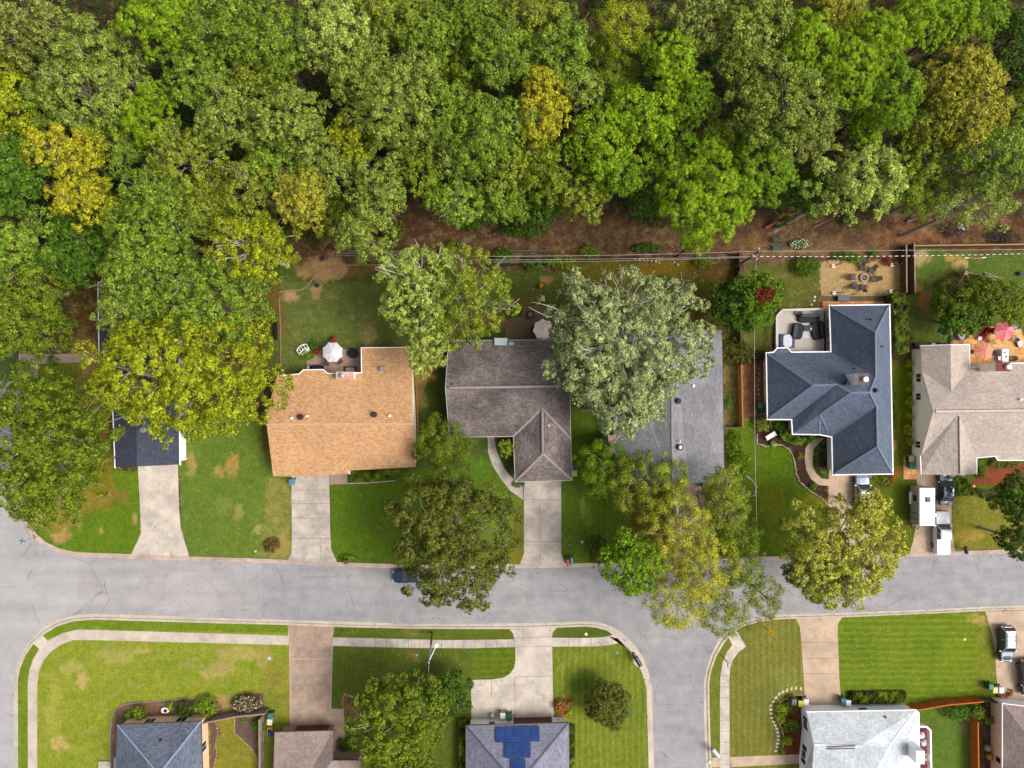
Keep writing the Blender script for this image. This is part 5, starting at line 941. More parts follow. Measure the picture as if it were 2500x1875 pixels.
# ---------------------------------------------------------------- vehicles
def paint(name, rgb, r=.25): return mat(name, rgb, r, .03, 1, spec=.5, coat=.6)
M_TYRE = mat('tyre_rubber', (.015, .015, .016), .85, .2, 6); M_RIM = mat('alloy_rim', C(190, 190, 196), .3, .08, 6, metal=.7)
M_CG = mat('car_glass', (.015, .03, .036), .05, .25, 1.5, spec=.9); M_LAMP = mat('head_lamp', C(236, 240, 244), .15, .05, 4); M_TAIL = mat('tail_lamp', C(200, 30, 40), .3, .1, 4)
def car(name, label, x, y, rz, L_, Wd, body, roofm, hoodm=None, kind='suv', cat='car', rack=False, sunroof=False):
    c = W(x, y, 0); t = thing(name, label, cat, (c[0], c[1], .012 if y > 1365 and y < 1500 else .12), math.radians(rz), world=False)
    w = Wd / 2; h = L_ / 2; zb = {'suv': 1.0, 'sedan': .9, 'pickup': 1.12}[kind]; zt = {'suv': 1.72, 'sedan': 1.45, 'pickup': 1.85}[kind]
    def ring(y, hw, zlo, zhi): return [(-hw * .9, y, zlo), (-hw, y, zlo + .15), (-hw, y, zhi * .72), (-hw * .9, y, zhi), (-hw * .45, y, zhi + .035), (hw * .45, y, zhi + .035), (hw * .9, y, zhi), (hw, y, zhi * .72), (hw, y, zlo + .15), (hw * .9, y, zlo)]
    if kind == 'pickup': st = [(-h, .9, .5, .9), (-h + .06, .97, .32, 1.15), (-h + .4, 1, .3, 1.2), (-.1, 1, .28, 1.18), (h * .42, 1, .28, 1.14), (h * .75, .99, .3, 1.1), (h - .15, .9, .35, .98), (h, .74, .45, .82)]
    else: st = [(-h, .78, .5, zb * .75), (-h + .1, .9, .32, zb * .97), (-h + .6, .99, .28, zb), (0, 1, .26, zb), (h * .45, 1, .28, zb * .98), (h * .75, .98, .3, zb * .9), (h - .18, .88, .34, zb * .78), (h, .68, .42, zb * .62)]
    b = MB().loft([ring(a, w * k, z0, z1) for a, k, z0, z1 in st]); bo = b.build('body', body, t, smooth=False)
    cb = {'suv': (-h + .15, h * .42, -h + .45, h * .12), 'sedan': (-h + .5, h * .42, -h + 1.15, h * .1), 'pickup': (-h * .28, h * .45, -h * .24, h * .2)}[kind]
    wb, wt = w * .9, w * .74
    def q(y0, y1, hw, z): return [(-hw, y0, z), (hw, y0, z), (hw, y1, z), (-hw, y1, z)]
    g = MB().loft([q(cb[0], cb[1], wb, zb - .02), q(cb[2], cb[3], wt, zt - .05)]); g.build('windows', M_CG, t)
    r = MB().loft([q(cb[2] - .03, cb[3] + .03, wt + .02, zt - .06), q(cb[2] + .03, cb[3] - .04, wt - .03, zt), q(cb[2] + .2, cb[3] - .2, wt - .25, zt + .03)])
    for sx in (-1, 1):
        for yb, yt in ((cb[0], cb[2]), (cb[1], cb[3]), ((cb[0] + cb[1]) / 2, (cb[2] + cb[3]) / 2)): r.beam((sx * wb, yb, zb - .02), (sx * (wt + .01), yt, zt - .04), .07, .06)
    ro = r.build('roof', roofm, t)
    if rack:
        m = MB()
        for sx in (-1, 1): m.tube([(sx * wt * .86, cb[2] + .15, zt + .08), (sx * wt * .86, cb[3] - .2, zt + .08)], .03, 6)
        for yy in (.3, .55): yy = cb[2] + (cb[3] - cb[2]) * yy; m.beam((-wt * .86, yy, zt + .09), (wt * .86, yy, zt + .09), .06, .03)
        o = m.build('roof_rack', M_BLK, None); o.parent = ro
    if sunroof:
        y0 = cb[2] + (cb[3] - cb[2]) * .62; o = MB().box((0, y0 + .25, zt + .035), (wt * 1.2, .7, .03)).build('sunroof', M_CG, None); o.parent = ro
    if hoodm: MB().loft([[(-w * .8, h * .44, zb + .005), (w * .8, h * .44, zb + .005), (w * .72, h - .12, zb * .74), (-w * .72, h - .12, zb * .74)], [(-w * .78, h * .46, zb + .05), (w * .78, h * .46, zb + .05), (w * .68, h - .16, zb * .80 + .02), (-w * .68, h - .16, zb * .80 + .02)]]).build('bonnet', hoodm, t)
    if kind == 'pickup':
        MB().box((0, -h + 1.2, 1.235), (w * 1.7, 2.0, .04)).build('bed_cover', roofm, t)
    for sx in (-1, 1):
        for yy in (-h * .6, h * .62):
            o = MB(); R = .37 if kind != 'sedan' else .33
            pr = [(R * .62, -.1), (R * .95, -.11), (R, -.06), (R, .06), (R * .95, .11), (R * .62, .1)]; n = 18; vs = []; fs = []
            for a, z in pr:
                for k in range(n): vs.append((sx * (w - .08) + z, yy + a * math.cos(2 * math.pi * k / n), R + a * math.sin(2 * math.pi * k / n)))
            for i in range(5):
                for k in range(n): fs.append([i * n + k, i * n + (k + 1) % n, (i + 1) * n + (k + 1) % n, (i + 1) * n + k])
            o.add(vs, fs); wh = o.build('wheel', M_TYRE, t)
            p = MB(); vs = [(sx * (w - .08) + s_, yy + R * .62 * math.cos(2 * math.pi * k / n), R + R * .62 * math.sin(2 * math.pi * k / n)) for s_ in (-.07, .09) for k in range(n)]
            p.add(vs, [list(range(n)), list(range(n, 2 * n))] + [[k, (k + 1) % n, n + (k + 1) % n, n + k] for k in range(n)]); ri = p.build('rim', M_RIM, None); ri.parent = wh
        MB().box((sx * w * .62, h - .1, zb * .66), (.34, .16, .14)).build('headlight', M_LAMP, t); MB().box((sx * w * .78, -h + .06, zb * .85), (.22, .12, .26)).build('tail_light', M_TAIL, t)
        MB().box((sx * (w + .12), h * .34, zb + .06), (.2, .12, .14)).build('mirror', body, t)
    return t
P_WHITE = paint('white_paint', C(252, 252, 252, 1.1)); P_BLUE = paint('dark_blue_paint', (.012, .03, .06), .15); P_BLK = paint('black_paint', (.01, .012, .014), .15); P_SIL = paint('silver_paint', C(206, 208, 226)); P_SB = paint('blue_silver_paint', C(150, 170, 200)); P_NVY = paint('blue_paint', (.008, .018, .045), .2); P_DG = paint('black_green_paint', (.008, .02, .02), .2)
car('pickup_truck', 'white crew cab pickup parked at the foot of the tan driveway beside the camper', 2289, 1297, 0, 5.85, 1.98, P_WHITE, P_WHITE, P_WHITE, 'pickup', 'pickup truck')
car('parked_car', 'dark blue sedan parked half under the taupe garage eave', 2300, 1188, 0, 4.75, 1.85, P_BLUE, paint('dark_teal_roof', (.03, .07, .085), .08), None, 'sedan', sunroof=True)
car('parked_car', 'dark SUV with silver roof and bonnet beside the striped lawn', 2446, 1566, 180, 4.9, 1.92, P_DG, P_SIL, P_SIL, 'suv', rack=True, sunroof=True)
car('parked_car', 'black SUV cut off by the right edge of the photo', 2497, 1647, 184, 4.9, 1.95, P_BLK, P_BLK, None, 'suv', rack=True)
car('parked_car', 'silver blue car half hidden by the oak below the hipped garage', 2097, 1196, 0, 4.6, 1.85, P_SB, P_SIL, None, 'suv')
car('parked_car', 'blue car on the street hidden under the brownish oak', 1003, 1403, 91, 4.7, 1.85, P_NVY, P_NVY, None, 'sedan')
tk = [o for o in COL.objects if o.name == 'pickup_truck'][0]
MB().box((0, 2.93, .72), (1.5, .06, .34)).build('grille', M_BLK, tk); MB().box((0, -2.93, .62), (1.8, .12, .2)).build('rear_bumper', M_STEEL, tk)
MB().beam((-.8, 1.22, 1.13), (.8, 1.22, 1.13), .05, .05).build('wiper_cowl', M_BLK, tk)
for yy in (-.95, -2.0): MB().box((0, yy, 1.262), (1.6, .03, .012)).build('bed_seam', M_BRTAN, tk)
# camper
c = W(2258, 1238, 0); t = thing('camper_trailer', 'white roofed camper trailer with beige sides beside the pickup', 'camper', (c[0], c[1], .12), 0, world=False)
M_CAMP = mat('camper_side', C(196, 182, 164), .5, .05, 1.5); a = W(2244, 1191, 2.75); b = W(2283, 1284, 2.75); cx, cy = (a[0] + b[0]) / 2 - c[0], (a[1] + b[1]) / 2 - c[1]; wd, ln = b[0] - a[0], a[1] - b[1]
MB().box((cx, cy, 1.5), (wd - .06, ln - .06, 2.0)).build('body', M_CAMP, t)
ro = MB().loft([[(cx + i * wd / 2 * k, cy + j * ln / 2 * k2, z) for i, j in ((-1, -1), (1, -1), (1, 1), (-1, 1))] for k, k2, z in ((1, 1, 2.48), (1, 1, 2.6), (.93, .97, 2.68), (.6, .9, 2.7))]).build('roof', P_WHITE, t)
o = MB().box((cx + .05, cy + .95, 2.8), (.62, .72, .22), 0, .85).build('air_conditioner', mat('ac_grey', C(120, 120, 128), .6, .1, 4), None); o.parent = ro
o = MB().box((cx + .6, cy - 1.0, 2.73), (.3, .5, .08)).build('roof_hatch', M_TRIM, None); o.parent = ro
o = MB().lathe((cx + .95, cy - 1.05, 2.7), [(.26, 0), (.26, .06), (.22, .08)], 18).build('roof_vent', M_TRIM, None); o.parent = ro
for k, (yy, ww, zz, hh) in enumerate(((1.0, .8, 1.6, .7),)): MB().box((cx - wd / 2 - .0, cy + yy, zz), (.06, ww, hh)).build('window', M_GLASS, t)
for yy in (-1.0, -1.75): MB().box((cx - wd / 2, cy + yy, 1.5), (.06, .07, 1.9)).build('trim_strip', M_BRTAN, t)
MB().box((cx - wd / 2 - .1, cy + .9, .75), (.28, 1.6, .14)).build('wheel_fender', M_TRIM, t)
for yy in (.5, 1.3):
    for sx in (-1, 1): MB().tube([(cx + sx * (wd / 2 - .12) - .1, cy + yy, .35), (cx + sx * (wd / 2 - .12) + .1, cy + yy, .35)], .35, 16).build('wheel', M_TYRE, t)
MB().beam((cx - .5, cy - ln / 2, .5), (cx, cy - ln / 2 - .9, .5), .08, .08).beam((cx + .5, cy - ln / 2, .5), (cx, cy - ln / 2 - .9, .5), .08, .08).build('hitch', M_BLK, t)
MB().box((cx - .75, cy - ln / 2 - .3, .6), (.5, .3, .35), .3).build('gas_bottles', mat('bottle_brown', C(90, 76, 70), .6, .2, 5), t)

# ---------------------------------------------------------------- poles, wires, signs
M_WOOD = mat('weathered_pole', C(150, 136, 122), .9, .2, 3); M_WIRE = mat('cable', C(226, 222, 220), .6, .05, 4); M_WIRED = mat('dark_cable', C(80, 80, 84), .7, .1, 4)
b = W(1795, 653, 0); t = thing('utility_pole', 'leaning looking wooden utility pole above the garden tree with red leaves', 'utility pole', (b[0], b[1], 0)); top = W(1855, 613, 10.2)
MB().tube([(b[0], b[1], -.2), (b[0] + (top[0] - b[0]) * .5, b[1] + (top[1] - b[1]) * .5, 5), (top[0], top[1], 10.2)], [.17, .15, .12], 10).build('pole', M_WOOD, t)
MB().beam((top[0] - .15, top[1] - .9, 9.3), (top[0] + .15, top[1] + .5, 9.3), .12, .12).build('crossarm', M_WOOD, t)
for dy in (-.85, .45): MB().lathe((top[0] - (.14 if dy < 0 else -.13), top[1] + dy, 9.38), [(.05, 0), (.08, .08), (.05, .12), (.08, .18), (.03, .24)], 10).build('insulator', M_TRIM, t)
MB().lathe((top[0] - .35, top[1] - .3, 8.2), [(.2, 0), (.24, .1), (.24, .7), (.1, .8)], 14).build('transformer', M_STEEL, t)
def wire(label, P, r=.02, m=None, dash=False, grp='overhead cables along the back gardens'):
    mb = MB(); pts = [W(*p) for p in P]; full = []
    for i in range(len(pts) - 1):
        for k in range(8):
            f = k / 8; q = Vector(pts[i]).lerp(Vector(pts[i + 1]), f); q.z -= .35 * math.sin(math.pi * f) * .6; full.append(tuple(q))
    full.append(pts[-1])
    mb.tube(full, r, 5)
    o0 = Vector(pts[0]); o = mb.build('overhead_cable', m or M_WIRE, None, o0); tag(o, label, 'cable', grp)
    if dash:
        s = MB()
        for i in range(len(full) - 1):
            for k in range(0, 6, 2):
                a_ = Vector(full[i]).lerp(Vector(full[i + 1]), k / 6); b_ = Vector(full[i]).lerp(Vector(full[i + 1]), (k + 1) / 6); s.tube([a_, b_], r * 1.9, 5)
        w_ = s.build('spiral_wrap', M_TRIM, None, o0); w_.location = (0, 0, 0); w_.parent = o
wire('uppermost thin cable left of the utility pole', [(820, 617, 9.5), (1090, 626, 9.4), (1500, 623, 9.4), (1855, 613, 9.6)]); wire('uppermost thin cable right of the utility pole', [(1855, 613, 9.6), (2200, 611, 9.5), (2560, 608, 9.5)])
wire('second cable left of the utility pole, just under the uppermost', [(820, 622, 8.6), (1090, 635, 8.5), (1500, 632, 8.5), (1841, 626, 8.8)]); wire('thick cable with white dashes right of the utility pole', [(1841, 626, 8.8), (2200, 625, 8.6), (2560, 618, 8.6)], .018, M_WIRED, True)
wire('lowest faint cable left of the utility pole', [(1170, 640, 7.8), (1500, 637, 7.8), (1838, 628, 8.2)], .018); wire('service cable running down from the utility pole to the street', [(1846, 626, 8.4), (1842, 900, 7.6), (1848, 1300, 7.4), (1856, 1470, 7.4)], .02)
b = W(1056, 1543, 0); t = thing('street_lamp', 'tall street lamp on a wooden pole with a slanted arm at the lower sidewalk', 'street lamp', (b[0], b[1], .1)); top = W(1047, 1618, 9.8); hd = W(1065, 1576, 9.6)
MB().tube([(b[0], b[1], -.1), (b[0] * .55 + top[0] * .45, b[1] * .55 + top[1] * .45, 4.5)], [.16, .14], 10).build('lower_pole', mat('brown_pole', C(150, 92, 58), .9, .2, 3), t); MB().tube([(b[0] * .55 + top[0] * .45, b[1] * .55 + top[1] * .45, 4.5), top], [.13, .11], 10).build('upper_pole', M_STEEL, t)
MB().tube([(top[0], top[1], 8.9), (hd[0], hd[1], 9.6)], .05, 8).build('arm', M_TRIM, t); MB().lathe(hd, [(.1, -.1), (.26, -.05), (.22, .08), (.08, .12)], 14).build('lamp_head', M_TRIM, t)
wire('thin cable dropping from the street lamp into the bushes', [(1047, 1618, 9.6), (1045, 1660, 6.5), (1044, 1672, 3)], .02, None, False, None)
def text(s, size, loc, rot, m, name, parent):
    cu = D.curves.new(name, 'FONT'); cu.body = s; cu.size = size; cu.align_x = 'CENTER'; cu.align_y = 'CENTER'; cu.extrude = .004
    o = D.objects.new(name, cu); COL.objects.link(o); dg = bpy.context.evaluated_depsgraph_get(); me = D.meshes.new_from_object(o.evaluated_get(dg)); D.objects.remove(o); me.materials.append(m)
    o = D.objects.new(name, me); COL.objects.link(o); o.location = loc; o.rotation_euler = rot; o.parent = parent; return o
M_RED = mat('sign_red', C(206, 24, 36), .4, .05, 3); M_TEAL = mat('sign_green', C(60, 150, 140), .4, .05, 3); M_YEL = mat('sign_yellow', C(252, 186, 20), .4, .05, 3)
b = W(92, 1309, 0); t = thing('stop_sign', 'red stop sign with green street name blades on the left corner', 'stop sign', (b[0], b[1], .12), 0, world=False)
MB().tube([(0, 0, 0), (-.05, -.02, 3.1)], .035, 8).build('post', M_STEEL, t)
oc = [(.38 * math.cos(math.pi / 8 + i * math.pi / 4), .38 * math.sin(math.pi / 8 + i * math.pi / 4)) for i in range(8)]
ps = D.objects.new('stop_plate', None); D.objects.remove(ps)
pl = MB().add([(-.08 - .015, x, 2.2 + z) for x, z in oc] + [(-.08 + .015, x, 2.2 + z) for x, z in oc], [list(range(8)), list(range(8, 16))] + [[i, (i + 1) % 8, 8 + (i + 1) % 8, 8 + i] for i in range(8)]).build('stop_plate', M_RED, t)
pl.rotation_euler = (0, .5, .35)
text('STOP', .26, (-.1, 0, 2.2), (math.radians(90), 0, math.radians(-90)), M_TRIM, 'lettering', pl)
MB().beam((-.45, .12, 2.85), (.4, -.12, 2.85), .03, .2).build('street_name_blade', M_TEAL, t); MB().beam((-.12, -.42, 3.02), (.1, .4, 3.02), .03, .2).build('street_name_blade', M_TEAL, t)
b = W(1866, 1531, 0); t = thing('warning_sign', 'yellow warning sign on a leaning post on the corner lawn', 'road sign', (b[0], b[1], .1), 0, world=False)
tp = W(1885, 1546, 2.6); dx, dy = tp[0] - b[0], tp[1] - b[1]
MB().tube([(0, 0, 0), (dx, dy, 2.5)], .045, 8).build('post', M_BLK, t)
pn = Vector((-.55, -.35, .75)).normalized(); u = pn.cross(Vector((0, 0, 1))).normalized(); v = u.cross(pn); pc = Vector((dx, dy, 2.3)); k = .54
MB().loft([[tuple(pc + (u * a_ + v * b_) * k + pn * e) for a_, b_ in ((1, 0), (0, 1), (-1, 0), (0, -1))] for e in (0, .03)]).build('sign_plate', M_YEL, t)
b = W(1760, 1597, 0); t = thing('street_name_sign', 'street name sign on a dark post beside the curved sidewalk', 'road sign', (b[0], b[1], .1), 0, world=False)
tp = W(1774, 1614, 2.8); dx, dy = tp[0] - b[0], tp[1] - b[1]; MB().tube([(0, 0, 0), (dx, dy, 2.8)], .045, 8).build('post', M_BLK, t)
MB().beam((dx - .45, dy + .3, 2.85), (dx + .25, dy - .35, 2.85), .03, .22).build('street_name_blade', M_TEAL, t); MB().beam((dx, dy - .6, 3.05), (dx + .08, dy + .05, 3.05), .03, .22).build('street_name_blade', M_TEAL, t)
# ---------------------------------------------------------------- carts, mailboxes, lids
def pm(name, rgb): return mat(name, C(*rgb), .45, .06, 3, spec=.4)
CM = {}
def cart(x, y, rgb, label, lid=None, rz=0, s=1.0):
    k = tuple(rgb); CM[k] = CM.get(k) or pm('cart_plastic', rgb); l = tuple(lid or rgb); CM[l] = CM.get(l) or pm('cart_plastic', l)
    c = W(x, y, 1.0); t = thing('trash_cart', label, 'trash cart', (c[0], c[1], .12), math.radians(rz), 'wheeled trash carts', world=False)
    b = MB().loft([[(i * a_ * s, j * d_ * s + .02, z) for i, j in ((-1, -1), (1, -1), (1, 1), (-1, 1))] for a_, d_, z in ((.24, .26, .04), (.31, .37, .98), (.33, .39, 1.0))]).build('bin_body', CM[k], t)
    li = MB().loft([[(i * a_ * s, j * d_ * s, z) for i, j in ((-1, -1), (1, -1), (1, 1), (-1, 1))] for a_, d_, z in ((.35, .42, 1.0), (.35, .42, 1.05), (.28, .34, 1.11))]).build('lid', CM[l], t)
    for sx in (-1, 1): MB().tube([(sx * .3 * s - .03, .36 * s, .12), (sx * .3 * s + .03, .36 * s, .12)], .12, 12).build('wheel', M_TYRE, t)
    MB().tube([(-.25 * s, .45 * s, 1.0), (.25 * s, .45 * s, 1.0)], .025, 6).build('handle', M_BLK, t); return t
for a_ in [(712, 1177, (100, 150, 172), 'blue grey cart below the left corner of the orange roof'), (1402, 1140, (40, 78, 98), 'dark blue cart against the brown hipped garage'), (1402, 1155, (226, 216, 130), 'pale yellow cart against the brown hipped garage'),
           (1720, 1184, (30, 96, 84), 'dark teal cart below the grey roof'), (2224, 1120, (30, 60, 50), 'dark cart with a cream lid beside the taupe garage', (250, 222, 158)), (2226, 1137, (40, 110, 120), 'turquoise cart beside the taupe garage', (90, 170, 178)),
           (660, 1748, (76, 128, 122), 'grey green cart at the end of the weathered fence'), (659, 1762, (196, 200, 170), 'white lidded cart in the row by the weathered fence', (246, 244, 226)), (1244, 1750, (46, 104, 84), 'green cart on the wide pale driveway'), (1227, 1747, (210, 204, 170), 'cream cart between green cart and laundry pile', (248, 244, 220)),
           (1938, 1713, (110, 110, 130), 'grey cart on the red mulch bed'), (1954, 1717, (60, 120, 40), 'bright yellow lidded cart beside the white roofed house', (236, 224, 30)), (1967, 1713, (214, 214, 214), 'white cart right of the bright yellow lid', (250, 250, 250)),
           (2058, 1711, (40, 112, 140), 'teal cart at the top wall of the white roofed house'), (2070, 1716, (214, 214, 220), 'white lidded cart next to the teal one at the white wall', (248, 248, 252)), (2418, 1676, (20, 110, 70), 'dark green cart beside the wood pile'), (2428, 1684, (190, 180, 110), 'yellow lidded cart beside the wood pile', (240, 222, 130)), (2443, 1684, (190, 200, 204), 'white lidded cart touching the wood pile', (246, 250, 250)),
           (1856, 990, (30, 120, 80), 'green cart at the side wall of the hipped house', (60, 150, 100)), (1860, 1003, (20, 84, 74), 'dark teal cart below the green one at the side wall')]:
    cart(*a_)
b = W(662, 1780, 0); t = thing('ride_on_toy', 'yellow and blue toy car beside the carts at the weathered fence', 'toy car', (b[0], b[1], .1), world=False)
MB().loft([[(i * .36, j * .5, z) for i, j in ((-.8, -1), (.8, -1), (1, 0), (.8, 1), (-.8, 1), (-1, 0))] for z in (.15, .5)]).build('toy_body', mat('toy_yellow', C(238, 206, 30), .4, .05, 3), t)
MB().lathe((.12, -.25, .5), [(.34, 0), (.36, .1), (.2, .3)], 12).build('toy_hood', mat('toy_blue', C(40, 96, 190), .4, .05, 3), t); MB().box((0, .1, .6), (.3, .3, .2)).build('toy_seat', M_BLK, t)
def mailbox(x, y, rgb, label, rz=0, h=1.1, s=1.0):
    c = W(x, y, h); t = thing('mailbox', label, 'mailbox', (c[0], c[1], .12), math.radians(rz), world=False)
    MB().box((0, 0, h * .45), (.11, .11, h * .9)).build('post', M_BRTAN if rgb[0] > 60 else M_BLK, t); pr = [(-.13, 0), (-.13, .14), (-.09, .22), (0, .25), (.09, .22), (.13, .14), (.13, 0)]
    MB().loft([[(x_ * s, y_ * s, h * .9 + z * s) for x_, z in pr] for y_ in (-.3, .3)]).build('box', pm('mailbox_paint', rgb), t); MB().box((.14 * s, -.12, h * .9 + .2), (.02, .1, .14)).build('flag', M_RED, t)
mailbox(1549, 1600, (24, 24, 28), 'black mailbox nearest the lawn on the teardrop pad', 30, 1.1, 1.6); mailbox(1557, 1613, (34, 34, 40), 'larger black mailbox nearest the kerb on the teardrop pad', 30, 1.1, 2.2)
mailbox(1395, 1369, (66, 180, 186), 'turquoise mailbox beside the grey driveway', 0, 1.1, 1.6); mailbox(1386, 1373, (226, 96, 80), 'coral red mailbox left of the turquoise one', 10, 1.0, 1.5)
mailbox(1240, 1378, (214, 208, 190), 'pale grey mailbox under the edge of the brownish oak', 80, 1.0, 1.8); mailbox(2357, 1342, (26, 24, 24), 'black mailbox at the kerb below the dry lawn', 10, 1.1, 1.6); mailbox(1746, 1836, (214, 214, 224), 'white mailbox on the verge near the bottom edge', 40, 1.1, 2.2)
t = thing('mailbox', 'brick pillar mailbox with greenery right of the grey stained driveway', 'mailbox', (W(848, 1367, 0)[0], W(848, 1367, 0)[1], .1), world=False); MB().box((0, 0, .5), (.5, .5, 1.0)).build('pillar', M_BRK, t); MB().box((0, 0, 1.12), (.34, .5, .24)).build('box', M_BRTAN, t)
def lid(x, y, s, rgb, label, rz=0): c = W(x, y, .1); o = MB().box((c[0], c[1], .13), (s, s, .05), math.radians(rz)).build('meter_lid', pm('lid_paint', rgb), None, (c[0], c[1], .1)); tag(o, label, 'utility lid', 'meter lids set in the lawns')
lid(1431, 1548, .36, (244, 240, 236), 'white diamond lid on the pointed verge', 45); lid(1018, 1599, .3, (160, 196, 180), 'pale green lid left of the street lamp'); lid(658, 1607, .44, (206, 222, 224), 'pale blue square lid left of the brown driveway', 10); lid(2355, 1561, .28, (226, 236, 220), 'white lid in the striped lawn'); lid(1733, 1860, .4, (240, 240, 244), 'white box lid at the kerb end of the tan walk'); lid(1507, 1593, .4, (150, 156, 140), 'grey lid near the black mailboxes'); lid(836, 1539, .3, (60, 66, 60), 'dark lid on the verge right of the brown driveway'); lid(1421, 1323, .32, (206, 214, 214), 'grey lid right of the grey driveway'); lid(624, 1346, .3, (214, 216, 200), 'pale lid on the lawn left of the stained driveway')
# ---------------------------------------------------------------- garden furniture
def umbrella(x, y, R, rgb, label, n=8, z=2.35, rgb2=None, tilt=(0, 0), rot=.2):
    c = W(x, y, z); t = thing('patio_umbrella', label, 'umbrella', (c[0], c[1], .12), 0, world=False); m = mat('canopy_cloth', C(*rgb), .8, .04, 1, spec=.1); m2 = mat('canopy_cloth', C(*(rgb2 or rgb)), .8, .04, 1)
    MB().tube([(0, 0, 0), (0, 0, z + .3)], .035, 8).build('pole', M_TRIM, t); MB().lathe((0, 0, 0), [(.3, 0), (.3, .06), (.08, .12)], 14).build('base', M_BLK, t)
    e = D.objects.new('canopy', None); D.objects.remove(e); top = (0, 0, z + .42); rim = []
    for i in range(n): a_ = rot + 2 * math.pi * i / n; rim.append((R * math.cos(a_), R * math.sin(a_), z - .1 + tilt[0] * math.cos(a_) + tilt[1] * math.sin(a_)))
    cl = MB(); c2 = MB()
    for i in range(n):
        p, q = rim[i], rim[(i + 1) % n]; mid = [(p[k] + q[k]) / 2 * (.94 if k < 2 else 1) + (.03 if k == 2 else 0) for k in range(3)]
        M1 = [(p[k] * .5 + top[k] * .5) + (.05 if k == 2 else 0) for k in range(3)]; M2 = [(q[k] * .5 + top[k] * .5) + (.05 if k == 2 else 0) for k in range(3)]; Mm = [(M1[k] + M2[k]) / 2 - (.035 if k == 2 else 0) for k in range(3)]
        tgt = cl if (i % 2 or not rgb2) else c2
        tgt.add([top, M1, Mm, M2, p, mid, q], [[0, 1, 2], [0, 2, 3], [1, 4, 5, 2], [2, 5, 6, 3]])
        tgt.add([p, mid, q, (q[0], q[1], q[2] - .12), (mid[0], mid[1], mid[2] - .12), (p[0], p[1], p[2] - .12)], [[0, 1, 4, 5], [1, 2, 3, 4]])
    cn = cl.build('canopy', m, t)
    if c2.v: o = c2.build('canopy_panel', m2, None); o.parent = cn
    rb = MB()
    for p in rim: rb.tube([(p[0], p[1], p[2] - .02), (0, 0, z + .36)], .012, 4)
    o = rb.build('ribs', M_BRTAN, None); o.parent = cn; o = MB().lathe((0, 0, z + .42), [(.06, 0), (.05, .06), (.02, .1)], 8).build('finial', M_TRIM, None); o.parent = cn; return t
umbrella(812, 860, 1.42, (250, 246, 248), 'white octagonal umbrella on the patio behind the orange roof', 8, rot=.39)
umbrella(1327, 805, 1.45, (255, 232, 216, 1.5), 'beige umbrella behind the brown roofed house', 8, rot=.1)
umbrella(2401, 857, 1.32, (250, 156, 124), 'salmon umbrella close to the brick chimney', 8, rgb2=(246, 172, 134), rot=.15)
umbrella(2452, 806, 1.5, (250, 120, 124), 'pink umbrella on the paver patio at the right', 9, rgb2=(246, 156, 156), tilt=(-.15, .2), rot=.5)
def table(x, y, w, d, h, m, label, rz=0, name='patio_table', round_=False):
    c = W(x, y, h); t = thing(name, label, 'table', (c[0], c[1], .12), math.radians(rz), world=False)
    (MB().lathe((0, 0, h - .05), [(w / 2, 0), (w / 2, .05), (w / 2 - .03, .06)], 18) if round_ else MB().box((0, 0, h - .02), (w, d, .05))).build('tabletop', m, t)
    for i in (-1, 1):
        for j in (-1, 1): MB().box((i * w * .34, j * d * .34, (h - .05) / 2), (.05, .05, h - .05)).build('leg', M_BLK, t)
    return t
def chair(x, y, rz, label, m, group, s=1.0, high=.95, adir=False, name='garden_chair'):
    c = W(x, y, .3); t = thing(name, label, 'chair', (c[0], c[1], .1), math.radians(rz), group, world=False); w = .56 * s; d = .54 * s
    st = MB()
    for k in range(5): st.box((-w / 2 + w * (k + .5) / 5, 0, .40), (w / 5 * .82, d, .03))
    st.build('seat', m, t); b = MB()
    for k in range(5): x_ = -w / 2 + w * (k + .5) / 5; b.beam((x_, -d / 2, .42), (x_, -d / 2 - (.42 if adir else .16) * s, high * s), w / 5 * .8, .025)
    b.build('backrest', m, t)
    for sx in (-1, 1):
        MB().beam((sx * (w / 2 + .06), -d / 2 - .05, .62), (sx * (w / 2 + .06), d / 2 + .06, .62), .11, .03).build('armrest', m, t)
        for yy in (-d / 2, d / 2): MB().box((sx * (w / 2 + .03), yy, .31), (.05, .06, .62)).build('leg', m, t)
    return t
M_CH = mat('charcoal_resin', C(62, 66, 76), .6, .15, 4); M_DKB = mat('dark_wicker', C(70, 50, 48), .8, .2, 5)
# fire circle
c = W(2107, 679, 0); t = thing('fire_pit', 'round stone fire pit in the middle of the gravel circle', 'fire pit', (c[0], c[1], .1), world=False)
rg = MB(); n = 16
for i in range(n):
    a_ = 2 * math.pi * i / n; rg.box((.46 * math.cos(a_), .46 * math.sin(a_), .17), (.2, .17, .34), a_)
rg.build('stone_ring', mat('pit_stone', C(206, 178, 160), .9, .2, 4), t); MB().lathe((0, 0, .0), [(.38, 0), (.38, .12), (.1, .16)], 16).build('ash_bed', mat('ash', C(90, 74, 78), .95, .4, 8), t)
MB().tube([(-.3, -.1, .2), (.25, .15, .26)], .05, 7).tube([(-.1, .28, .2), (.12, -.26, .24)], .05, 7).tube([(-.2, .2, .16), (.28, -.12, .22)], .045, 7).build('logs', M_BARK, t)
for x, y, rz, lab in ((2104, 655, 185, 'charcoal chair above the fire pit'), (2127, 662, 150, 'charcoal chair at the upper right of the fire pit'), (2132, 682, 95, 'charcoal chair directly right of the fire pit'), (2107, 701, -5, 'charcoal chair below the fire pit'), (2086, 697, -50, 'charcoal chair at the lower left of the fire pit'), (2081, 677, -90, 'charcoal chair directly left of the fire pit')):
    chair(x, y, rz, lab, M_CH, 'chairs around the fire pit', 1.15, .95, True)
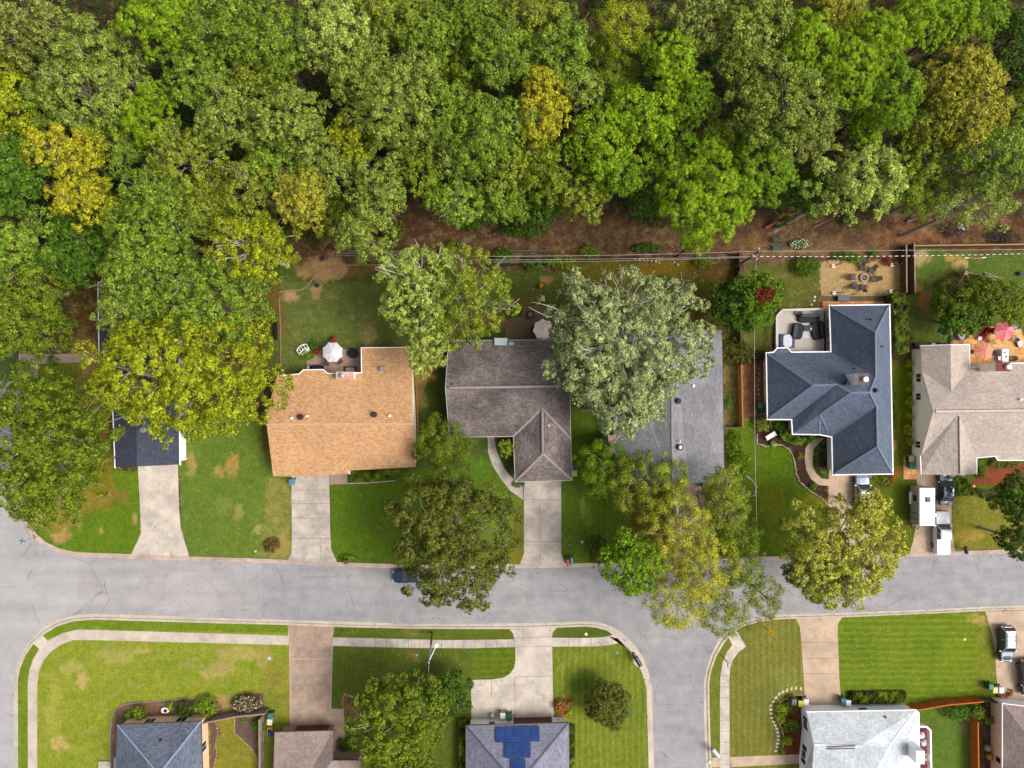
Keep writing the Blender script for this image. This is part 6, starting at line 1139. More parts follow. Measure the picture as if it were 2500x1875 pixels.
for x, y, x2, y2, lab in ((2032, 650, 2057, 641, 'tall lantern post at the upper left of the gravel circle'), (2174, 648, 2203, 642, 'tall lantern post at the upper right of the gravel circle'), (2034, 716, 2060, 713, 'tall lantern post at the lower left of the gravel circle'), (2172, 712, 2202, 708, 'tall lantern post at the lower right of the gravel circle')):
    b = W(x, y, 0); t = thing('lantern_post', lab, 'lamp post', (b[0], b[1], .1), 0, 'posts around the gravel circle'); tp = W(x2, y2, 2.9)
    MB().lathe((b[0], b[1], 0), [(.2, 0), (.24, .35), (.2, .36)], 12).build('bucket_base', M_TRIM, t); MB().tube([(b[0], b[1], .3), (tp[0], tp[1], 2.9)], .06, 8).build('post', M_BARKD, t)
c = W(2059, 728, .6); t = thing('storage_box', 'grey lidded storage box below the gravel circle', 'storage box', (c[0], c[1], .1), 0, world=False); MB().box((0, 0, .3), (1.55, .7, .6)).build('box_body', mat('grey_resin', C(96, 94, 110), .6, .08, 3), t); MB().box((0, 0, .64), (1.62, .78, .08), 0, .96).build('lid', mat('grey_resin_lid', C(112, 110, 126), .6, .08, 3), t)
# deck of the hipped house
M_DECK = mat('deck_boards', C(214, 202, 188), .7, .06, 1.2); M_RAILT = mat('deck_rail', C(228, 220, 208), .6, .05, 2)
dp = [(1897, 851), (1897, 772), (1911, 757), (2012, 754), (2012, 862), (1935, 862)]; zd = .75
P_ = [W(x, y, zd)[:2] for x, y in dp]; cx = sum(p[0] for p in P_) / 6; cy = sum(p[1] for p in P_) / 6
t = thing('deck', 'raised beige corner deck with a boxed rail beside the blue grey roof', 'deck', (cx, cy, 0)); MB().prism(P_, .1, zd).build('deck_floor', M_DECK, t)
rl = MB(); zr = 1.65; Q = [Vector(W(x, y, zr)) for x, y in dp[:4]]
for a_, b_ in zip(Q, Q[1:]): rl.beam(a_, b_, .3, .06)
rl.build('rail_cap', M_RAILT, t); bl = MB()
for a_, b_ in zip(Q, Q[1:]):
    n = int((b_ - a_).length / .16)
    for i in range(n + 1): p = a_.lerp(b_, i / n); bl.box((p.x, p.y, (zr + zd) / 2), (.04, .04, zr - zd))
bl.build('balusters', M_RAILT, t)
def soft(mb, c, d, r=.12, rz=0):
    x, y, z = d; R = [(1 - r, 0), (1, .18), (1, .75), (.93, .95), (.75, 1)]
    for_ = []
    for k, h in R:
        ring = []
        for i in range(16):
            a_ = 2 * math.pi * i / 16 + math.pi / 16; ca, sa = math.cos(a_), math.sin(a_); e = 4; m = (abs(ca) ** e + abs(sa) ** e) ** (-1 / e)
            px_, py_ = ca * m * x / 2 * k, sa * m * y / 2 * k; ring.append((c[0] + px_ * math.cos(rz) - py_ * math.sin(rz), c[1] + px_ * math.sin(rz) + py_ * math.cos(rz), c[2] + h * z))
        for_.append(ring)
    return mb.loft(for_)
M_BF = mat('black_covers', (.008, .009, .013), .6, .35, 2.2, spec=.2); M_BF2 = mat('black_covers_sheen', (.012, .014, .02), .5, .5, 2, spec=.3); M_RUGW = mat('white_rug', C(236, 230, 238), .8, .06, 2); M_BLF = mat('blue_fabric', C(84, 96, 140), .8, .1, 3); M_WF = mat('white_fabric', C(238, 238, 252), .8, .03, 3)
def dk(x, y, z=1.3): w_ = W(x, y, z); return (w_[0], w_[1], zd)
c = dk(1966, 804, zd); o = MB().box((c[0], c[1], zd + .015), (2.8, 2.3, .02)).build('rug', M_RUGW, None, (c[0], c[1], zd)); tag(o, 'white rug under the black covered seats on the deck', 'rug')
for x, y, w_, d_, rz, lab in ((1976, 777, 2.9, 1.15, 2, 'black covered sofa along the top of the deck'), (1949, 808, 1.5, 2.2, -8, 'black covered armchair on the left of the deck'), (1998, 806, 1.65, 2.5, 6, 'long black covered seat next to the house wall'), (1954, 767, .8, .6, 30, 'small black covered stool at the deck corner')):
    c = dk(x, y); t = thing('covered_sofa', lab, 'sofa', (c[0], c[1], zd + .02), math.radians(rz), 'black covered furniture on the deck', world=False)
    soft(MB(), (0, 0, 0), (w_, d_, .42)).build('seat_block', M_BF, t); e = (0, d_ * .3) if w_ > d_ else ((-w_ * .3, 0) if x < 1970 else (w_ * .3, 0))
    soft(MB(), (e[0], e[1], .36), (w_ * (.9 if w_ > d_ else .4), d_ * (.4 if w_ > d_ else .9), .4)).build('back_block', M_BF2, t)
c = dk(1974, 801, 1.2); t = thing('coffee_table', 'grey low table with a white ornament between the black seats', 'table', (c[0], c[1], zd + .03), 0, world=False); MB().box((0, 0, .2), (1.15, .75, .4)).build('table_block', M_CH, t); MB().lathe((.25, -.1, .4), [(.12, 0), (.14, .1), (.05, .2)], 10).build('ornament', M_TRIM, t)
c = dk(1924, 832, 1.2); t = thing('daybed', 'white and blue cushioned daybed in the lower left of the deck', 'daybed', (c[0], c[1], zd), 0, world=False); MB().box((0, 0, .15), (1.9, 1.85, .3)).build('frame', M_BLF, t); soft(MB(), (-.05, 0, .28), (1.25, 1.7, .18)).build('cushion', M_WF, t); soft(MB(), (.75, .2, .3), (.3, 1.1, .22)).build('bolster', M_BLF, t)
c = dk(1950, 763, 1.2); o = soft(MB(), (c[0], c[1], zd), (.6, .5, .4)).build('floor_cushion', M_WF, None, (c[0], c[1], zd)); tag(o, 'white cushion at the top of the deck beside the black stool', 'cushion')
# bench in the front bed
def bench(x, y, rz, m, label, L_=1.4):
    c = W(x, y, .4); t = thing('garden_bench', label, 'bench', (c[0], c[1], .1), math.radians(rz), world=False); s = MB(); b = MB()
    for k in range(4): s.box((0, -.05 - k * .13, .42), (L_, .1, .03))
    for k in range(3): b.box((0, .06 + k * .05, .55 + k * .14), (L_, .03, .1))
    for k in range(7): b.beam((-L_ / 2 + L_ * (k + .5) / 7, .05, .45), (-L_ / 2 + L_ * (k + .5) / 7, .19, .92), .05, .02)
    s.build('seat', m, t); b.build('backrest', m, t)
    for sx in (-1, 1):
        MB().box((sx * L_ / 2, -.22, .62), (.07, .55, .04)).build('armrest', m, t)
        for yy in (-.46, .08): MB().box((sx * L_ / 2, yy, .31), (.06, .06, .62)).build('leg', m, t)
bench(1879, 1061, 30, M_TRIM, 'white slatted bench on the dark mulch bed', 1.35); bench(1897, 590, 180, mat('green_bench', C(70, 110, 90), .7, .1, 3), 'dark green bench on the leaf covered bank', 1.1)
bench(1897, 603, 0, mat('green_bench_b', C(82, 112, 96), .7, .1, 3), 'green table bench just below the dark green bench', 1.2)
# patio behind the orange roof
table(812, 862, 1.3, 1.3, .72, M_BRTAN, 'round table under the white octagonal umbrella', round_=True)
for x, y, rz, lab in ((800, 884, -20, 'brown patio chair at the lower left under the white umbrella'), (830, 881, 35, 'reddish brown patio chair at the lower right under the white umbrella'), (812, 838, 180, 'brown patio chair behind the white umbrella')): chair(x, y, rz, lab, mat('brown_sling', C(150, 100, 96), .8, .1, 4), 'chairs under the white umbrella', 1.1)
c = W(861, 862, .7); t = thing('covered_fire_table', 'round black covered table right of the white umbrella', 'covered table', (c[0], c[1], .12), world=False); MB().lathe((0, 0, 0), [(.66, 0), (.68, .5), (.66, .62), (.5, .66), (.08, .7)], 24).build('cover', M_BF, t)
c = W(774, 897, .8); t = thing('barbecue_grill', 'black barbecue grill against the bay of the orange roofed house', 'grill', (c[0], c[1], .12), world=False); MB().box((0, 0, .4), (.9, .55, .8)).build('cabinet', M_BLK, t); MB().loft([[(x_, .32 * math.cos(a_), .8 + .3 * math.sin(a_)) for a_ in [math.pi * k / 8 for k in range(9)]] for x_ in (-.5, .5)]).build('lid', M_BF2, t); MB().box((-.72, 0, .78), (.45, .5, .04)).box((.72, 0, .78), (.45, .5, .04)).build('side_shelf', M_BF, t)
c = W(754, 898, .4); o = MB().lathe((c[0], c[1], .12), [(.2, 0), (.24, .4), (.16, .42)], 14).build('plant_pot', M_TRIM, None, (c[0], c[1], .12)); tag(o, 'white pot left of the black barbecue grill', 'pot')
def pot(x, y, rgb, label, r=.3, fl=False):
    c = W(x, y, .3); t = thing('flower_pot', label, 'flower pot', (c[0], c[1], .1), world=False); MB().lathe((0, 0, 0), [(r * .7, 0), (r, .35), (r * .9, .36)], 14).build('pot', M_DKM, t); rng = np.random.default_rng(int(x)); n = 160
    u = rng.normal(size=(n, 3)); u[:, 2] = abs(u[:, 2]); u /= np.linalg.norm(u, axis=1, keepdims=True); cc = np.where(rng.random((n, 1)) < .75, np.array([C(*rgb, 1.2)]), np.array([C(60, 130, 50)])) * rng.uniform(.7, 1.2, (n, 1))
    o = D.objects.new('blossom', build_leaves('blossom', u * [r * 1.1, r * 1.1, r] + [0, 0, .4], u, .13, .11, cc, rng)); COL.objects.link(o); o.parent = t
pot(815, 828, (236, 20, 30), 'red flowers directly above the white umbrella', .32); pot(773, 859, (236, 30, 30), 'red flowers left of the white umbrella', .34); pot(1320, 698, (250, 186, 20), 'orange yellow flowers on the lawn above the beige umbrella', .3); pot(1886, 1084, (196, 220, 90), 'lime plant at the corner of the dark mulch bed', .42)
c = W(742, 853, .6); t = thing('garden_swing', 'white arched slatted swing seat left of the white umbrella', 'swing seat', (c[0], c[1], .1), math.radians(35), world=False)
ar = [( -.75 + 1.5 * k / 8, .3 + .22 * math.sin(math.pi * k / 8)) for k in range(9)]
fr = MB(); fr.tube([(x_, y_, 1.1) for x_, y_ in ar], .06, 6); fr.tube([(x_, y_ - .6, .95) for x_, y_ in ar], .06, 6)
for k in (0, 2, 4, 6, 8): fr.beam((ar[k][0], ar[k][1], 1.1), (ar[k][0], ar[k][1] - .6, .95), .07, .04)
fr.build('arched_back', M_TRIM, t); MB().box((0, -.35, .45), (1.3, .45, .05)).build('seat', M_TRIM, t); MB().beam((-.75, .3, 0), (-.75, .3, 1.1), .06, .06).beam((.75, .3, 0), (.75, .3, 1.1), .06, .06).build('frame', M_TRIM, t)
c = W(855, 902, .45); t = thing('outdoor_sofa', 'patterned two seat sofa right of the chimney on the patio', 'sofa', (c[0], c[1], .12), world=False); MB().box((0, 0, .2), (1.5, .7, .38)).build('frame', M_DKB, t); soft(MB(), (0, -.02, .36), (1.3, .6, .16)).build('cushion', mat('pattern_cloth', C(150, 60, 70), .8, .5, 7, rgb2=C(240, 226, 226)), t); MB().box((0, .34, .5), (1.5, .1, .5)).build('backrest', M_DKB, t)
# patio behind the brown house
c = W(1295, 768, .5); t = thing('fire_table', 'square dark wicker fire table above the beige umbrella', 'fire table', (c[0], c[1], .12), world=False); MB().box((0, 0, .25), (.85, .85, .5), 0, 1.0).build('base', M_DKB, t); MB().box((0, 0, .53), (1.0, 1.0, .06)).build('tabletop', M_DKB, t); MB().box((0, 0, .565), (.5, .5, .02)).build('burner', mat('burner_stone', C(156, 140, 150), .7, .2, 6), t)
table(1327, 808, 1.2, 1.2, .72, M_DKB, 'dark table under the beige umbrella'); 
for x, y, rz, lab in ((1303, 806, -90, 'dark chair left under the beige umbrella'), (1327, 826, 0, 'dark chair below the beige umbrella'), (1350, 800, 90, 'dark chair right under the beige umbrella')): chair(x, y, rz, lab, M_DKB, 'chairs under the beige umbrella')
# taupe house patio
c = W(2407, 814, .5); t = thing('sun_lounger', 'red cushioned lounger beside the pink umbrella', 'sun lounger', (c[0], c[1], .12), math.radians(-38), world=False); MB().box((0, 0, .18), (.7, 1.8, .12)).build('frame', M_DKB, t); soft(MB(), (0, -.4, .24), (.68, .95, .16)).build('cushion', mat('red_cushion', C(226, 20, 40), .8, .08, 3), t); soft(MB(), (0, .5, .26), (.68, .8, .3)).build('back_cushion', mat('deep_red_cushion', C(196, 16, 34), .8, .08, 3), t); soft(MB(), (0, .1, .42), (.4, .35, .12)).build('pillow', mat('pink_pillow', C(250, 160, 176), .8, .08, 3), t)
c = W(2344, 820, .6); t = thing('covered_grill', 'blue grey covered grill at the left of the paver patio', 'grill', (c[0], c[1], .12), math.radians(30), world=False); soft(MB(), (0, 0, 0), (.9, 1.1, .85)).build('cover', mat('grey_blue_cover', C(120, 136, 164), .5, .3, 2.5, rgb2=C(200, 210, 226)), t); MB().box((.35, -.55, .3), (.4, .3, .5), .4).build('red_caddy', mat('red_caddy', C(214, 90, 80), .6, .1, 3), t)
table(2453, 806, 1.1, 1.1, .72, M_BRTAN, 'round table under the pink umbrella', round_=True); 
for x, y, rz, lab in ((2424, 808, -90, 'dark chair left of the pink umbrella'), (2474, 826, 40, 'cream cushioned chair below right of the pink umbrella'), (2420, 838, -150, 'tan chair between the two umbrellas')): chair(x, y, rz, lab, M_CH if rz == -90 else mat('tan_frame', C(206, 170, 130), .7, .15, 4), 'chairs on the paver patio', 1.05)
c = W(2451, 866, .5); t = thing('dining_table', 'long white table with odds and ends near the brick chimney', 'table', (c[0], c[1], .12), 0, world=False); MB().box((0, -.15, .66), (.85, 1.7, .05)).box((-.6, -.5, .5), (.5, .5, .05)).build('tabletop', M_TRIM, t)
for i in (-1, 1):
    for j in (-1, 1): MB().box((i * .35, j * .7 - .15, .32), (.05, .05, .64)).build('leg', M_TRIM, t)
MB().lathe((.1, -.3, .69), [(.1, 0), (.12, .1), (.04, .14)], 10).box((-.1, .3, .72), (.3, .2, .06), .4).build('utensils', M_TEAL, t)
chair(2430, 862, -80, 'navy office like chair left of the long white table', mat('navy_chair', C(54, 54, 90), .7, .2, 4), 'chairs on the paver patio', 1.0); chair(2470, 875, 90, 'grey chair right of the long white table', M_CH, 'chairs on the paver patio', .9)
o = slab('patio', [(2420, 848), (2465, 848), (2465, 895), (2420, 895)], M_TAN, 'cream concrete square under the long white table', z=.125)
c = W(2483, 798, .5); o = MB().lathe((c[0], c[1], .12), [(.6, 0), (.62, .3), (.5, .34), (.45, .2)], 20, 1, .6).build('stock_tank', mat('tank_grey', C(120, 140, 150), .4, .2, 3), None, (c[0], c[1], .12)); tag(o, 'oval grey tub at the right edge beside the pink umbrella', 'tub')
c = W(2492, 836, .7); t = thing('lounge_chair', 'cream padded lounge chair at the right edge of the pavers', 'chair', (c[0], c[1], .12), math.radians(15), world=False); soft(MB(), (0, 0, .25), (.7, 1.2, .2)).build('seat', M_WF, t); MB().box((0, 0, .14), (.6, 1.1, .22)).build('frame', M_CH, t)
c = W(2391, 826, .4); t = thing('side_table', 'small white side table left of the red lounger', 'table', (c[0], c[1], .12), world=False); MB().lathe((0, 0, .42), [(.28, 0), (.28, .04)], 14).build('tabletop', M_TRIM, t); MB().tube([(0, 0, 0), (0, 0, .42)], .04, 8).build('leg', M_TRIM, t)
for i, (x, rgb) in enumerate(((2236, (50, 50, 60)), (2246, (130, 50, 60)), (2278, (236, 236, 240)), (2296, (40, 40, 50)), (2310, (30, 34, 46)), (2322, (36, 36, 44)))): c = W(x, 841, .4); o = soft(MB(), (c[0], c[1], .1), (.55, .45, .5)).build('storage_bag', mat('bag_cloth', C(*rgb), .6, .2, 3), None, (c[0], c[1], .1)); tag(o, ['black bin bag at the corner of the taupe roof', 'dark red sack next to the corner bin bag', 'white tub behind the taupe house', 'first black sack right of the white tub', 'middle black sack behind the taupe house', 'rightmost black sack behind the taupe house'][i], 'sack', 'sacks behind the taupe house')
# play frame with fallen poles
c = W(2378, 672, 1); t = thing('play_frame', 'timber play frame with a teal slide beside the mulch patch', 'play frame', (c[0], c[1], .1)); f = MB(); 
for a_, b_ in (((2340, 692, .1), (2358, 664, 1.9)), ((2368, 690, .1), (2358, 664, 1.9)), ((2355, 664, 1.9), (2448, 680, 1.6)), ((2377, 686, .1), (2376, 667, 1.9)), ((2392, 686, .2), (2383, 668, 1.85)), ((2408, 684, .2), (2388, 669, 1.8)), ((2446, 681, .1), (2402, 664, 1.8)), ((2430, 684, .1), (2395, 668, 1.8))): f.beam(W(*a_), W(*b_), .12, .12)
f.build('timber_frame', mat('grey_timber', C(150, 136, 112), .9, .2, 3), t); sl_ = MB(); sl_.beam(W(2356, 662, 1.5), W(2362, 672, .8), .5, .06); sl_.build('slide', mat('teal_plastic', C(60, 150, 170), .4, .1, 3), t); MB().box((W(2357, 667, 1.7)[0], W(2357, 667, 1.7)[1], 1.6), (.5, .4, .5)).build('yellow_panel', mat('ochre_panel', C(206, 160, 70), .6, .1, 3), t)
c = W(2383, 629, .4); t = thing('slack_hammock', 'long thin white and salmon pole lying on the back lawn', 'pole', (c[0], c[1], .1), math.radians(0), world=False); MB().tube([(-1.45, .05, .12), (-.7, -.02, .1), (0, -.06, .1), (.7, -.02, .1), (1.45, .07, .14)], .07, 8).build('pole_body', M_TRIM, t); MB().tube([(-.85, -.02, .14), (0, -.06, .15), (.85, -.01, .14)], .075, 8).build('salmon_sleeve', mat('salmon_sleeve', C(220, 140, 110), .6, .1, 3), t)
c = W(2310, 817, .1); o = MB().prism([(c[0] - 1.0, c[1] - .2), (c[0] - .2, c[1] - .5), (c[0] + .4, c[1] - .3), (c[0] + .5, c[1] + .4), (c[0] - .7, c[1] + .3)], .11, .15).build('tarpaulin', mat('teal_tarp', C(46, 104, 96), .6, .2, 2), None, (c[0], c[1], .1)); tag(o, 'dark teal tarpaulin on the grass left of the paver patio', 'tarpaulin')
# rocks, wood pile, brush
def rocks(P, label, rgb, s=.16, name='edging_stones', closed=False, step=.2, cat='stone edging'):
    mb = MB(); rng = random.Random(len(P) * 7 + int(P[0][0])); Q = [Vector(W(p[0], p[1], .1)) for p in P]
    for a_, b_ in zip(Q, Q[1:]):
        n = max(1, int((b_ - a_).length / step))
        for i in range(n):
            p = a_.lerp(b_, i / n); k = s * rng.uniform(.7, 1.25); mb.lathe((p.x + rng.uniform(-.03, .03), p.y + rng.uniform(-.03, .03), .05), [(k * .6, 0), (k * .62, k * .5), (k * .45, k * .85), (k * .15, k)], 6, rng.uniform(.8, 1.2), rng.uniform(.8, 1.2))
    o = mb.build(name, mat('stone', C(*rgb), .9, .25, 3), None, Q[0]); tag(o, label, cat); return o
rocks([(1848, 1060), (1848, 1082), (1870, 1090), (1885, 1086), (1908, 1086), (1925, 1096), (1934, 1110), (1940, 1130), (1943, 1155), (1952, 1176), (1975, 1196), (2008, 1218), (2018, 1232)], 'wavy stone edging of the dark mulch bed', (220, 196, 176), .2)
rocks([(1855, 1046), (1862, 1044), (1858, 1052)], 'two pale rocks at the top of the dark mulch bed', (214, 196, 186), .3, 'garden_rocks', cat='rocks')
rocks([(1820, 1160), (1838, 1175), (1846, 1190), (1842, 1208), (1832, 1214)], 'short stone arc around the ring of shrubs by the feathery trees', (214, 196, 180), .2)
rocks([(1662, 665), (1663, 683), (1672, 687), (1690, 683), (1699, 672), (1692, 662)], 'ring of stones on the mossy back lawn', (176, 160, 140), .2)
rocks([(1550, 633), (1570, 632), (1600, 640), (1618, 643)], 'scatter of pale rocks along the back fence line', (190, 170, 160), .26, 'garden_rocks', cat='rocks', step=.5)
rocks([(1645, 640), (1662, 652)], 'small heap of pale rocks above the stone ring', (196, 180, 176), .3, 'garden_rocks', cat='rocks', step=.4)
rocks([(1854, 900), (1850, 940), (1856, 985)], 'row of grey white rocks along the side of the hipped house', (206, 198, 196), .24, step=.6); rocks([(1812, 890), (1816, 925), (1813, 985)], 'pebble strip right of the orange brown fence', (206, 180, 170), .12)
rocks([(2000, 650), (2012, 638), (2040, 634)], 'rock edging at the upper left of the gravel circle', (214, 190, 160), .16); rocks([(2006, 645), (2001, 690), (2007, 722)], 'rock edging at the left of the gravel circle', (220, 200, 170), .13)
rocks([(836, 1725), (837, 1700), (843, 1694), (857, 1700), (872, 1709)], 'white stone edging round the little triangular bed', (230, 206, 180), .13); rocks([(838, 1730), (841, 1760), (842, 1790), (838, 1840)], 'stone edging beside the brown driveway side slab', (222, 196, 170), .12)
rocks([(572, 1752), (573, 1790), (590, 1806), (612, 1826), (625, 1850), (631, 1880)], 'thin stone edging of the fenced garden, right curve', (230, 204, 170), .11); rocks([(524, 1752), (532, 1790), (526, 1812), (530, 1840), (522, 1868)], 'thin stone edging of the fenced garden, left curve', (230, 206, 180), .11)
rocks([(880, 1800 - 590), (880, 1211)], 'pale rocks on the lawn right of the stained driveway', (220, 206, 176), .18, 'garden_rocks', cat='rocks')
c = W(1966, 1277, .3); o = MB().lathe((c[0], c[1], .08), [(.45, 0), (.5, .2), (.38, .42), (.15, .5)], 9, 1.1, .8).build('boulder', mat('grey_boulder', C(176, 160, 150), .9, .2, 3), None, (c[0], c[1], .08)); tag(o, 'grey boulder in the small round bed left of the street oak', 'boulder')
st = [(1955, 1681), (1943, 1680), (1932, 1681), (1921, 1685), (1911, 1689), (1902, 1694), (1894, 1703), (1888, 1713), (1882, 1722), (1882, 1732), (1882, 1742), (1884, 1752), (1888, 1762), (1892, 1771), (1896, 1779), (1898, 1788), (1900, 1797), (1900, 1806), (1898, 1815), (1897, 1824), (1894, 1833)]
for i, (x, y) in enumerate(st):
    c = W(x, y, .1); o = MB().box((c[0], c[1], .125), (.42, .26, .05), [1.5, 1.5, 1.5, 1.2, .9, .8, .6, .5, .3, .1, 0, -.2, -.4, -.5, -.4, -.2, 0, .1, .2, .2, .3][i]).build('stepping_stone', M_JL, None, (c[0], c[1], .1)); tag(o, ('stepping stone nearest the tan driveway in the arc' if i == 0 else 'lowest stepping stone of the arc' if i == len(st) - 1 else 'stepping stone number %s from the tan driveway along the arc' % 'one two three four five six seven eight nine ten eleven twelve thirteen fourteen fifteen sixteen seventeen eighteen nineteen twenty'.split()[i]), 'stepping stone', 'stepping stones curving round the mulch bed')
for i, (x, y, lab) in enumerate(((1989, 735, 'uppermost pale stone disc beside the deck'), (1988, 744, 'middle pale stone disc beside the deck'), (1981, 754, 'lowest pale stone disc beside the deck'))): c = W(x, y - 10, .1); o = MB().lathe((c[0], c[1], .1), [(.17, 0), (.17, .05), (.1, .06)], 10).build('stepping_stone', M_JL, None, (c[0], c[1], .1)); tag(o, lab, 'stepping stone')
c = W(2455, 1696, .3); t = thing('firewood_pile', 'stack of cut logs behind the carts at the lower right house', 'firewood', (c[0], c[1], .12), world=False); rng = random.Random(4)
M_LOG = [mat('log_wood', C(196, 136, 70), .85, .25, 6), mat('log_wood_b', C(150, 96, 60), .85, .25, 6)]
for i in range(26):
    x_ = rng.uniform(-1.1, .9); y_ = rng.uniform(-.25, .1) + (.35 if x_ > .1 else 0) * rng.random() * 2; z_ = rng.uniform(.1, .45); a_ = rng.uniform(-.4, .4); MB().tube([(x_ - .1 * math.sin(a_), y_ - .17, z_), (x_ + .1 * math.sin(a_), y_ + .17, z_ + .03)], rng.uniform(.07, .12), 8).build('log', M_LOG[i % 2], t)
def brush(x, y, R, label, n=140, rgb=(96, 72, 60)):
    mb = MB(); rng = random.Random(int(x)); c = W(x, y, .3)
    for i in range(n):
        a_ = rng.uniform(0, 6.28); r_ = R * math.sqrt(rng.random()) * .8; b_ = rng.uniform(0, 6.28); l_ = rng.uniform(.4, 1.2); p = (c[0] + r_ * math.cos(a_), c[1] + r_ * math.sin(a_) * .6, .1 + rng.random() * .5); mb.tube([p, (p[0] + l_ * math.cos(b_), p[1] + l_ * math.sin(b_) * .7, p[2] + rng.uniform(-.1, .3))], rng.uniform(.015, .04), 4, False)
    o = mb.build('brush_pile', mat('dead_branches', C(*rgb), .9, .3, 4), None, (c[0], c[1], .1)); tag(o, label, 'brush pile')
brush(2325, 560, 1.9, 'pile of dead branches on the bank left of the white debris', 260, (110, 84, 72)); brush(2440, 575, 2.2, 'dark pile of dead branches near the right edge of the bank', 320, (100, 78, 70))
c = W(2347, 553, .3); o = MB().box((c[0], c[1], .2), (.7, .5, .1), .5).box((c[0] + .2, c[1] - .3, .22), (.5, .3, .08), -.3).build('debris', M_TRIM, None, (c[0], c[1], .1)); tag(o, 'white sheet debris on the brush covered bank', 'debris')
for x1, y1, x2, y2, r, m, lab in ((1868, 556, 1985, 495, .2, mat('orange_bark', C(176, 112, 70), .9, .25, 2), 'thick reddish leaning trunk on the brown bank'), (1985, 555, 2035, 532, .07, M_BARK, 'thin pale fallen stick right of the reddish trunk'), (2215, 540, 2290, 515, .2, M_BARK, 'grey leaning trunk above the right hand fence'), (2300, 520, 2330, 500, .12, M_BARK, 'short grey fallen log above the brush pile')):
    a_ = Vector(W(x1, y1, .3)); b_ = Vector(W(x2, y2, 2.5 if r > .1 else .4)); o = MB().tube([a_, a_.lerp(b_, .5), b_], [r, r * .85, r * .7], 9).build('fallen_trunk', m, None, a_); tag(o, lab, 'tree trunk')
# ---------------------------------------------------------------- fences
def fence(label, pts, h, m, cap=None, spacing=2.4, board=.14, picket=True, name='fence', lean=0):
    Q = [Vector(W(p[0], p[1], 0)) for p in pts]; t = thing(name, label, 'fence', Q[0][:]); b = MB(); r = MB(); k = 0
    for a_, c_ in zip(Q, Q[1:]):
        L_ = (c_ - a_).length; n = max(1, int(L_ / board)); rz = math.atan2(c_.y - a_.y, c_.x - a_.x)
        for i in range(n): p = a_.lerp(c_, (i + .5) / n); k += 1; b.box((p.x, p.y, h / 2 + .05 + .01 * (k % 3)), (board * .93, .022, h), rz)
        for z in (.3, h - .25): d = Vector((-math.sin(rz), math.cos(rz), 0)) * .04; r.beam(a_ + d + Vector((0, 0, z)), c_ + d + Vector((0, 0, z)), .05, .09)
        m_ = max(1, round(L_ / spacing))
        for i in range(m_ + 1): p = a_.lerp(c_, i / m_) + d; MB().box((p.x, p.y, h / 2 + .05), (.1, .1, h + .12), rz).build('post', m, t)
    b.build('boards', m, t); r.build('rails', m, t)
    if cap:
        q = MB()
        for a_, c_ in zip(Q, Q[1:]): q.beam(a_ + Vector((0, 0, h + .1)), c_ + Vector((0, 0, h + .1)), .16, .04)
        q.build('cap_rail', cap, t)
    return t
M_FO = mat('orange_stain', C(206, 112, 36), .75, .18, 2, bump=.3); M_FB = mat('brown_fence', C(140, 96, 70), .85, .25, 2); M_FG = mat('grey_fence', C(176, 156, 144), .9, .18, 2); M_FD = mat('dark_fence', C(104, 84, 72), .9, .2, 2); M_FH = mat('honey_fence', C(196, 132, 62), .8, .2, 2)
fence('bright orange stained fence joining the white house to the corner house', [(2214, 1720), (2296, 1706), (2368, 1700), (2378, 1698)], 1.75, M_FO, M_FO)
fence('dark grey gate section right of the orange stained fence', [(2380, 1700), (2420, 1704)], 1.6, M_FD); fence('orange stained fence running down from the leafy shrub at the bottom right', [(2366, 1748), (2368, 1890)], 1.75, M_FO, M_FO)
fence('weathered grey fence across the top of the lower left garden', [(505, 1752), (580, 1736), (658, 1728)], 1.7, M_FG, M_FG); fence('weathered grey fence down the right side of the lower left garden', [(644, 1742), (645, 1900)], 1.7, M_FG, M_FG)
fence('honey brown fence between the grey roof and the hipped house', [(1800, 892), (1803, 1040)], 1.7, M_FH, M_FH); fence('low grey gate at the foot of the honey brown fence', [(1766, 1044), (1808, 1042)], 1.4, M_FG)
fence('brown fence along the top of the right hand back lawn', [(2216, 606), (2700, 600)], 1.7, M_FB, mat('tan_cap', C(196, 156, 96), .8, .15, 3)); fence('brown fence between the gravel circle and the right lawn, outer run', [(2214, 600), (2216, 720)], 1.7, M_FB, M_FG); fence('brown fence beside the gravel circle, inner run', [(2197, 604), (2198, 718)], 1.5, M_FB, M_FG)
fence('dark fence stretch left of the utility pole', [(1795, 622), (1797, 660), (1780, 722), (1797, 770), (1800, 890)], 1.6, M_FD); fence('grey fence line behind the brown house garden', [(860, 618), (1000, 620)], 1.5, M_FG); fence('dark grey fence behind the lawn above the beige umbrella', [(1170, 650), (1330, 648)], 1.3, M_FD); fence('grey fence panel above the service cables', [(1246, 617), (1335, 617)], 1.5, M_FG); fence('dark fence behind the mossy lawn', [(1395, 640), (1560, 632)], 1.2, M_FD)
fence('low black fence left of the dark roofed house lawn edge', [(677, 770), (678, 830)], 1.2, M_BLK); fence('small white fence at the right wall of the dark roofed house', [(436, 1124), (458, 1120)], 1.6, M_TRIM, M_TRIM); fence('dark fence between brown house and grey roofed house', [(1395, 990), (1440, 1000)], 1.5, M_FD)
def edging(label, P, m, w=.09, h=.14, cat='lawn edging'): mb = MB(); Q = [Vector(W(p[0], p[1], 0)) + Vector((0, 0, h)) for p in P]; [mb.beam(a_, b_, w, .12) for a_, b_ in zip(Q, Q[1:])]; o = mb.build('lawn_edging', m, None, Q[0]); tag(o, label, cat)
M_ED = mat('edging_tan', C(176, 146, 110), .9, .15, 3)
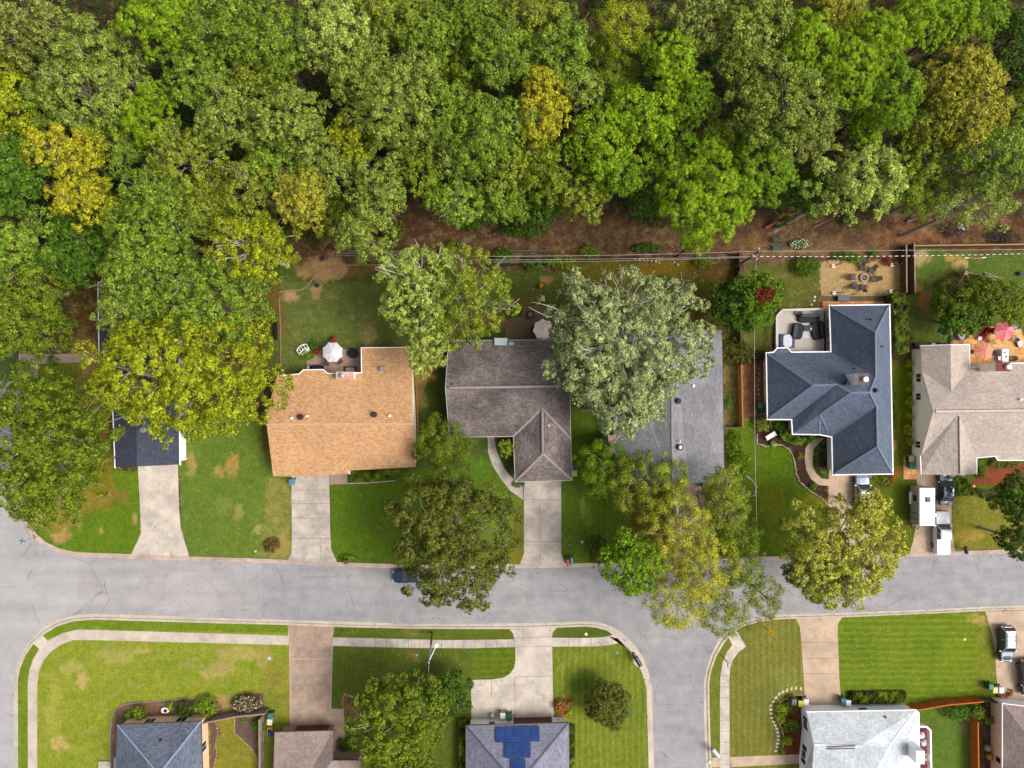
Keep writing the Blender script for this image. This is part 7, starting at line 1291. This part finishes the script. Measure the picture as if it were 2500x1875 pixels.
edging('straight tan edging down the left of the back lawn', [(682, 728), (686, 800), (687, 910)], M_ED, .12); edging('curved tan edging around the bare patches of the back lawn', [(682, 716), (690, 711), (735, 708), (750, 700), (770, 674), (786, 660), (805, 652), (850, 648), (940, 647)], M_ED, .16); edging('brick row edging right of the orange roofed house', [(1018, 928), (1022, 1120)], mat('brick_row', C(176, 110, 84), .9, .3, 8), .2, .15)
edging('grey edging round the lower left flower bed', [(271, 1860), (271, 1790), (275, 1745), (286, 1728), (305, 1718), (400, 1708), (495, 1703)], M_FG, .1); edging('thin pale edging of the red mulch bed', [(1960, 1696), (1940, 1695), (1922, 1699), (1905, 1712), (1896, 1728), (1896, 1752), (1908, 1780), (1913, 1800), (1910, 1838)], M_JL, .09); edging('timber edging under the gravel circle', [(2008, 722), (2180, 722)], M_FG, .14); edging('second timber edging under the gravel circle', [(2008, 736), (2170, 736)], M_FG, .1); edging('pale edging below the orange roof shrubs', [(850, 1180), (905, 1178), (966, 1173)], M_JL, .1); edging('short pale edging at the left end of the dark roof driveway', [(292, 1140), (300, 1150), (320, 1152)], M_JL, .08)
edging('pale timber wall running up to the taupe patio', [(2318, 797), (2319, 838)], M_FG, .2, .4)
# small side extension of the slate house
c = W(258, 1866, 0); o = MB().box((c[0], c[1], .2), (1.6, 1.1, .3)).build('step_slab', M_CON, None, (c[0], c[1], .05)); tag(o, 'concrete step at the left wall of the slate roofed house', 'step')
# white deck at the bottom right
P_ = [W(x, y, .7)[:2] for x, y in ((2243, 1775), (2262, 1774), (2272, 1783), (2274, 1900), (2243, 1900))]; t = thing('deck', 'white railed deck on the right of the white roofed house', 'deck', (P_[0][0], P_[0][1], 0)); MB().prism(P_, .1, .7).build('deck_floor', mat('red_deck', C(150, 76, 74), .8, .1, 2), t)
Q = [Vector(W(x, y, 1.6)) for x, y in ((2246, 1774), (2262, 1774), (2272, 1783), (2274, 1900))]; r = MB(); [r.beam(a_, b_, .2, .07) for a_, b_ in zip(Q, Q[1:])]; r.build('rail_cap', M_TRIM, t); bl = MB()
for a_, b_ in zip(Q, Q[1:]):
    for i in range(int((b_ - a_).length / .18) + 1): p = a_.lerp(b_, i * .18 / (b_ - a_).length); bl.box((p.x, p.y, 1.15), (.05, .05, .9))
bl.build('balusters', M_TRIM, t)
for x, y, lab in ((2252, 1797, 'white cushioned chair at the top of the white deck'), (2258, 1815, 'second white cushioned chair on the white deck')): c = W(x, y, 1.3); t = thing('deck_chair', lab, 'chair', (c[0], c[1], .7), .3, world=False); soft(MB(), (0, 0, .3), (.8, .9, .2)).build('seat', M_WF, t); soft(MB(), (-.2, .3, .4), (.7, .3, .45)).build('backrest', mat('rose_cushion', C(236, 206, 210), .8, .05, 3), t); MB().box((0, 0, .15), (.7, .8, .3)).build('frame', M_DKB, t)
h10.chimney(2236, 1833, 2256, 1864, 5.6, M_WHITE, M_TRIM, zb=0)
c = W(2265, 1850, 1.3); t = thing('outdoor_chair', 'white chair with orange cushions beside the white chimney', 'chair', (c[0], c[1], .7), 0, world=False); soft(MB(), (0, 0, .3), (.7, 1.0, .25)).build('seat', M_WF, t); soft(MB(), (-.15, .1, .52), (.25, .5, .12)).build('cushion', mat('orange_cushion', C(230, 120, 70), .8, .1, 3), t)
# odds and ends
for x, y, r_, rgb, lab in ((789, 632, .3, (50, 62, 84), 'dark blue ball near the curved edging'), (775, 697, .28, (40, 44, 70), 'navy bucket on the bare patch of the back lawn'), (2408, 1824, .45, (196, 170, 170), 'pinkish ball ornament right of the orange stained fence'), (2413, 1845, .45, (206, 160, 60), 'ochre ball ornament right of the orange stained fence'), (2488, 668, .3, (40, 80, 120), 'dark blue ball on the right hand back lawn'), (1201, 1746, .35, (120, 160, 180), 'blue and white bundle left of the cream cart')):
    c = W(x, y, .3); o = MB().lathe((c[0], c[1], .1), [(r_ * .4, 0), (r_ * .9, r_ * .5), (r_, r_), (r_ * .8, r_ * 1.6), (r_ * .3, r_ * 1.95)], 12).build('garden_ball' if r_ != .35 else 'laundry_bundle', mat('ball_paint', C(*rgb), .5, .2, 4, rgb2=(C(240, 244, 246) if r_ == .35 else None)), None, (c[0], c[1], .1)); tag(o, lab, 'ball' if r_ != .35 else 'bundle')
c = W(400, 1737, .8); t = thing('garden_urn', 'white tub with a coiled brown hose in the lower left flower bed', 'hose tub', (c[0], c[1], .1), world=False); soft(MB(), (0, 0, 0), (1.05, .75, .5)).build('tub', M_TRIM, t); MB().lathe((.1, 0, .48), [(.22, 0), (.24, .05), (.14, .12)], 14).build('coiled_hose', M_DKM, t)
c = W(867, 940, .2); 
c = W(2372, 1187, .3); t = thing('garden_statue', 'orange and white flower figure among the plants right of the sedan', 'ornament', (c[0], c[1], .1), .4, world=False); MB().lathe((0, 0, 0), [(.18, 0), (.3, .2), (.22, .5), (.08, .6)], 10).build('figure', mat('orange_glaze', C(250, 140, 90), .5, .1, 3), t); MB().lathe((.3, -.15, 0), [(.15, 0), (.2, .15), (.06, .3)], 9).build('pot', M_TRIM, t)
# ---------------------------------------------------------------- planting
for P_, h, pal, lab in (([(2176, 716), (2192, 711), (2210, 715), (2220, 730), (2223, 860), (2206, 866), (2186, 862), (2182, 800)], 2.3, 'O', 'tall clipped green hedge row between the two right hand houses'),
    ([(1905, 1058), (1920, 1049), (1938, 1056), (1955, 1068), (1975, 1068), (1994, 1062), (1990, 1078), (1970, 1087), (1945, 1087), (1922, 1080), (1908, 1070)], 1.0, 'V', 'crescent shaped clipped hedge below the small front wing'),
    ([(2076, 1692), (2216, 1690), (2216, 1719), (2078, 1722)], .9, 'O', 'dark green hedge strip against the white wall'),
    ([(852, 1152), (975, 1145), (975, 1172), (855, 1178)], .8, 'O', 'green shrub strip under the orange roof front'),
    ([(1390, 1770), (1404, 1770), (1404, 1890), (1390, 1890)], .6, 'O', 'low green strip along the right wall of the solar house'),
    ([(1120, 1762), (1136, 1760), (1138, 1890), (1118, 1890)], 1.6, 'O', 'narrow hedge along the left wall of the solar house'),
    ([(2325, 1170), (2345, 1158), (2365, 1168), (2372, 1200), (2400, 1200), (2440, 1215), (2425, 1225), (2380, 1210), (2330, 1214)], .5, 'V', 'loose green ground planting right of the dark blue sedan')):
    hedge(P_, h, pal, lab)
B = bush
for a_ in [(2220, 983, 10, 12, 'Y', 1.2, 'yellow green ball shrub by the cream wall, third from the bottom'), (2219, 1017, 9, 9, 'Y', 1.0, 'small yellow green shrub by the cream wall, second of the lower ones'), (2217, 1048, 9, 14, 'D', 1.1, 'golden shrub by the cream wall beside the blue hose line'), (2221, 1078, 9, 11, 'Y', 1.1, 'lowest yellow green shrub by the cream wall'), (2218, 887, 9, 9, 'Y', 1.0, 'topmost yellow green shrub by the cream wall'), (2221, 915, 6, 6, 'D', .7, 'tiny golden shrub by the cream wall'), (2220, 948, 7, 8, 'D', .7, 'small golden shrub between the wall vent and the windows'),
           (1340, 1735 - 540, 1, 1, 'K', .3, '')][:7]: B(*a_)
B(345, 1738, 17, 18, 'O', 1.5, 'dark olive round shrub left in the lower left flower bed'); B(452, 1730, 22, 20, 'K', 1.5, 'darkest round shrub in the lower left flower bed', bright=1.1); B(418, 1723, 9, 9, 'V', .8, 'small bright green shrub above the white tub'); B(314, 1750, 10, 16, 'V', .7, 'light green plant at the left of the flower bed'); B(483, 1725, 12, 12, 'V', .9, 'bright green plant right of the darkest round shrub'); B(507, 1722, 26, 26, 'B', 1.4, 'spiky yellow green shrub beside the flowering bush', bright=.85)
B(601, 1719, 40, 19, 'K', 1.3, 'long bush covered in pink and cream blossoms', flowers=(((246, 214, 196), (236, 150, 140), (240, 226, 200)), 520, .15)); B(1372, 1723, 20, 15, 'O', 1.0, 'bush with coral red blossoms at the driveway corner', flowers=(((246, 80, 80), (250, 120, 110)), 110, .2)); B(1390, 1738, 8, 8, 'Y', .5, 'small lime plant below the coral blossoms')
B(1908, 1730, 15, 15, 'B', 1.1, 'bright ball shrub nearest the carts on the red mulch', bright=.85, z0=.1); B(1904, 1754, 12, 11, 'B', 1.0, 'middle bright ball shrub on the red mulch edge'); B(1922, 1806, 11, 11, 'B', 1.0, 'lowest bright ball shrub on the red mulch'); B(1930, 1770, 22, 18, 'O', .5, 'spreading green plants in the middle of the red mulch'); B(1932, 1718, 20, 22, 'O', .5, 'spreading green plants under the topmost ball shrub'); B(1908, 1832, 8, 10, 'O', .4, 'green plant at the bottom end of the red mulch')
B(2340, 1738, 30, 20, 'E', 1.8, 'glossy green shrub leaning over the orange fence corner', style='bush', bright=1.2); B(2385, 1738, 20, 16, 'O', 1.6, 'olive leafy shrub right of the glossy one'); B(2412, 1757, 12, 10, 'O', 1.2, 'small shrub against the tan wall'); B(855, 1716, 7, 8, 'O', .6, 'single green shrub in the little triangular bed'); B(630, 1790 - 20, 14, 20, 'E', .8, 'green plants along the inner weathered fence'); B(635, 1815, 8, 9, 'V', .6, 'small bright plant by the inner weathered fence'); B(594, 1758, 5, 7, 'V', .4, 'tiny green plant in the purple mulch')
B(840, 1818, 16, 16, 'K', 1.0, 'dark spiky bush beside the pinkish garage', bright=1.2); B(1460, 1344, 26, 36, 'H', 2.6, 'dark purple brown shrub at the kerb left of the compact tree', style='bush', bright=.55)
B(1952, 1113, 7, 7, 'V', .5, 'upper small green plant in the dark mulch bed'); B(1985, 1188, 8, 8, 'V', .5, 'lower small green plant in the dark mulch bed'); B(1862, 1036, 22, 16, 'O', 1.2, 'green shrub below the left corner of the hipped roof'); B(1902, 1037, 18, 16, 'E', 1.4, 'darker shrub between hedge and hipped roof corner'); B(2105 + 50, 1172, 14, 16, 'O', .9, 'green shrub right of the silver blue car'); B(2168, 1170, 12, 14, 'R', .7, 'red leaved plant right of the silver blue car', bright=.7); B(2133, 1175, 9, 18, 'V', .9, 'bright green shrub against the silver blue car')
B(1970, 650, 34, 26, 'E', 1.6, 'dark green round shrub on the lawn left of the gravel circle', bright=1.15); B(2060, 625, 30, 12, 'E', 1.0, 'green plants above the gravel circle'); B(2090, 632, 20, 10, 'V', .8, 'bright plants above the gravel circle'); B(2166, 640, 12, 10, 'R', .6, 'red flowering plant above the gravel circle', bright=1.0); B(2130, 620, 12, 8, 'E', .8, 'small dark plant near the red flowering plant')
B(1108, 612, 36, 22, 'V', 1.6, 'bright green bush on the bank above the pale tree', bright=.95); B(1230, 625, 26, 20, 'E', 1.4, 'dark green bush left of the fence line'); B(1300, 645, 30, 16, 'E', 1.3, 'dark green plants along the middle fence'); B(1370, 640, 40, 18, 'O', 1.6, 'green bushes along the fence above the lawn'); B(1620, 693, 30, 18, 'K', 1.5, 'dark green bush between silvery tree and mossy lawn', bright=1.3); B(1440, 615, 24, 14, 'O', 1.0, 'low bush on the brown bank'); B(1580, 605, 40, 10, 'E', .9, 'dark plants along the foot of the bank'); B(1720, 640, 24, 16, 'O', 1.2, 'green bush left of the utility pole foot')
B(1888 + 62, 597, 26, 12, 'O', .7, 'white flowering patch right of the green bench', flowers=(((244, 244, 230), (226, 226, 200)), 120, .2)); B(1280, 560, 60, 20, 'E', 1.8, 'dark bush mass at the wood edge in the middle'); B(1150, 540, 40, 22, 'E', 2.0, 'dark bush under the white forked trunk'); B(960, 560, 30, 26, 'O', 1.8, 'green bush at the wood edge above the maple')
B(1775, 983, 12, 22, 'E', 1.2, 'green shrub between grey roof and honey fence', bright=1.1); B(1795, 1085, 22, 36, 'V', 1.8, 'leafy green shrub row right of the grey roof, upper part', bright=.85); B(1810, 1075 + 60, 26, 30, 'V', 1.8, 'leafy green shrub row beside the birch like tree', bright=.85); B(1800, 860, 46, 34, 'H', 1.8, 'dusty brown green shrubs above the honey fence', style='bush', bright=.8); B(1850, 870, 20, 12, 'H', 1.0, 'dark purplish shrub at the corner of the hipped house', bright=.5)
B(664, 1330, 20, 18, 'H', .7, 'reddish brown dying shrub near the street left of the stained driveway', bright=.8, flowers=(((160, 70, 66), (190, 96, 80)), 60, .2)); B(848, 1362, 22, 8, 'V', .5, 'green fronds around the brick pillar mailbox'); B(1265, 1182, 14, 8, 'E', .5, 'small dark plant at the brown garage corner')
B(2460, 1215, 30, 18, 'V', .6, 'leafy green bed plants at the right edge of the dry lawn'); B(2455, 1130, 40, 12, 'O', .8, 'green shrubs along the taupe front wall'); B(2395, 1150, 10, 18, 'E', 1.0, 'dark shrub at the corner of the taupe garage'); B(2440, 1150 + 55, 20, 14, 'Y', .6, 'yellow flowering plants beside the orange figure'); B(750, 862 + 3, 18, 14, 'V', .9, 'green plant in front of the white swing seat'); B(763, 843, 9, 14, 'E', .9, 'dark green potted plant by the white swing seat')
B(1390, 1362, 9, 6, 'E', .6, 'small dark bush behind the two bright mailboxes')
B(312, 1147, 18, 6, 'H', .5, 'dry plants under the dark roof beside the driveway'); B(128, 882, 12, 12, 'E', .8, 'small shrub beside the walk at the left'); B(70, 895, 14, 10, 'M', .6, 'yellowish shrub below the walk at the left street')
# tidy: drop helper marks
for o in D.objects:
    if '_w' in o: del o['_w']
